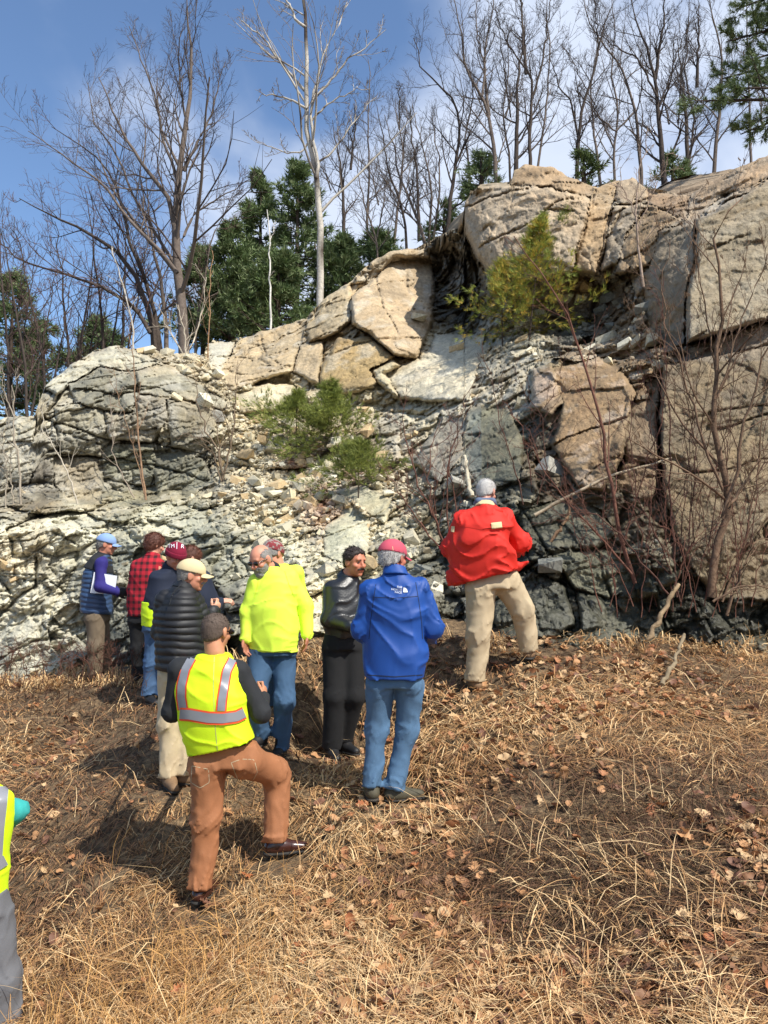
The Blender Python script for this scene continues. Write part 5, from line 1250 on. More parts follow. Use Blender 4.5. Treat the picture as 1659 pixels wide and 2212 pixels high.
# fallen sticks
def stick(label, pts, ra, rb, col, seed, name='fallen_branch', snags=3):
    r = np.random.default_rng(seed)
    p = resample(np.array([at(*q) for q in pts]), 14); p[1:-1] += r.normal(0, .008, (12, 3))
    G = Geo(); P = p[None]; R = (np.linspace(ra, rb, 14) * (1 + .12 * r.normal(size=14)))[None]
    def c(V): return np.array(col) * (1 + .35 * noise(V * 14, 4))[:, None]
    tubes(G, P, R, 7, c)
    if snags:
        A, AR = children(P, R, snags, .15, .95, .16, .8, .0, 5, r, .1, .5, .7, rmin=.003); tubes(G, A, AR, 4, c)
    n = len(G.V[0]) // 7 * 7
    G.add(np.r_[G.V[0][:7], [p[0]]], np.array([[j, 7, (j + 1) % 7] for j in range(7)]), np.array(col) * 1.2)
    o = G.build(name, bark_mat, None, base=p[0]); tag(o, label, 'branch')
stick('long pale fallen branch slanting up right across the dark rock', [(1155, 1113, 8.2), (1300, 1035, 8.1), (1451, 989, 8.2)], .022, .010, lin('#a89880'), 1)
stick('short birch log leaning above the head of the man in red', [(1020, 1072, 8.3), (1010, 1030, 8.45), (1003, 985, 8.6)], .026, .020, lin('#b8ae98'), 2, 'birch_log', 0)
stick('peeling broken stick leaning at the foot of the alder', [(1398, 1382, 7.4), (1432, 1320, 7.5), (1466, 1262, 7.6)], .028, .018, lin('#8a765c'), 3, 'broken_stick', 2)
stick('pale rotten stick lying in the grass below the alder', [(1430, 1480, 6.7), (1455, 1430, 7.0), (1478, 1370, 7.3)], .022, .014, lin('#85765f'), 4, 'broken_stick', 2)
stick('dark bent dead branch between the red coat and the alder', [(1190, 1170, 8.0), (1225, 1120, 8.0), (1235, 1080, 8.05)], .022, .014, lin('#7a624c'), 5, 'broken_stick', 2)
# ------------------------------------------------------------------ solid shapes by distance field, for people and clothes
class Caps:
    def __init__(s, a, b, ra, rb, wr=0, puff=0, wf=1.0):
        s.a = np.asarray(a, float); s.b = np.asarray(b, float); s.ra, s.rb, s.wr, s.puff, s.wf = ra, rb, wr, puff, wf
    def box(s):
        r = max(s.ra, s.rb) + .03; return np.minimum(s.a, s.b) - r, np.maximum(s.a, s.b) + r
    def d(s, p, fine):
        ab = s.b - s.a; l = np.linalg.norm(ab) + 1e-9
        tu = (p - s.a) @ ab / l ** 2; t = np.clip(tu, 0, 1)
        q = p - s.a - t[:, None] * ab
        r = s.ra + (s.rb - s.ra) * t
        d = np.linalg.norm(q, axis=1) - r
        if fine and (s.wr or s.puff):
            S_ = tu * l
            if s.puff: d = d - s.puff * np.abs(np.sin(math.pi * (S_ + .008 * noise(p * 9, 3)) / .050)) ** .7 + s.puff * .5
            if s.wr:
                a = .7 * noise(p * 5, 35)
                z = np.stack([q[:, 0] * 8 + a, q[:, 1] * 8, S_ * 13 + (q[:, 0] + q[:, 1]) * 9 + a * 2], -1) * s.wf
                z2 = np.stack([q[:, 0] * 15 + a, q[:, 1] * 15, S_ * 3.5], -1)
                near = .35 + .9 * np.exp(-((t - 1) / .2) ** 2) + .45 * np.exp(-(t / .2) ** 2)
                r1 = (1 - np.abs(noise(z, 7))) ** 6; r2 = (1 - np.abs(noise(z2, 9))) ** 5
                d = d - s.wr * (1.5 * near * r1 + .5 * r2 - .35) - s.wr * .6 * noise(z * .55, 12)
        return d
class Ell:
    def __init__(s, c, r, R=None, off=0):
        s.c = np.asarray(c, float); s.r = np.asarray(r, float); s.R = np.eye(3) if R is None else np.asarray(R, float)
    def box(s): m = s.r.max() + .02; return s.c - m, s.c + m
    def d(s, p, fine):
        q = (p - s.c) @ s.R
        k0 = np.linalg.norm(q / s.r, axis=1); k1 = np.linalg.norm(q / s.r ** 2, axis=1) + 1e-9
        return k0 * (k0 - 1) / k1
class Loft:
    """elliptical tube through sections (centre, right axis, half width, half depth); a tilted right axis slants the section"""
    def __init__(s, secs, wr=0, puff=0, pw=2.3):
        s.s = [(np.asarray(c, float), norm(np.asarray(r, float)), w, d) for c, r, w, d in secs]; s.wr, s.puff, s.pw = wr, puff, pw
        s.flip = 1
        if (s.s[-1][0] - s.s[0][0])[2] < 0: s.s = s.s[::-1]
    def box(s):
        c = np.array([x[0] for x in s.s]); m = max(max(x[2], x[3]) for x in s.s) + .04
        return c.min(0) - m, c.max(0) + m
    def d(s, p, fine):
        c = np.array([x[0] for x in s.s]); r = np.array([x[1] for x in s.s]); w = np.array([x[2] for x in s.s]); dd = np.array([x[3] for x in s.s])
        n = norm(c[-1] - c[0]); rt = r[len(r) // 2]; rt = norm(rt - (rt @ n) * n); fw = np.cross(n, rt)
        tl = np.array([math.atan2(x @ n, np.linalg.norm(x - (x @ n) * n)) for x in r])
        h = (c - c[0]) @ n; cu = (c - c[0]) @ rt; cv = (c - c[0]) @ fw
        q = p - c[0]; S = q @ n; U = q @ rt; V = q @ fw
        t = np.clip(np.interp(S, h, np.arange(len(h), dtype=float)), 0, len(h) - 1)
        for _ in range(2):
            sh = np.interp(t, np.arange(len(h)), np.tan(tl)) * (U - np.interp(t, np.arange(len(h)), cu))
            Se = S - sh
            t = np.interp(Se, h, np.arange(len(h), dtype=float))
        i = np.minimum(t.astype(int), len(h) - 2); f = t - i; f = f * .5 + .5 * f * f * (3 - 2 * f); t2 = i + f
        I = np.arange(len(h))
        u = U - np.interp(t2, I, cu); v = V - np.interp(t2, I, cv); ww = np.interp(t2, I, w); dp = np.interp(t2, I, dd)
        k = (np.abs(u / ww) ** s.pw + np.abs(v / dp) ** s.pw) ** (1 / s.pw)
        d = (k - 1) * np.minimum(ww, dp)
        ex = np.maximum(np.maximum(-Se, Se - h[-1]), 0)
        d = np.where(ex > 0, np.sqrt(np.maximum(d, 0) ** 2 + ex ** 2), d)
        if fine and s.puff: d = d - s.puff * np.abs(np.sin(math.pi * (Se + .016 * noise(np.stack([u * 7, v * 7, Se * 5], -1), 3)) / .054)) ** .7 + s.puff * .5
        if fine and s.wr:
            a = .5 * noise(p * 3.1, 33)
            z = np.stack([u * 4 + Se * 3 + a, v * 4, Se * 11 - np.abs(u - .05) * 5 + u * 4 + a * 4], -1)
            z2 = np.stack([u * 11 + a, v * 7, Se * 3.2], -1)
            r1 = (1 - np.abs(noise(z, 17))) ** 5; r2 = (1 - np.abs(noise(z2, 19))) ** 4
            d = d - s.wr * (1.2 * r1 + .35 * r2 - .5) - s.wr * .9 * noise(z * .6, 23)
        return d
def smin(a, b, k):
    h = np.maximum(k - np.abs(a - b), 0) / k
    return np.minimum(a, b) - h * h * k * .25
class Field:
    def __init__(s, prims, k=.03, sub=None, post=None, ks=None):
        s.pr, s.k, s.sub, s.post = prims, k, sub or [], post
    def box(s):
        b = [p.box() for p in s.pr]
        return np.min([x[0] for x in b], 0), np.max([x[1] for x in b], 0)
    def __call__(s, p, fine=True):
        f = None
        for q in s.pr:
            lo, hi = q.box()
            g = np.full(len(p), .5)
            m = np.all((p > lo - .12) & (p < hi + .12), 1)
            if m.any(): g[m] = q.d(p[m], fine)
            f = g if f is None else smin(f, g, s.k)
        for q in s.sub:
            f = -smin(-f, q.d(p, False), .008)
        if s.post is not None: f = s.post(p, f)
        return f
def net(field, h):
    lo, hi = field.box()
    C = 4
    n = np.maximum(np.ceil((hi - lo) / (h * C)).astype(int) + 1, 2)
    cg = np.stack(np.meshgrid(*[lo[i] + (np.arange(n[i] + 1)) * h * C for i in range(3)], indexing='ij'), -1)
    fc = field(cg.reshape(-1, 3), False).reshape(cg.shape[:3])
    near = np.abs(fc) < h * C * 1.3 + .022
    cell = np.zeros(tuple(n), bool)
    for a in (0, 1):
        for b in (0, 1):
            for c in (0, 1): cell |= near[a:n[0] + a, b:n[1] + b, c:n[2] + c]
    N = n * C + 1
    f = np.repeat(np.repeat(np.repeat(fc[:-1, :-1, :-1], C, 0), C, 1), C, 2)
    f = np.pad(f, ((0, 1),) * 3, mode='edge')
    f = np.where(np.abs(f) < 1e-4, .01, f)
    mk_ = np.zeros(tuple(N), bool)
    cc = np.repeat(np.repeat(np.repeat(cell, C, 0), C, 1), C, 2)
    for a in (0, 1):
        for b in (0, 1):
            for c in (0, 1): mk_[a:N[0] - 1 + a, b:N[1] - 1 + b, c:N[2] - 1 + c] |= cc
    idx = np.argwhere(mk_)
    f[mk_] = field(lo + idx * h, True)
    s = f < 0
    cs = [s[a:N[0] - 1 + a, b:N[1] - 1 + b, c:N[2] - 1 + c] for a in (0, 1) for b in (0, 1) for c in (0, 1)]
    cnt = np.sum(cs, 0)
    act = (cnt > 0) & (cnt < 8)
    ai = np.argwhere(act)
    corner = np.array([(a, b, c) for a in (0, 1) for b in (0, 1) for c in (0, 1)])
    val = np.stack([f[ai[:, 0] + a, ai[:, 1] + b, ai[:, 2] + c] for a, b, c in corner], 1)
    acc = np.zeros((len(ai), 3)); num = np.zeros(len(ai))
    for i in range(8):
        for j in range(i + 1, 8):
            if np.abs(corner[i] - corner[j]).sum() != 1: continue
            m = (val[:, i] < 0) != (val[:, j] < 0)
            t = val[m, i] / (val[m, i] - val[m, j])
            acc[m] += corner[i] + t[:, None] * (corner[j] - corner[i]); num[m] += 1
    V = lo + (ai + acc / num[:, None]) * h
    gi = np.full(tuple(N), -1, np.int64); gi[ai[:, 0], ai[:, 1], ai[:, 2]] = np.arange(len(ai))
    Q = []
    for ax in range(3):
        o1, o2 = [(1, 2), (2, 0), (0, 1)][ax]
        sl0 = [slice(1, N[i] - 1) for i in range(3)]; sl1 = list(sl0)
        sl0[ax] = slice(0, N[ax] - 1); sl1[ax] = slice(1, N[ax])
        m = s[tuple(sl0)] != s[tuple(sl1)]
        e = np.argwhere(m); e += np.array([0 if i == ax else 1 for i in range(3)])
        if not len(e): continue
        d1 = np.zeros(3, int); d1[o1] = 1; d2 = np.zeros(3, int); d2[o2] = 1
        g_ = lambda x: gi[x[:, 0], x[:, 1], x[:, 2]]
        q = np.stack([g_(e - d1 - d2), g_(e - d2), g_(e), g_(e - d1)], -1)
        fl = ~s[e[:, 0], e[:, 1], e[:, 2]]
        q[fl] = q[fl][:, ::-1]
        Q.append(q)
    Q = np.concatenate(Q); Q = Q[(Q >= 0).all(1)]
    return V, Q
def drape(field, P, d, off=.004, back=.5):
    """slide points P along direction d until they lie on the cloth"""
    P = np.asarray(P, float).reshape(-1, 3); d = norm(np.asarray(d, float))
    p = P - d * back
    for _ in range(60):
        v = field(p, True) - off
        p = p + d * np.clip(v * .8, -.01, .08)[:, None]
    return p
def ribbon(field, pts, width, parent, name, mat, n=24, off=.005, m=4, back=.5, col=None, thick=0):
    """pts: world polyline seen from the camera; a band laid on the cloth"""
    c = resample(pts, n)
    view = norm(c.mean(0) - np.array((0, 0, CZ)))
    t = norm(np.gradient(c, axis=0)); s = norm(np.cross(t, view))
    g_ = c[:, None] + s[:, None] * (np.linspace(-.5, .5, m) * width)[None, :, None]
    V = drape(field, g_, view, off, back)
    return mk(name, V, gridfaces(n, m), mat, parent)
def text_on(field, txt, px_, py_, Y, size, parent, name, mat, rot=0.0, off=.006, back=.4, align='CENTER', skew=0):
    """lettering laid on a surface: flat print"""
    cu = bpy.data.curves.new('t', 'FONT'); cu.body = txt; cu.size = size; cu.align_x = align; cu.space_line = .85; cu.resolution_u = 2
    ob = bpy.data.objects.new('t', cu)
    me = bpy.data.meshes.new_from_object(ob)
    V = np.empty(len(me.vertices) * 3, np.float32); me.vertices.foreach_get('co', V); V = V.reshape(-1, 3).astype(float)
    c, s = math.cos(rot), math.sin(rot)
    o = at(px_, py_, Y)
    W = np.stack([o[0] + V[:, 0] * c - V[:, 1] * s, np.full(len(V), o[1]), o[2] + V[:, 0] * s + V[:, 1] * c], -1)
    view = norm(o - np.array((0, 0, CZ)))
    W = drape(field, W, view, off, back)
    fs = [list(p.vertices) for p in me.polygons]
    tri = np.array([[f[0], f[i], f[i + 1]] for f in fs for i in range(1, len(f) - 1)])
    bpy.data.objects.remove(ob); bpy.data.curves.remove(cu); bpy.data.meshes.remove(me)
    return mk(name, W, tri, mat, parent, smooth=False)

def cloth(name, c, rough=.85, bump=.25, var=.08, **kw):
    return material(name, lin(c), rough, var=var, vscale=5, bump=bump, bscale=kw.pop('bscale', 140), bdist=.004, sheen=kw.pop('sheen', .0), **kw)
M = dict(
 skin=material('skin', lin('#c98f72'), .55, attr=True, var=.08, vscale=25, spec=.4),
 hiviz=cloth('hi_vis_yellow', '#d2f318', .7, .2), hiviz2=cloth('hi_vis_shirt', '#dcf84a', .75, .25), tape=material('grey_reflective_tape', lin('#84868c'), .35, spec=.7), orange=cloth('orange_trim', '#f0562a'),
 orangepants=cloth('orange_brown_canvas', '#96623f', .8, .3, .1), black=cloth('black_knit', '#1d1f22'), puff=cloth('black_quilted_nylon', '#17181c', .6, .1), blacktr=cloth('black_cotton', '#121214', .9),
 leather=material('black_leather', lin('#17181a'), .4, spec=.7, bump=.35, bscale=70, bdist=.006), denim=cloth('blue_denim', '#405c7e', .85, .35, .22, bscale=200), denimd=cloth('dark_denim', '#35526f', .85, .35, .2, bscale=200), denimf=cloth('faded_denim', '#4a6987', .85, .35, .2, bscale=200),
 blue=cloth('royal_blue_shell', '#0b418c', .6, .12, .05), khaki=cloth('khaki_cotton', '#b09e80', .85, .25), khakil=cloth('pale_khaki', '#bdab8c', .85, .25), red=cloth('red_shell', '#cc2212', .75, .2, .06), cream=cloth('cream_lining', '#cdb68a'), scarf=cloth('blue_grey_scarf', '#56627a'),
 navy=cloth('navy_fleece', '#161f33'), slate=cloth('slate_blue_quilted', '#33496a', .45, .1), purple=cloth('blue_violet_fleece', '#241d6a'), cargo=cloth('brown_cargo_cotton', '#6b5d4b'), teal=cloth('teal_sweatshirt', '#2f9c98'), grey=cloth('grey_trousers', '#65666a'),
 capred=cloth('faded_red_cap', '#b4485a'), captan=cloth('tan_cap', '#c9b78e'), capblue=cloth('light_blue_cap', '#7c97c2'), beanie=cloth('maroon_knit', '#7c1030', .95, .6, .1, bscale=90), knit=cloth('patterned_knit', '#7a3034', .95, .6, .3, color2=lin('#8a8078'), csc=30, cpos=(.48, .52)),
 hairw=material('white_hair', lin('#b9b6b2'), .7, bump=.6, bscale=120, var=.15, vscale=60), hairg=material('grey_hair', lin('#85817c'), .7, bump=.6, bscale=120, var=.2, vscale=60), hairb=material('dark_brown_hair', lin('#2c201a'), .55, bump=.6, bscale=120, var=.2, vscale=60), hairr=material('reddish_brown_hair', lin('#5c3323'), .55, bump=.6, bscale=120, var=.2, vscale=60),
 hairk=material('close_cropped_hair', lin('#54463c'), .75, var=.25, vscale=80, bump=.4, bscale=160), glass=material('black_sunglass', lin('#0c0c0e'), .12, spec=.8), shoeb=material('brown_polished_leather', lin('#3d211b'), .22, spec=.6), boot=material('olive_hiking_boot', lin('#4a4535'), .75, var=.2, vscale=30), bootn=material('tan_work_boot', lin('#7d6247'), .75, var=.2, vscale=30), shoek=material('black_shoe', lin('#19191b'), .6),
 sole=material('shoe_sole', lin('#2c2925'), .8), white=material('white_paper', lin('#eceef2'), .7), logo=material('white_print', lin('#dfe3e8'), .6), eye=material('eye_dark', lin('#2a1d18'), .3), glove=cloth('black_glove', '#131316'))
def plaid():
    m = material('red_black_plaid', lin('#8e1526'), .9, bump=.3, bscale=120, bdist=.004); nt = m.node_tree; lk = nt.links.new; b = nt.nodes['Principled BSDF']
    tcn = nt.nodes.new('ShaderNodeTexCoord'); sp = nt.nodes.new('ShaderNodeSeparateXYZ'); lk(tcn.outputs['Object'], sp.inputs[0])
    outs = []
    for ax, ph in ((0, .01), (2, .02)):
        mu = nt.nodes.new('ShaderNodeMath'); mu.operation = 'MULTIPLY_ADD'; mu.inputs[1].default_value = 88; mu.inputs[2].default_value = ph * 90; lk(sp.outputs[ax], mu.inputs[0])
        si = nt.nodes.new('ShaderNodeMath'); si.operation = 'SINE'; lk(mu.outputs[0], si.inputs[0])
        mr = nt.nodes.new('ShaderNodeMapRange'); mr.inputs[1].default_value = -.2; mr.inputs[2].default_value = .6; lk(si.outputs[0], mr.inputs[0]); outs.append(mr.outputs[0])
    a = nt.nodes.new('ShaderNodeMath'); a.operation = 'ADD'; lk(outs[0], a.inputs[0]); lk(outs[1], a.inputs[1])
    h = nt.nodes.new('ShaderNodeMath'); h.operation = 'MULTIPLY'; h.inputs[1].default_value = .47; lk(a.outputs[0], h.inputs[0])
    mc = nt.nodes.new('ShaderNodeMix'); mc.data_type = 'RGBA'; lk(h.outputs[0], mc.inputs[0]); mc.inputs[6].default_value = (*lin('#b01a2c'), 1); mc.inputs[7].default_value = (*lin('#160d12'), 1)
    lk(mc.outputs[2], b.inputs['Base Color']); return m
M['plaid'] = plaid()

def yawvec(y): y = math.radians(y); return np.array((math.sin(y), math.cos(y), 0.0))
def frame(yaw, pitch=0, roll=0):
    f = yawvec(yaw); r = np.array((f[1], -f[0], 0.0)); u = np.array((0, 0, 1.0))
    p = math.radians(pitch); f2 = f * math.cos(p) - u * math.sin(p); u2 = u * math.cos(p) + f * math.sin(p)
    q = math.radians(roll); r3 = r * math.cos(q) + u2 * math.sin(q); u3 = u2 * math.cos(q) - r * math.sin(q)
    return np.stack([r3, f2, u3], 1)          # columns: right, forward, up

def build_head(c, R, neckbase, S=1.0, ears=True):
    """list of primitives for a head with a face"""
    w = lambda x, y, z: c + R @ (np.array((x, y, z)) * S)
    pr = [Ell(w(0, -.008, .028), np.array((.077, .098, .092)) * S, R), Ell(w(0, .022, -.038), np.array((.061, .072, .078)) * S, R), Ell(w(0, .066, -.093), np.array((.026, .022, .02)) * S, R),
          Caps(w(0, .088, .014), w(0, .112, -.022), .009 * S, .014 * S), Ell(w(0, .1, -.03), np.array((.019, .014, .010)) * S, R),
          Caps(w(-.036, .078, .032), w(.036, .078, .032), .012 * S, .012 * S), Ell(w(-.042, .058, -.022), np.array((.024, .026, .02)) * S, R), Ell(w(.042, .058, -.022), np.array((.024, .026, .02)) * S, R),
          Caps(w(-.017, .086, -.052), w(.017, .086, -.052), .008 * S, .008 * S), Caps(w(-.015, .084, -.064), w(.015, .084, -.064), .009 * S, .009 * S),
          Caps(w(0, -.022, -.05), neckbase, .055 * S, .062 * S)]
    sub = [Ell(w(-.031, .100, .012), np.array((.015, .014, .011)) * S, R), Ell(w(.031, .100, .012), np.array((.015, .014, .011)) * S, R)]
    if ears:
        for s in (-1, 1):
            pr.append(Ell(w(.080 * s, -.006, -.004), np.array((.009, .022, .034)) * S, R @ rotz_(.35 * s)))
    return pr, sub
def rotz_(a): c, s = math.cos(a), math.sin(a); return np.array(((c, -s, 0), (s, c, 0), (0, 0, 1)))
def hand_prims(w, d, n, side=1, curl=.5, S=1.0, grip=0.0):
    """palm and five fingers; d: towards the fingers, n: palm side, side: thumb side sign"""
    d = norm(d); n = norm(n - (n @ d) * d); t = np.cross(d, n) * side
    R = np.stack([t, d, n], 1)
    pr = [Ell(w + d * .045 * S, np.array((.041, .052, .017)) * S, R), Caps(w - d * .02, w + d * .03, .024 * S, .026 * S)]
    for i, (x, L_) in enumerate(((.031, .070), (.011, .080), (-.010, .074), (-.029, .058))):
        b = w + (d * .082 + t * x) * S - d * abs(x - .01) * .25
        c1 = curl * (.8 + .12 * i); d1 = norm(d * math.cos(c1) + n * math.sin(c1) + t * x * 1.5)
        m = b + d1 * L_ * .5 * S; c2 = c1 + curl * 1.3; d2 = norm(d * math.cos(c2) + n * math.sin(c2))
        pr += [Caps(b - d * .02, m, .0095 * S, .0085 * S), Caps(m, m + d2 * L_ * .5 * S, .0085 * S, .007 * S)]
    b = w + (d * .022 + t * .034) * S; d1 = norm(d * .75 + t * .65 + n * (.2 + .4 * curl)); m = b + d1 * .038 * S
    pr += [Caps(b, m, .013 * S, .0105 * S), Caps(m, m + norm(d1 + d * .5 + n * .4 * curl) * .03 * S, .0105 * S, .008 * S)]
    return pr
SK = np.array(lin('#bf8468'))
def person(label, Y, j, spec):
    """j: joints as (px, py, dY); spec: clothes"""
    g_ = lambda v: at(v[0], v[1], Y + (v[2] if len(v) > 2 else 0))
    J = {k: (g_(v) if isinstance(v, tuple) else [g_(x) for x in v]) for k, v in j.items()}
    h = max(.0092, spec.get('vox', .0105))
    foot = (J['A'][0] + J['A'][1]) / 2
    base = np.array((foot[0], foot[1], min(J['A'][0][2], J['A'][1][2]) - .08))
    root = empty('person', base); tag(root, label, 'person', spec.get('group'))
    yaw = spec['yaw']; rt0 = frame(yaw)[:, 0]; fw0 = yawvec(yaw)
    hy, hp, hr = spec.get('head', (yaw, 0, 0))
    HR = frame(hy, hp, hr); HS = spec.get('hs', 1.0)
    # --- body: one figure
    prH, sub = build_head(J['H'], HR, J['N'], HS)
    fld = Field(prH, .014, sub)
    V1, Q1 = net(fld, max(.0063, spec.get('hvox', .0063)))
    sk = np.array(lin(spec['skin'])) if 'skin' in spec else SK
    q = (V1 - J['H']) @ HR / HS
    col = sk[None] * (1 + .12 * noise(V1 * 30, 3))[:, None]
    red = np.exp(-((q[:, 0] / .05) ** 2 + ((q[:, 2] + .02) / .035) ** 2)) * (q[:, 1] > .05)
    col = col * (1 + red[:, None] * np.array((.05, -.07, -.07)))
    lips = (np.abs(q[:, 2] + .058) < .010) & (np.abs(q[:, 0]) < .024) & (q[:, 1] > .06)
    col[lips] *= (.85, .6, .6)
    B = Geo(); B.add(V1, Q1, np.clip(col, 0, 1))
    J2 = {}
    lim = [Loft([(J['P'] - (0, 0, .06), rt0, .13, .09), (J['P'] + (J['N'] - J['P']) * .45, rt0, .12, .08), (J['P'] + (J['N'] - J['P']) * .8, rt0, .14, .08), (J['N'] - (0, 0, .03), rt0, .06, .05)])]
    for s in (0, 1):
        lim += [Caps(J['N'] - (0, 0, .05), J['S'][s] - (0, 0, .01), .045, .045), Caps(J['S'][s], J['E'][s], .042, .034), Caps(J['E'][s], J['W'][s], .034, .026), Caps(J['HP'][s], J['K'][s], .07, .048), Caps(J['K'][s], J['A'][s], .046, .032)]
    V2, Q2 = net(Field(lim, .03), .038); B.add(V2, Q2, sk)
    for s, hd in enumerate(spec.get('hands', (None, None))):
        if hd is None: continue
        dr, nn, side, curl = hd[:4]
        pr = hand_prims(J['W'][s], np.array(dr, float), np.array(nn, float), side, curl, hd[4] if len(hd) > 4 else 1.0)
        if spec.get('gloves'):
            V3, Q3 = net(Field([Caps(p.a, p.b, p.ra + .004, p.rb + .004) if isinstance(p, Caps) else Ell(p.c, p.r + .004, p.R) for p in pr], .01), .0055); mk('glove', V3, Q3, M['glove'], root)
        else:
            V3, Q3 = net(Field(pr, .008), .0055); B.add(V3, Q3, np.array(lin(spec.get('hskin', '#b87a60'))))
    B.build('body', M['skin'], root)
    # --- top
    out = {}
    for top in spec['tops']:
        nm, mt, secs = top['name'], M[top['mat']], top.get('secs')
        wr, pf = top.get('wr', .008), top.get('puff', 0)
        pr = []
        if secs:
            S_ = []
            for (x, y, dY, tilt, w_, d_) in secs:
                a = math.radians(tilt); c_ = at(x, y, Y + dY)
                S_.append((c_, rt0 * math.cos(a) + np.array((0, 0, math.sin(a))) * (1 if rt0[0] >= 0 else -1), w_, d_))
            pr.append(Loft(S_, wr, pf))
        if top.get('shoulder', True):
            for s in (0, 1): pr.append(Caps(J['N'] - (0, 0, .055), J['S'][s], .06, top.get('sr', .068), wr * .5))
        if top.get('arms', True):
            ra, rb, rc_ = top.get('ar', (.066, .056, .046))
            for s in (0, 1):
                if top.get('only') is not None and s != top['only']: continue
                pr += [Caps(J['S'][s], J['E'][s], ra, rb, wr * 1.2, pf * .8), Caps(J['E'][s], J['W'][s], rb, rc_, wr * 1.2, pf * .8)]
        pr += [x for x in top.get('extra', [])]
        post = top.get('post')
        F_ = Field(pr, top.get('k', .022), None, post)
        V, Q = net(F_, top.get('vox', h)); o = mk(nm, V, Q, mt, root); out[nm] = (F_, o)
    # collar
    if 'collar' in spec:
        mt, r_, up, lean = spec['collar']
        nk = J['N']; ax = norm(J['H'] - J['N'])
        c0 = nk - ax * .03; c1 = nk + ax * up
        rr_ = HR[:, 0] * 0 + rt0
        Fo = Loft([(c0, rt0, r_ + .022, r_ + .02), (c1, rt0, r_ + .004, r_ + .006)], .003)
        hole = Caps(c0 + ax * .03, c1 + ax * .08, r_ - .008, r_ - .006)
        class Sub:
            pass
        F_ = Field([Fo], .01, None, lambda p, f: np.maximum(f, -hole.d(p, False)))
        V, Q = net(F_, .007); mk('collar', V, Q, M[mt], root)
    # --- trousers
    tr = spec['trousers']; tw = tr.get('w', (.105, .078, .072)); pw_ = tr.get('pel', (.165, .125)); wr = tr.get('wr', .013)
    pr = [Loft([(J['P'] - (0, 0, tr.get('drop', .05)), rt0, pw_[0], pw_[1]), (J['P'] + (0, 0, .07), rt0, pw_[0] * .95, pw_[1] * .92)], wr * .5)]
    for s in (0, 1):
        a = J['A'][s] + norm(J['A'][s] - J['K'][s]) * .03
        pr += [Caps(J['HP'][s], J['K'][s], tw[0], tw[1], wr), Caps(J['K'][s], a, tw[1], tw[2], wr * 1.1)]
    cuts = []
    for s in (0, 1):
        ax = norm(J['A'][s] - J['K'][s]); cuts.append((J['A'][s] + ax * .035, ax))
    def cutlegs(p, f):
        for c, ax in cuts:
            m = np.linalg.norm(p - c, axis=1) < .16
            f = np.where(m, np.maximum(f, (p - c) @ ax), f)
        return f
    F_ = Field(pr, .035, None, cutlegs)
    V, Q = net(F_, tr.get('vox', max(.0125, h * 1.3))); o = mk(tr.get('name', 'trousers'), V, Q, M[tr['mat']], root); out['trousers'] = (F_, o)
    # --- shoes
    for s in (0, 1):
        td = norm(np.array(spec['toes'][s], float)); a = J['A'][s]; sl = a[2] - .112
        z = np.array((0, 0, 1.0)); rt = np.cross(td, z)
        hl_ = a - td * .035; toe = a + td * .185
        pr = [Caps(np.array((*hl_[:2], sl + .045)), np.array((*(a + td * .05)[:2], sl + .05)), .042, .044), Caps(np.array((*(a + td * .05)[:2], sl + .045)), np.array((*toe[:2], sl + .03)), .046, .034), Caps(a + (0, 0, .02), np.array((*a[:2], sl + .05)), .044, .046)]
        F_ = Field(pr, .03, None, lambda p, f, sl=sl: np.maximum(f, sl + .016 - p[:, 2]))
        V, Q = net(F_, .0105); sh = mk('shoe', V, Q, M[spec['shoes']], root)
        pr2 = [Caps(np.array((*hl_[:2], sl + .01)), np.array((*(a + td * .05)[:2], sl + .01)), .046, .046), Caps(np.array((*(a + td * .05)[:2], sl + .01)), np.array((*toe[:2], sl + .01)), .048, .038)]
        F2 = Field(pr2, .02, None, lambda p, f, sl=sl: np.maximum(np.maximum(f, p[:, 2] - sl - .02), sl - p[:, 2]))
        V, Q = net(F2, .0115); mk('sole', V, Q, M['sole'], sh)
    # --- hair, hats, glasses
    c = J['H']; w = lambda x, y, z: c + HR @ (np.array((x, y, z)) * HS)
    loc = lambda p: (p - c) @ HR / HS
    def skull(g): return [Ell(w(0, -.008, .028), (np.array((.077, .098, .092)) + g) * HS, HR)]
    hr_ = spec.get('hair')
    if hr_:
        kind, mt = hr_[:2]; g = hr_[2] if len(hr_) > 2 else .009
        def hp_(p, f):
            q = loc(p); f = f - min(.005, g * .35) * noise(q * np.array((70, 35, 30)), 5) - min(.003, g * .2) * noise(q * 110, 6)
            if 'cap' in spec or 'beanie' in spec: f = np.maximum(f, q[:, 2] - .045)
            if kind == 'full': line = .008 + .92 * q[:, 1] + .006 * np.sin(q[:, 0] * 160) + np.where(np.abs(q[:, 0]) > .06, -.012, 0)
            elif kind == 'bald': line = np.maximum(-.004 + .78 * q[:, 1], np.where((q[:, 1] > -.055) & (np.abs(q[:, 0]) < .058), .3, -9))
            elif kind == 'long': line = -.05 + 1.0 * q[:, 1]
            else: line = -.012 + .7 * q[:, 1]
            f = f + np.clip(.02 - (q[:, 2] - line), 0, .03) * min(.6, g * 45)
            return np.maximum(f, (line - q[:, 2]) * .8)
        sk_ = skull(g) + [Ell(w(0, -.03, -.02), (np.array((.066, .066, .07)) + g * .8) * HS, HR)]
        F_ = Field(sk_, .02, None, hp_)
        V, Q = net(F_, .0085)
        rs = np.random.default_rng(int(Y * 100)); ns = spec.get('strands', 1500)
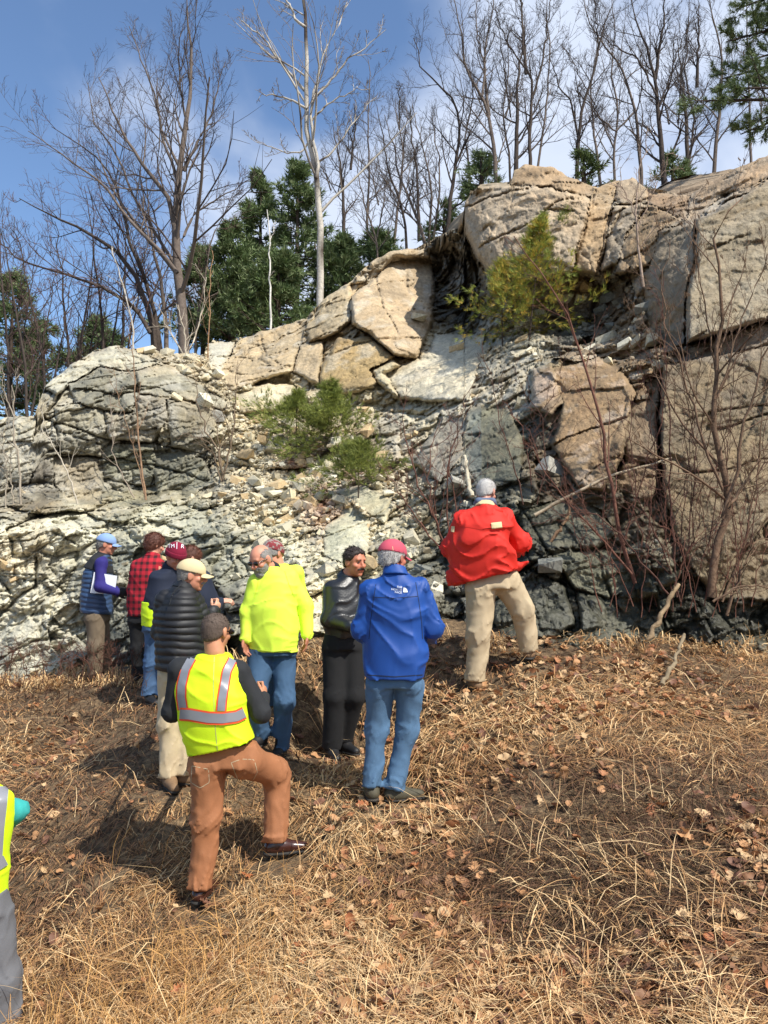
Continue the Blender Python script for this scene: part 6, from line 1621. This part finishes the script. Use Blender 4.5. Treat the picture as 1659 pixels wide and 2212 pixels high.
        Sx = V[rs.integers(0, len(V), ns)]; nn_ = norm(Sx - (c + HR @ np.array((0, -.01, .02)))); comb = nn_ * .55 + HR @ np.array((.25, -.5, -.35)) + rs.normal(0, .3, (ns, 3))
        GH = Geo(); GH.add(V, Q); Ls = (.003 + g * 1.0) * (1 + np.clip(((Sx - c) @ HR)[:, 2:3] * 9, 0, 1.2)) * rs.uniform(.5, 1.2, ns)[:, None]; dS = norm(comb); sS = norm(np.cross(dS, rs.normal(size=(ns, 3)))) * .0022
        kp = np.linalg.norm(Sx - c, axis=1) > .085
        VS = np.stack([Sx - sS, Sx + sS, Sx + dS * Ls], 1)[kp].reshape(-1, 3); GH.add(VS, np.arange(len(VS)).reshape(-1, 3))
        GH.build('hair', M[mt], root)
    if 'beard' in spec:
        mt = spec['beard']
        def bp_(p, f):
            q = loc(p); f = f - .004 * noise(q * 70, 6)
            f = np.maximum(f, q[:, 2] + .030 + .25 * np.maximum(.07 - q[:, 1], 0) - .9 * np.maximum(np.abs(q[:, 0]) - .045, 0)); return np.maximum(f, -.0 - q[:, 1])
        V, Q = net(Field([Ell(w(0, .022, -.04), np.array((.068, .079, .086)) * HS, HR), Ell(w(0, .066, -.105), np.array((.04, .032, .036)) * HS, HR)], .02, None, bp_), .0055); mk('beard', V, Q, M[mt], root)
    if 'moustache' in spec:
        V, Q = net(Field([Caps(w(0, .102, -.040), w(-.032, .088, -.052), .011 * HS, .008 * HS), Caps(w(0, .102, -.040), w(.032, .088, -.052), .011 * HS, .008 * HS)], .005), .004); mk('moustache', V, Q, M[spec['moustache']], root)
    if spec.get('brows'):
        for s in (-1, 1):
            V, Q = net(Field([Caps(w(.015 * s, .094, .030), w(.042 * s, .080, .030), .005, .004)], .004), .004); mk('eyebrow', V, Q, M[spec['brows']], root)
            V, Q = net(Field([Ell(w(.031 * s, .084, .010), np.array((.012, .008, .0065)), HR)], .004), .004); mk('eye', V, Q, M['eye'], root)
    if 'cap' in spec:
        mt = spec['cap']
        def cp(p, f):
            q = loc(p); return np.maximum(np.maximum(f, .030 - .12 * q[:, 1] - q[:, 2]), -1)
        Fc = Field([Ell(w(0, -.010, .038), np.array((.094, .116, .098)) * HS, HR)], .01, None, cp)
        V, Q = net(Fc, .0055); co = mk('cap', V, Q, M[mt], root); out['cap'] = (Fc, co)
        def brim(p, f):
            q = loc(p); x, y = q[:, 0], q[:, 1]
            zz = .030 - 5.5 * x * x - .22 * (y - .08)
            e = np.sqrt((x / .078) ** 2 + ((y - .085) / .088) ** 2) - 1
            return np.maximum(np.maximum(e * .07, np.abs(q[:, 2] - zz) - .004), .075 - y)
        V, Q = net(Field([Ell(w(0, .1, .02), np.array((.1, .1, .06)) * HS, HR)], .01, None, brim), .0045); mk('brim', V, Q, M[mt], co)
    if 'beanie' in spec:
        mt = spec['beanie']
        def cp(p, f):
            q = loc(p); return np.maximum(f - .0012 * np.sin(np.arctan2(q[:, 0], q[:, 1]) * 60), .018 - q[:, 2] + .1 * q[:, 1])
        Fc = Field([Ell(w(0, -.01, .045), np.array((.094, .114, .108)) * HS, HR)], .01, None, cp)
        V, Q = net(Fc, .0055); co = mk('knit_hat', V, Q, M[mt], root); out['cap'] = (Fc, co)
        if spec.get('cuff', True):
            def cf_(p, f):
                q = loc(p); return np.maximum(np.abs(q[:, 2] - .035 - .1 * q[:, 1]) - .026, f)
            V, Q = net(Field([Ell(w(0, -.01, .035), np.array((.102, .122, .11)) * HS, HR)], .01, None, cf_), .0055); mk('cuff', V, Q, M[mt], co)
    if spec.get('glasses'):
        G_ = Geo()
        for s in (-1, 1):
            V, Q = net(Field([Ell(w(.033 * s, .098, .008), np.array((.028, .010, .019)), HR)], .004), .0045); G_.add(V, Q)
            V, Q = net(Field([Caps(w(.060 * s, .085, .014), w(.084 * s, -.005, .010), .004, .004)], .004), .004); G_.add(V, Q)
        V, Q = net(Field([Caps(w(-.012, .108, .013), w(.012, .108, .013), .004, .004)], .004), .004); G_.add(V, Q)
        G_.build('sunglasses', M['glass'], root)
    return root, J, out, (c, HR, HS)
# ------------------------------------------------------------------ the people
GP = 'people looking at the rock'
# man in the orange trousers and safety vest
VEST = [(477, 1612, .02, 14, .218, .155), (463, 1560, 0, 8, .212, .148), (452, 1490, 0, 1, .222, .145), (450, 1446, 0, -3, .205, .12), (464, 1414, 0, 0, .095, .08)]
p6, J6, O6, _ = person('man seen from behind in yellow safety vest and orange brown trousers, one foot forward', 5.1, dict(
  H=(466, 1366, .03), N=(464, 1408, 0), S=[(388, 1447, 0), (515, 1452, .02)], E=[(372, 1538, .03), (563, 1540, .03)], W=[(398, 1540, .27), (566, 1508, .26)],
  P=(487, 1632, .04), HP=[(447, 1655, .02), (528, 1640, .06)], K=[(446, 1772, .03), (598, 1672, .30)], A=[(434, 1905, 0), (595, 1806, .24)]),
  dict(yaw=12, head=(28, 8, 0), vox=.0075, hvox=.0045, skin='#b98160', hskin='#b98160', hands=(None, ((.1, .6, .5), (-1, .2, 0), 1, .7)),
   tops=[dict(name='sweater', mat='black', secs=[(466, 1560, 0, 0, .17, .12), (455, 1460, 0, 0, .18, .11)], ar=(.068, .060, .048), wr=.006),
         dict(name='safety_vest', mat='hiviz', secs=VEST, arms=False, shoulder=True, sr=.060, wr=.007, vox=.007)],
   trousers=dict(mat='orangepants', w=(.114, .086, .073), pel=(.175, .135), wr=.015, drop=.06), toes=((.25, 1, 0), (1, .25, 0)), shoes='shoeb', hair=('crop', 'hairk', .003)))
vf = O6['safety_vest'][0]; vo_ = O6['safety_vest'][1]
def band(pts, w, nm='reflective_tape', mat='tape', off=.006, n=26, Y=5.1, f=vf, par=vo_, m=4):
    return ribbon(f, np.array([at(a, b, Y) for a, b in pts]), w, par, nm, M[mat], n, off, m)
LB = [(414, 1421), (400, 1446), (392, 1480), (391, 1505), (395, 1532)]; RB = [(503, 1424), (490, 1450), (484, 1485), (480, 1510), (478, 1534)]
for bnd in (LB, RB):
    band(bnd, .064, 'orange_trim', 'orange', .004); band(bnd, .046, 'reflective_tape', 'tape', .007)
HB = [(389, 1543), (410, 1544), (450, 1551), (480, 1552), (510, 1548), (527, 1540)]
band(HB, .078, 'orange_trim', 'orange', .0085, 40); band(HB, .056, 'reflective_tape', 'tape', .0115, 40)
def on_head(prims, mat, name, root, k=.004, h=.004):
    V, Q = net(Field(prims, k), h); return mk(name, V, Q, M[mat], root)
c_, R_h, _s = _
tf6, to6 = O6['trousers']
for pts in ([(500, 1648), (522, 1640), (549, 1641), (556, 1668), (545, 1690), (515, 1688), (500, 1648)], [(415, 1655), (450, 1662), (452, 1690), (432, 1702), (412, 1690), (415, 1655)]):
    band(pts, .004, 'pocket_seam', 'khaki', .001, 30, 5.1, tf6, to6, 3)
band([(405, 1634), (440, 1637), (480, 1630), (520, 1614), (546, 1600)], .012, 'hem_binding', 'hiviz2', .004, 36, 5.1)
band([(463, 1420), (461, 1480), (464, 1560), (470, 1625)], .003, 'back_seam', 'khaki', .001, 40, 5.1)
w6 = lambda x, y, z: c_ + R_h @ np.array((x, y, z))
on_head([Caps(w6(.083, .0, .01), w6(.066, .09, .016), .0045, .0045), Ell(w6(.045, .095, .012), (.03, .01, .018), R_h), Ell(w6(-.02, .1, .012), (.03, .01, .018), R_h)], 'glass', 'sunglasses', p6)

# bearded man in the yellow sweatshirt
p7, J7, O7, _ = person('bald bearded man in a bright yellow long sleeved shirt and blue jeans wearing sunglasses', 6.55, dict(
  H=(564, 1209, -.07), N=(582, 1228, .02), S=[(555, 1260, -.02), (624, 1250, .04)], E=[(536, 1322, -.03), (660, 1308, .05)], W=[(531, 1378, -.08), (663, 1370, .02)],
  P=(588, 1400, 0), HP=[(563, 1415, -.02), (612, 1416, .02)], K=[(553, 1500, -.14), (614, 1514, -.08)], A=[(563, 1580, -.02), (606, 1606, .0)]),
  dict(yaw=200, head=(216, 26, 0), hs=.98, skin='#c98a70', hskin='#a46a52', hands=(((0, -.1, -1), (.6, -.3, 0), 1, .4), ((-.05, 0, -1), (-1, -.3, 0), -1, .35)),
   tops=[dict(name='sweatshirt', mat='hiviz2', secs=[(588, 1404, 0, -2, .205, .155), (588, 1370, 0, -1, .21, .165), (586, 1310, -.01, 0, .205, .165), (590, 1268, 0, 3, .195, .14), (588, 1245, 0, 4, .165, .11), (583, 1226, .01, 0, .08, .075)], ar=(.074, .064, .048), wr=.0065)],
   collar=('black', .058, .025, 0), trousers=dict(mat='denimd', w=(.102, .078, .069), pel=(.185, .14)), toes=((-.4, -1, 0), (-.2, -1, 0)), shoes='shoek', beard='hairg', hair=('bald', 'hairg', .002), glasses=True))
text_on(O7['sweatshirt'][0], 'SAFETY', 601, 1254, 6.4, .022, O7['sweatshirt'][1], 'chest_print', M['khaki'], rot=-.05) if False else None

sf7, so7 = O7['sweatshirt']
band([(540, 1399), (588, 1405), (640, 1401)], .020, 'hem_band', 'hiviz2', .004, 30, 6.55, sf7, so7)
band([(615, 1234), (624, 1262), (636, 1290)], .004, 'shoulder_seam', 'hiviz', .001, 20, 6.5, sf7, so7, 3)
band([(560, 1238), (556, 1266), (549, 1292)], .004, 'shoulder_seam', 'hiviz', .001, 20, 6.5, sf7, so7, 3)
# someone behind him with a patterned knit hat
p8, J8, O8, _ = person('person in yellow with a patterned knit hat, mostly behind the bearded man', 7.3, dict(
  H=(590, 1200, 0), N=(600, 1222, 0), S=[(575, 1240, 0), (640, 1238, 0)], E=[(570, 1300, .05), (652, 1300, .05)], W=[(585, 1330, .2), (640, 1335, .22)],
  P=(603, 1370, 0), HP=[(585, 1385, 0), (620, 1385, 0)], K=[(577, 1470, 0), (612, 1470, 0)], A=[(573, 1555, 0), (610, 1555, 0)]),
  dict(yaw=20, head=(40, 25, 12), tops=[dict(name='jacket', mat='hiviz2', secs=[(605, 1365, 0, 0, .19, .14), (605, 1300, 0, 0, .195, .14), (605, 1245, 0, 0, .175, .11), (600, 1218, 0, 0, .09, .08)])],
   trousers=dict(mat='denimd'), toes=((0, 1, 0), (.2, 1, 0)), shoes='shoek', hair=('full', 'hairg', .006), beanie='knit', cuff=False, vox=.011))

# man in the black leather jacket
p9, J9, O9, _ = person('dark haired man with a moustache in a black leather jacket and black trousers', 6.8, dict(
  H=(767, 1215, -.03), N=(753, 1243, .01), S=[(718, 1275, -.04), (776, 1272, .10)], E=[(711, 1338, -.10), (784, 1335, .06)], W=[(755, 1352, -.22), (764, 1348, -.16)],
  P=(742, 1388, 0), HP=[(724, 1400, -.02), (761, 1398, .02)], K=[(722, 1505, -.06), (765, 1503, -.02)], A=[(717, 1608, 0), (742, 1594, .12)]),
  dict(yaw=150, head=(138, 6, 0), skin='#bd7a5f', hands=(((.9, -.3, -.1), (0, 1, 0), 1, .6), None),
   tops=[dict(name='leather_jacket', mat='leather', secs=[(742, 1374, 0, 0, .155, .135), (743, 1345, 0, 0, .18, .15), (743, 1298, 0, 0, .19, .145), (746, 1264, 0, 0, .165, .10), (753, 1246, 0, 0, .075, .07)], ar=(.072, .064, .052), wr=.011)],
   collar=('leather', .068, .03, 0), trousers=dict(mat='blacktr', w=(.112, .088, .078), pel=(.17, .14), wr=.005), toes=((.3, -1, 0), (.6, -.8, 0)), shoes='shoek', hair=('full', 'hairb', .013), moustache='hairb', brows='hairb'))

# man in the blue shell jacket
p10, J10, O10, hd10 = person('white haired man seen from behind in a royal blue jacket, faded red cap and jeans', 5.6, dict(
  H=(849, 1206, .03), N=(854, 1236, 0), S=[(801, 1280, 0), (905, 1274, .02)], E=[(781, 1360, .02), (934, 1356, .04)], W=[(806, 1380, .25), (926, 1376, .25)],
  P=(853, 1466, 0), HP=[(821, 1482, 0), (885, 1480, 0)], K=[(813, 1578, .05), (879, 1578, .06)], A=[(804, 1690, 0), (852, 1694, .03)]),
  dict(yaw=8, head=(38, 5, 0), skin='#b5705a', hands=(None, ((.3, 1, 0), (-1, 0, 0), 1, .6)), vox=.0085, hvox=.005,
   tops=[dict(name='shell_jacket', mat='blue', secs=[(853, 1463, 0, 0, .208, .165), (853, 1420, 0, 0, .212, .16), (853, 1340, 0, 0, .205, .15), (855, 1290, 0, 0, .205, .14), (856, 1262, 0, 0, .18, .11), (854, 1240, 0, 0, .10, .085)], ar=(.078, .070, .052), wr=.012)],
   collar=('blue', .070, .035, 0), trousers=dict(mat='denimf', w=(.100, .073, .064), pel=(.17, .13)), toes=((-.15, 1, 0), (.95, .3, 0)), shoes='boot', hair=('full', 'hairw', .012), cap='capred'))
bf, bo = O10['shell_jacket']
text_on(bf, 'THE\nNORTH\nFACE', 869, 1271, 5.45, .021, bo, 'jacket_lettering', M['logo'], align='RIGHT', rot=-.08)
def quad_patch(f, cx_, cy_, Y, wm, hm, parent, name, mat, shape=None, off=.006, rot=0):
    u = np.linspace(-1, 1, 9); U, W_ = np.meshgrid(u, u)
    o = at(cx_, cy_, Y)
    xx, zz = U * wm / 2, W_ * hm / 2
    if shape == 'dome': xx = (U * .5 + .5) * wm - wm / 2; zz = -hm / 2 + (W_ * .5 + .5) * hm * np.sqrt(np.clip(1 - ((U * .5 + .5)) ** 2, .02, 1))
    c, s = math.cos(rot), math.sin(rot)
    P = np.stack([o[0] + xx * c - zz * s, np.full_like(xx, o[1]), o[2] + xx * s + zz * c], -1)
    V = drape(f, P, norm(o - np.array((0, 0, CZ))), off, .4)
    return mk(name, V, gridfaces(9, 9), mat, parent)
quad_patch(bf, 876, 1274, 5.45, .030, .034, bo, 'jacket_emblem', M['logo'], 'dome')
band([(794, 1458), (853, 1462), (912, 1458)], .006, 'hem_seam', 'navy', .002, 30, 5.6, bf, bo, 3)
band([(806, 1290), (855, 1292), (902, 1288)], .004, 'yoke_seam', 'navy', .0015, 30, 5.6, bf, bo, 3)
band([(812, 1262), (806, 1300), (800, 1345), (797, 1380)], .004, 'sleeve_seam', 'navy', .001, 26, 5.55, bf, bo, 3)
band([(898, 1258), (905, 1300), (911, 1345), (913, 1380)], .004, 'sleeve_seam', 'navy', .001, 26, 5.55, bf, bo, 3)
cf, co_ = O10['cap']
band([(848, 1180), (850, 1196)], .003, 'cap_seam', 'cream', .001, 10, 5.5, cf, co_, 3)
text_on(cf, 'BLACK & DECKER', 852, 1187, 5.5, .014, co_, 'cap_lettering', M['logo'], rot=-.12) if False else None

# man in the red coat
p11, J11, O11, _ = person('white haired man in a loose red coat stepping up to the rock in khaki trousers', 7.0, dict(
  H=(1050, 1064, .1), N=(1048, 1094, .04), S=[(1000, 1128, 0), (1088, 1122, .05)], E=[(974, 1184, .08), (1124, 1172, .12)], W=[(990, 1186, .33), (1112, 1192, .33)],
  P=(1062, 1258, .05), HP=[(1038, 1275, .02), (1095, 1262, .09)], K=[(1033, 1372, .0), (1128, 1318, .10)], A=[(1028, 1462, 0), (1142, 1396, .15)]),
  dict(yaw=15, head=(35, 14, 0), hs=1.0, skin='#c08b78', hands=(None, ((.3, .9, -.2), (-1, 0, 0), 1, .7)),
   tops=[dict(name='undershirt', mat='navy', secs=[(1064, 1268, .05, 8, .19, .15), (1058, 1240, .05, 5, .18, .14)], arms=False, shoulder=False, wr=.004),
         dict(name='red_coat', mat='red', secs=[(1044, 1248, .04, 13, .30, .19), (1040, 1215, .02, 9, .285, .19), (1036, 1170, 0, 4, .265, .19), (1040, 1136, 0, 0, .25, .16), (1044, 1114, .01, 0, .205, .12), (1048, 1094, .03, 0, .10, .09)], ar=(.088, .078, .058), wr=.016, extra=[])],
   collar=('cream', .078, .02, 0), trousers=dict(mat='khaki', w=(.135, .098, .085), pel=(.2, .16), wr=.015), toes=((-.2, 1, 0), (.3, 1, 0)), shoes='bootn', hair=('full', 'hairw', .005)))
rf_, ro = O11['red_coat']
quad_patch(rf_, 1158 - 0, 1206, 7, .01, .01, ro, 'x', M['cream']) if False else None
c11 = J11['N']
V, Q = net(Field([Ell(c11 + (0, -.045, -.05), (.16, .07, .05), frame(15, 20)), Ell(c11 + (0, -.06, -.085), (.12, .05, .035), frame(15, 30))], .03, None, lambda p, f: f - .008 * noise(p * np.array((25, 9, 9)), 2)), .008); mk('hood', V, Q, M['red'], ro)
V, Q = net(Field([Caps(c11 + (-.06, -.03, .045), c11 + (.06, -.02, .045), .03, .03), Caps(c11 + (-.06, -.03, .04), c11 + (-.07, .05, .03), .03, .03), Caps(c11 + (.06, -.02, .04), c11 + (.08, .05, .03), .03, .03)], .02), .008); mk('scarf', V, Q, M['scarf'], p11)
quad_patch(rf_, 1073, 1135, 6.8, .09, .055, ro, 'shoulder_patch', M['cream'], rot=.12)
quad_patch(rf_, 978, 1143, 6.8, .03, .05, ro, 'shoulder_patch', M['cream'], rot=-.1)
band([(968, 1256), (1010, 1256), (1050, 1248), (1100, 1233), (1124, 1224)], .012, 'hem_band', 'red', .004, 40, 6.9, rf_, ro)
band([(992, 1135), (1040, 1142), (1090, 1134)], .005, 'yoke_seam', 'red', .004, 30, 6.9, rf_, ro, 3)
V, Q = net(Field([Caps(at(1118, 1225, 7.1), at(1140, 1214, 7.05), .035, .014, .006), Caps(at(1100, 1225, 7.1), at(1118, 1222, 7.05), .05, .04, .006)], .02), .009); mk('coat_flap', V, Q, M['red'], ro)

# man with the quilted vest at the left
p1, J1, O1, _ = person('man in light blue cap and quilted blue vest facing right, leftmost of the group', 9.4, dict(
  H=(230, 1177, 0), N=(223, 1199, 0), S=[(224, 1218, .17), (219, 1218, -.20)], E=[(226, 1268, .20), (216, 1268, -.28)], W=[(250, 1274, .12), (254, 1279, -.27)],
  P=(210, 1330, 0), HP=[(213, 1337, .09), (206, 1337, -.09)], K=[(222, 1398, .1), (207, 1396, -.1)], A=[(223, 1452, .1), (205, 1450, -.08)]),
  dict(yaw=88, head=(80, 8, 0), gloves=True, skin='#bd7f66', hands=(((1, 0, -.1), (0, -1, 0), 1, .5), ((1, 0, .0), (0, 1, 0), -1, .6)), vox=.011,
   tops=[dict(name='fleece', mat='purple', secs=[(212, 1300, 0, 0, .16, .13), (218, 1220, 0, 0, .17, .1)], ar=(.068, .058, .046)),
         dict(name='quilted_vest', mat='slate', secs=[(209, 1324, 0, 0, .20, .175), (208, 1285, 0, 0, .20, .165), (212, 1240, 0, 0, .205, .155), (219, 1212, 0, 0, .17, .11), (223, 1198, 0, 0, .075, .075)], arms=False, puff=.011, sr=.05, wr=.003)],
   collar=('black', .062, .03, 0), trousers=dict(mat='cargo', w=(.11, .09, .08), pel=(.17, .14)), toes=((1, .2, 0), (1, -.1, 0)), shoes='bootn', hair=('full', 'hairg', .008), cap='capblue'))
# the yoke of his vest is black
vfF, vfO = O1['quilted_vest']
V, Q = net(Field([Loft([(at(213, 1232, 9.4), frame(88)[:, 0], .212, .165), (at(219, 1211, 9.4), frame(88)[:, 0], .178, .118), (at(223, 1197, 9.4), frame(88)[:, 0], .082, .082)], .002)], .01), .011); mk('yoke', V, Q, M['black'], vfO)
sh_ = np.array([at(195, 1281, 9.14), at(203, 1236, 9.14), at(253, 1244, 9.12), at(247, 1284, 9.12)])
Gp = Geo(); Gp.add(np.r_[sh_, sh_ + (0, .006, 0)], np.array([[0, 1, 2, 3], [7, 6, 5, 4], [0, 4, 5, 1], [1, 5, 6, 2], [2, 6, 7, 3], [3, 7, 4, 0]]))
o = Gp.build('paper', M['white'], None, False, sh_[0]); tag(o, 'white sheets of paper held under the arm of the man in the blue vest', 'paper')

# plaid shirt
p2, J2_, O2, _ = person('person seen from behind in a red and black plaid shirt', 9.0, dict(
  H=(334, 1177, .02), N=(330, 1198, 0), S=[(296, 1224, 0), (345, 1222, .04)], E=[(287, 1275, .02), (352, 1272, .08)], W=[(298, 1300, .22), (352, 1290, .30)],
  P=(308, 1335, 0), HP=[(298, 1342, 0), (317, 1342, .02)], K=[(298, 1402, 0), (314, 1402, 0)], A=[(298, 1452, 0), (313, 1452, 0)]),
  dict(yaw=28, head=(50, 15, 0), vox=.011, skin='#c98f76', tops=[dict(name='plaid_shirt', mat='plaid', secs=[(308, 1332, 0, 0, .17, .14), (308, 1290, 0, 0, .175, .14), (313, 1240, 0, 0, .185, .13), (320, 1215, 0, 0, .16, .105), (330, 1198, 0, 0, .075, .07)], wr=.007)],
   collar=('plaid', .060, .02, 0), trousers=dict(mat='blacktr'), toes=((.2, 1, 0), (.4, 1, 0)), shoes='shoek', hair=('long', 'hairr', .02)))

# maroon beanie
p3, J3, O3, hd3 = person('man in a maroon knit hat with white letters, glasses and a navy hooded sweatshirt', 8.2, dict(
  H=(379, 1203, -.05), N=(372, 1225, 0), S=[(338, 1250, -.03), (395, 1250, .08)], E=[(327, 1300, -.05), (405, 1305, 0)], W=[(346, 1340, -.16), (395, 1345, -.15)],
  P=(342, 1352, 0), HP=[(333, 1360, 0), (354, 1360, 0)], K=[(330, 1432, .02), (356, 1432, 0)], A=[(322, 1496, 0), (352, 1494, 0)]),
  dict(yaw=130, head=(132, 28, 0), hs=1.02, vox=.010, skin='#b97d66', tops=[dict(name='safety_vest', mat='hiviz', secs=[(342, 1352, 0, 0, .165, .15), (346, 1300, 0, 0, .18, .15)], arms=False, shoulder=False, wr=.006),
         dict(name='hooded_sweatshirt', mat='navy', secs=[(350, 1328, 0, 0, .175, .15), (356, 1280, 0, 0, .19, .15), (362, 1248, 0, 0, .175, .12), (370, 1228, 0, 0, .09, .085)], ar=(.072, .062, .05))],
   collar=('navy', .075, .03, 0), trousers=dict(mat='denim', w=(.10, .082, .074)), toes=((.6, -.8, 0), (.8, -.5, 0)), shoes='shoek', hair=('full', 'hairg', .005), beanie='beanie', brows='hairg'))
hf, ho = O3['cap']
text_on(hf, 'TM', 370, 1183, 8.0, .052, ho, 'hat_lettering', M['logo'], rot=.06, off=.009)
text_on(hf, '|', 382, 1182, 8.0, .075, ho, 'hat_lettering', M['logo'], off=.009)
text_on(hf, 'R', 394, 1184, 8.0, .058, ho, 'hat_lettering', M['logo'], rot=-.1, off=.009)
cc3, R3h, s3 = hd3
w3 = lambda x, y, z: cc3 + R3h @ (np.array((x, y, z)) * s3)
import itertools
Gs = Geo()
for s in (-1, 1):
    a_ = np.linspace(0, 2 * math.pi, 13)
    ring = np.array([w3(.032 * s + .022 * math.cos(t), .102, .006 + .017 * math.sin(t)) for t in a_])
    tubes(Gs, ring[None], np.full((1, 13), .0022), 4, (.1, .09, .08))
tubes(Gs, np.array([[w3(-.012, .106, .01), w3(.012, .106, .01)]]), np.full((1, 2), .002), 4, (.1, .09, .08))
Gs.build('spectacles', material('spectacle_frames', lin('#4a4038'), .4), p3)

# person behind, pointing at the rock
p4, J4, O4, _ = person('brown haired person in navy, holding one hand out to the rock', 8.5, dict(
  H=(413, 1206, 0), N=(416, 1228, 0), S=[(395, 1250, 0), (440, 1248, 0)], E=[(390, 1300, .05), (465, 1312, .06)], W=[(400, 1330, .2), (476, 1299, .18)],
  P=(422, 1355, 0), HP=[(412, 1365, 0), (432, 1365, 0)], K=[(412, 1425, 0), (434, 1425, 0)], A=[(414, 1478, 0), (436, 1478, 0)]),
  dict(yaw=25, head=(60, 25, 0), vox=.010, skin='#c08f78', hskin='#d09c84', hands=(None, ((1, .35, .12), (0, .5, -1), 1, .5, 1.1)),
   tops=[dict(name='sweatshirt', mat='navy', secs=[(424, 1345, 0, 0, .19, .14), (424, 1290, 0, 0, .2, .14), (420, 1250, 0, 0, .175, .11), (416, 1230, 0, 0, .085, .08)], ar=(.074, .066, .05))],
   trousers=dict(mat='blacktr'), toes=((0, 1, 0), (.2, 1, 0)), shoes='shoek', hair=('long', 'hairr', .014)))

# man with the tan cap and quilted jacket
p5, J5, O5, hd5 = person('grey moustached man in tan cap, black quilted jacket and khaki trousers, arms folded', 6.3, dict(
  H=(414, 1244, 0), N=(399, 1268, 0), S=[(358, 1298, -.02), (416, 1298, .02)], E=[(348, 1365, .02), (440, 1345, .05)], W=[(380, 1385, .26), (458, 1322, .14)],
  P=(388, 1452, 0), HP=[(370, 1462, 0), (405, 1462, .04)], K=[(365, 1562, 0), (402, 1560, .05)], A=[(366, 1668, 0), (402, 1662, .05)]),
  dict(yaw=50, head=(80, 6, 0), vox=.0085, hvox=.005, skin='#c5866c', hskin='#cf9a80', hands=(None, ((.5, .3, .6), (-1, .3, 0), 1, 1.0)),
   tops=[dict(name='quilted_jacket', mat='puff', secs=[(389, 1446, 0, 0, .195, .175), (388, 1390, 0, 0, .198, .175), (386, 1330, 0, 0, .205, .17), (386, 1294, 0, 0, .185, .13), (396, 1268, 0, 0, .085, .085)], ar=(.082, .074, .056), puff=.011, wr=.004, vox=.0078, k=.010)],
   collar=('puff', .066, .03, 0), trousers=dict(mat='khakil', w=(.106, .082, .071)), toes=((.4, -.8, 0), (1, 0, 0)), shoes='bootn', hair=('full', 'hairg', .007), moustache='hairg', cap='captan'))
cord = np.array([[at(394, 1262, 6.16), at(380, 1272, 6.12), at(370, 1290, 6.1), at(366, 1306, 6.08)]]); Gc = Geo(); tubes(Gc, np.array([resample(cord[0], 8)]), np.full((1, 8), .004), 5, (.02, .02, .02)); Gc.build('drawcord', M['black'], O5['quilted_jacket'][1])

# person cut off by the left edge
p12, J12, O12, _ = person('person cut off by the left edge, yellow vest over teal sleeve, grey trousers', 4.4, dict(
  H=(-55, 1625, 0), N=(-55, 1672, 0), S=[(-122, 1730, 0), (-6, 1736, 0)], E=[(-145, 1765, .05), (34, 1752, .10)], W=[(-110, 1800, .25), (0, 1800, .28)],
  P=(-52, 1950, 0), HP=[(-86, 1975, 0), (-22, 1972, .02)], K=[(-85, 2115, 0), (2, 2110, .05)], A=[(-85, 2250, 0), (8, 2245, .05)]),
  dict(yaw=5, vox=.009, tops=[dict(name='sweatshirt', mat='teal', secs=[(-54, 1850, 0, 0, .14, .11), (-54, 1730, 0, 0, .15, .1)], ar=(.062, .058, .044), wr=.006),
         dict(name='safety_vest', mat='hiviz', secs=[(-52, 1948, 0, 0, .155, .14), (-52, 1880, 0, 0, .16, .14), (-52, 1780, 0, 0, .185, .14), (-53, 1720, 0, 0, .195, .11), (-54, 1690, 0, 0, .10, .08)], arms=False, sr=.072, wr=.006)],
   trousers=dict(mat='grey', w=(.11, .095, .085)), toes=((0, 1, 0), (.2, 1, 0)), shoes='boot', hair=('full', 'hairb', .01)))
v12, o12 = O12['safety_vest']
band([(8, 1698), (4, 1740), (-2, 1790), (-6, 1850), (-8, 1862)], .05, 'reflective_tape', 'tape', .008, 26, 4.4, v12, o12)
band([(-115, 1878), (-52, 1884), (-10, 1872), (12, 1858)], .055, 'reflective_tape', 'tape', .008, 26, 4.4, v12, o12)
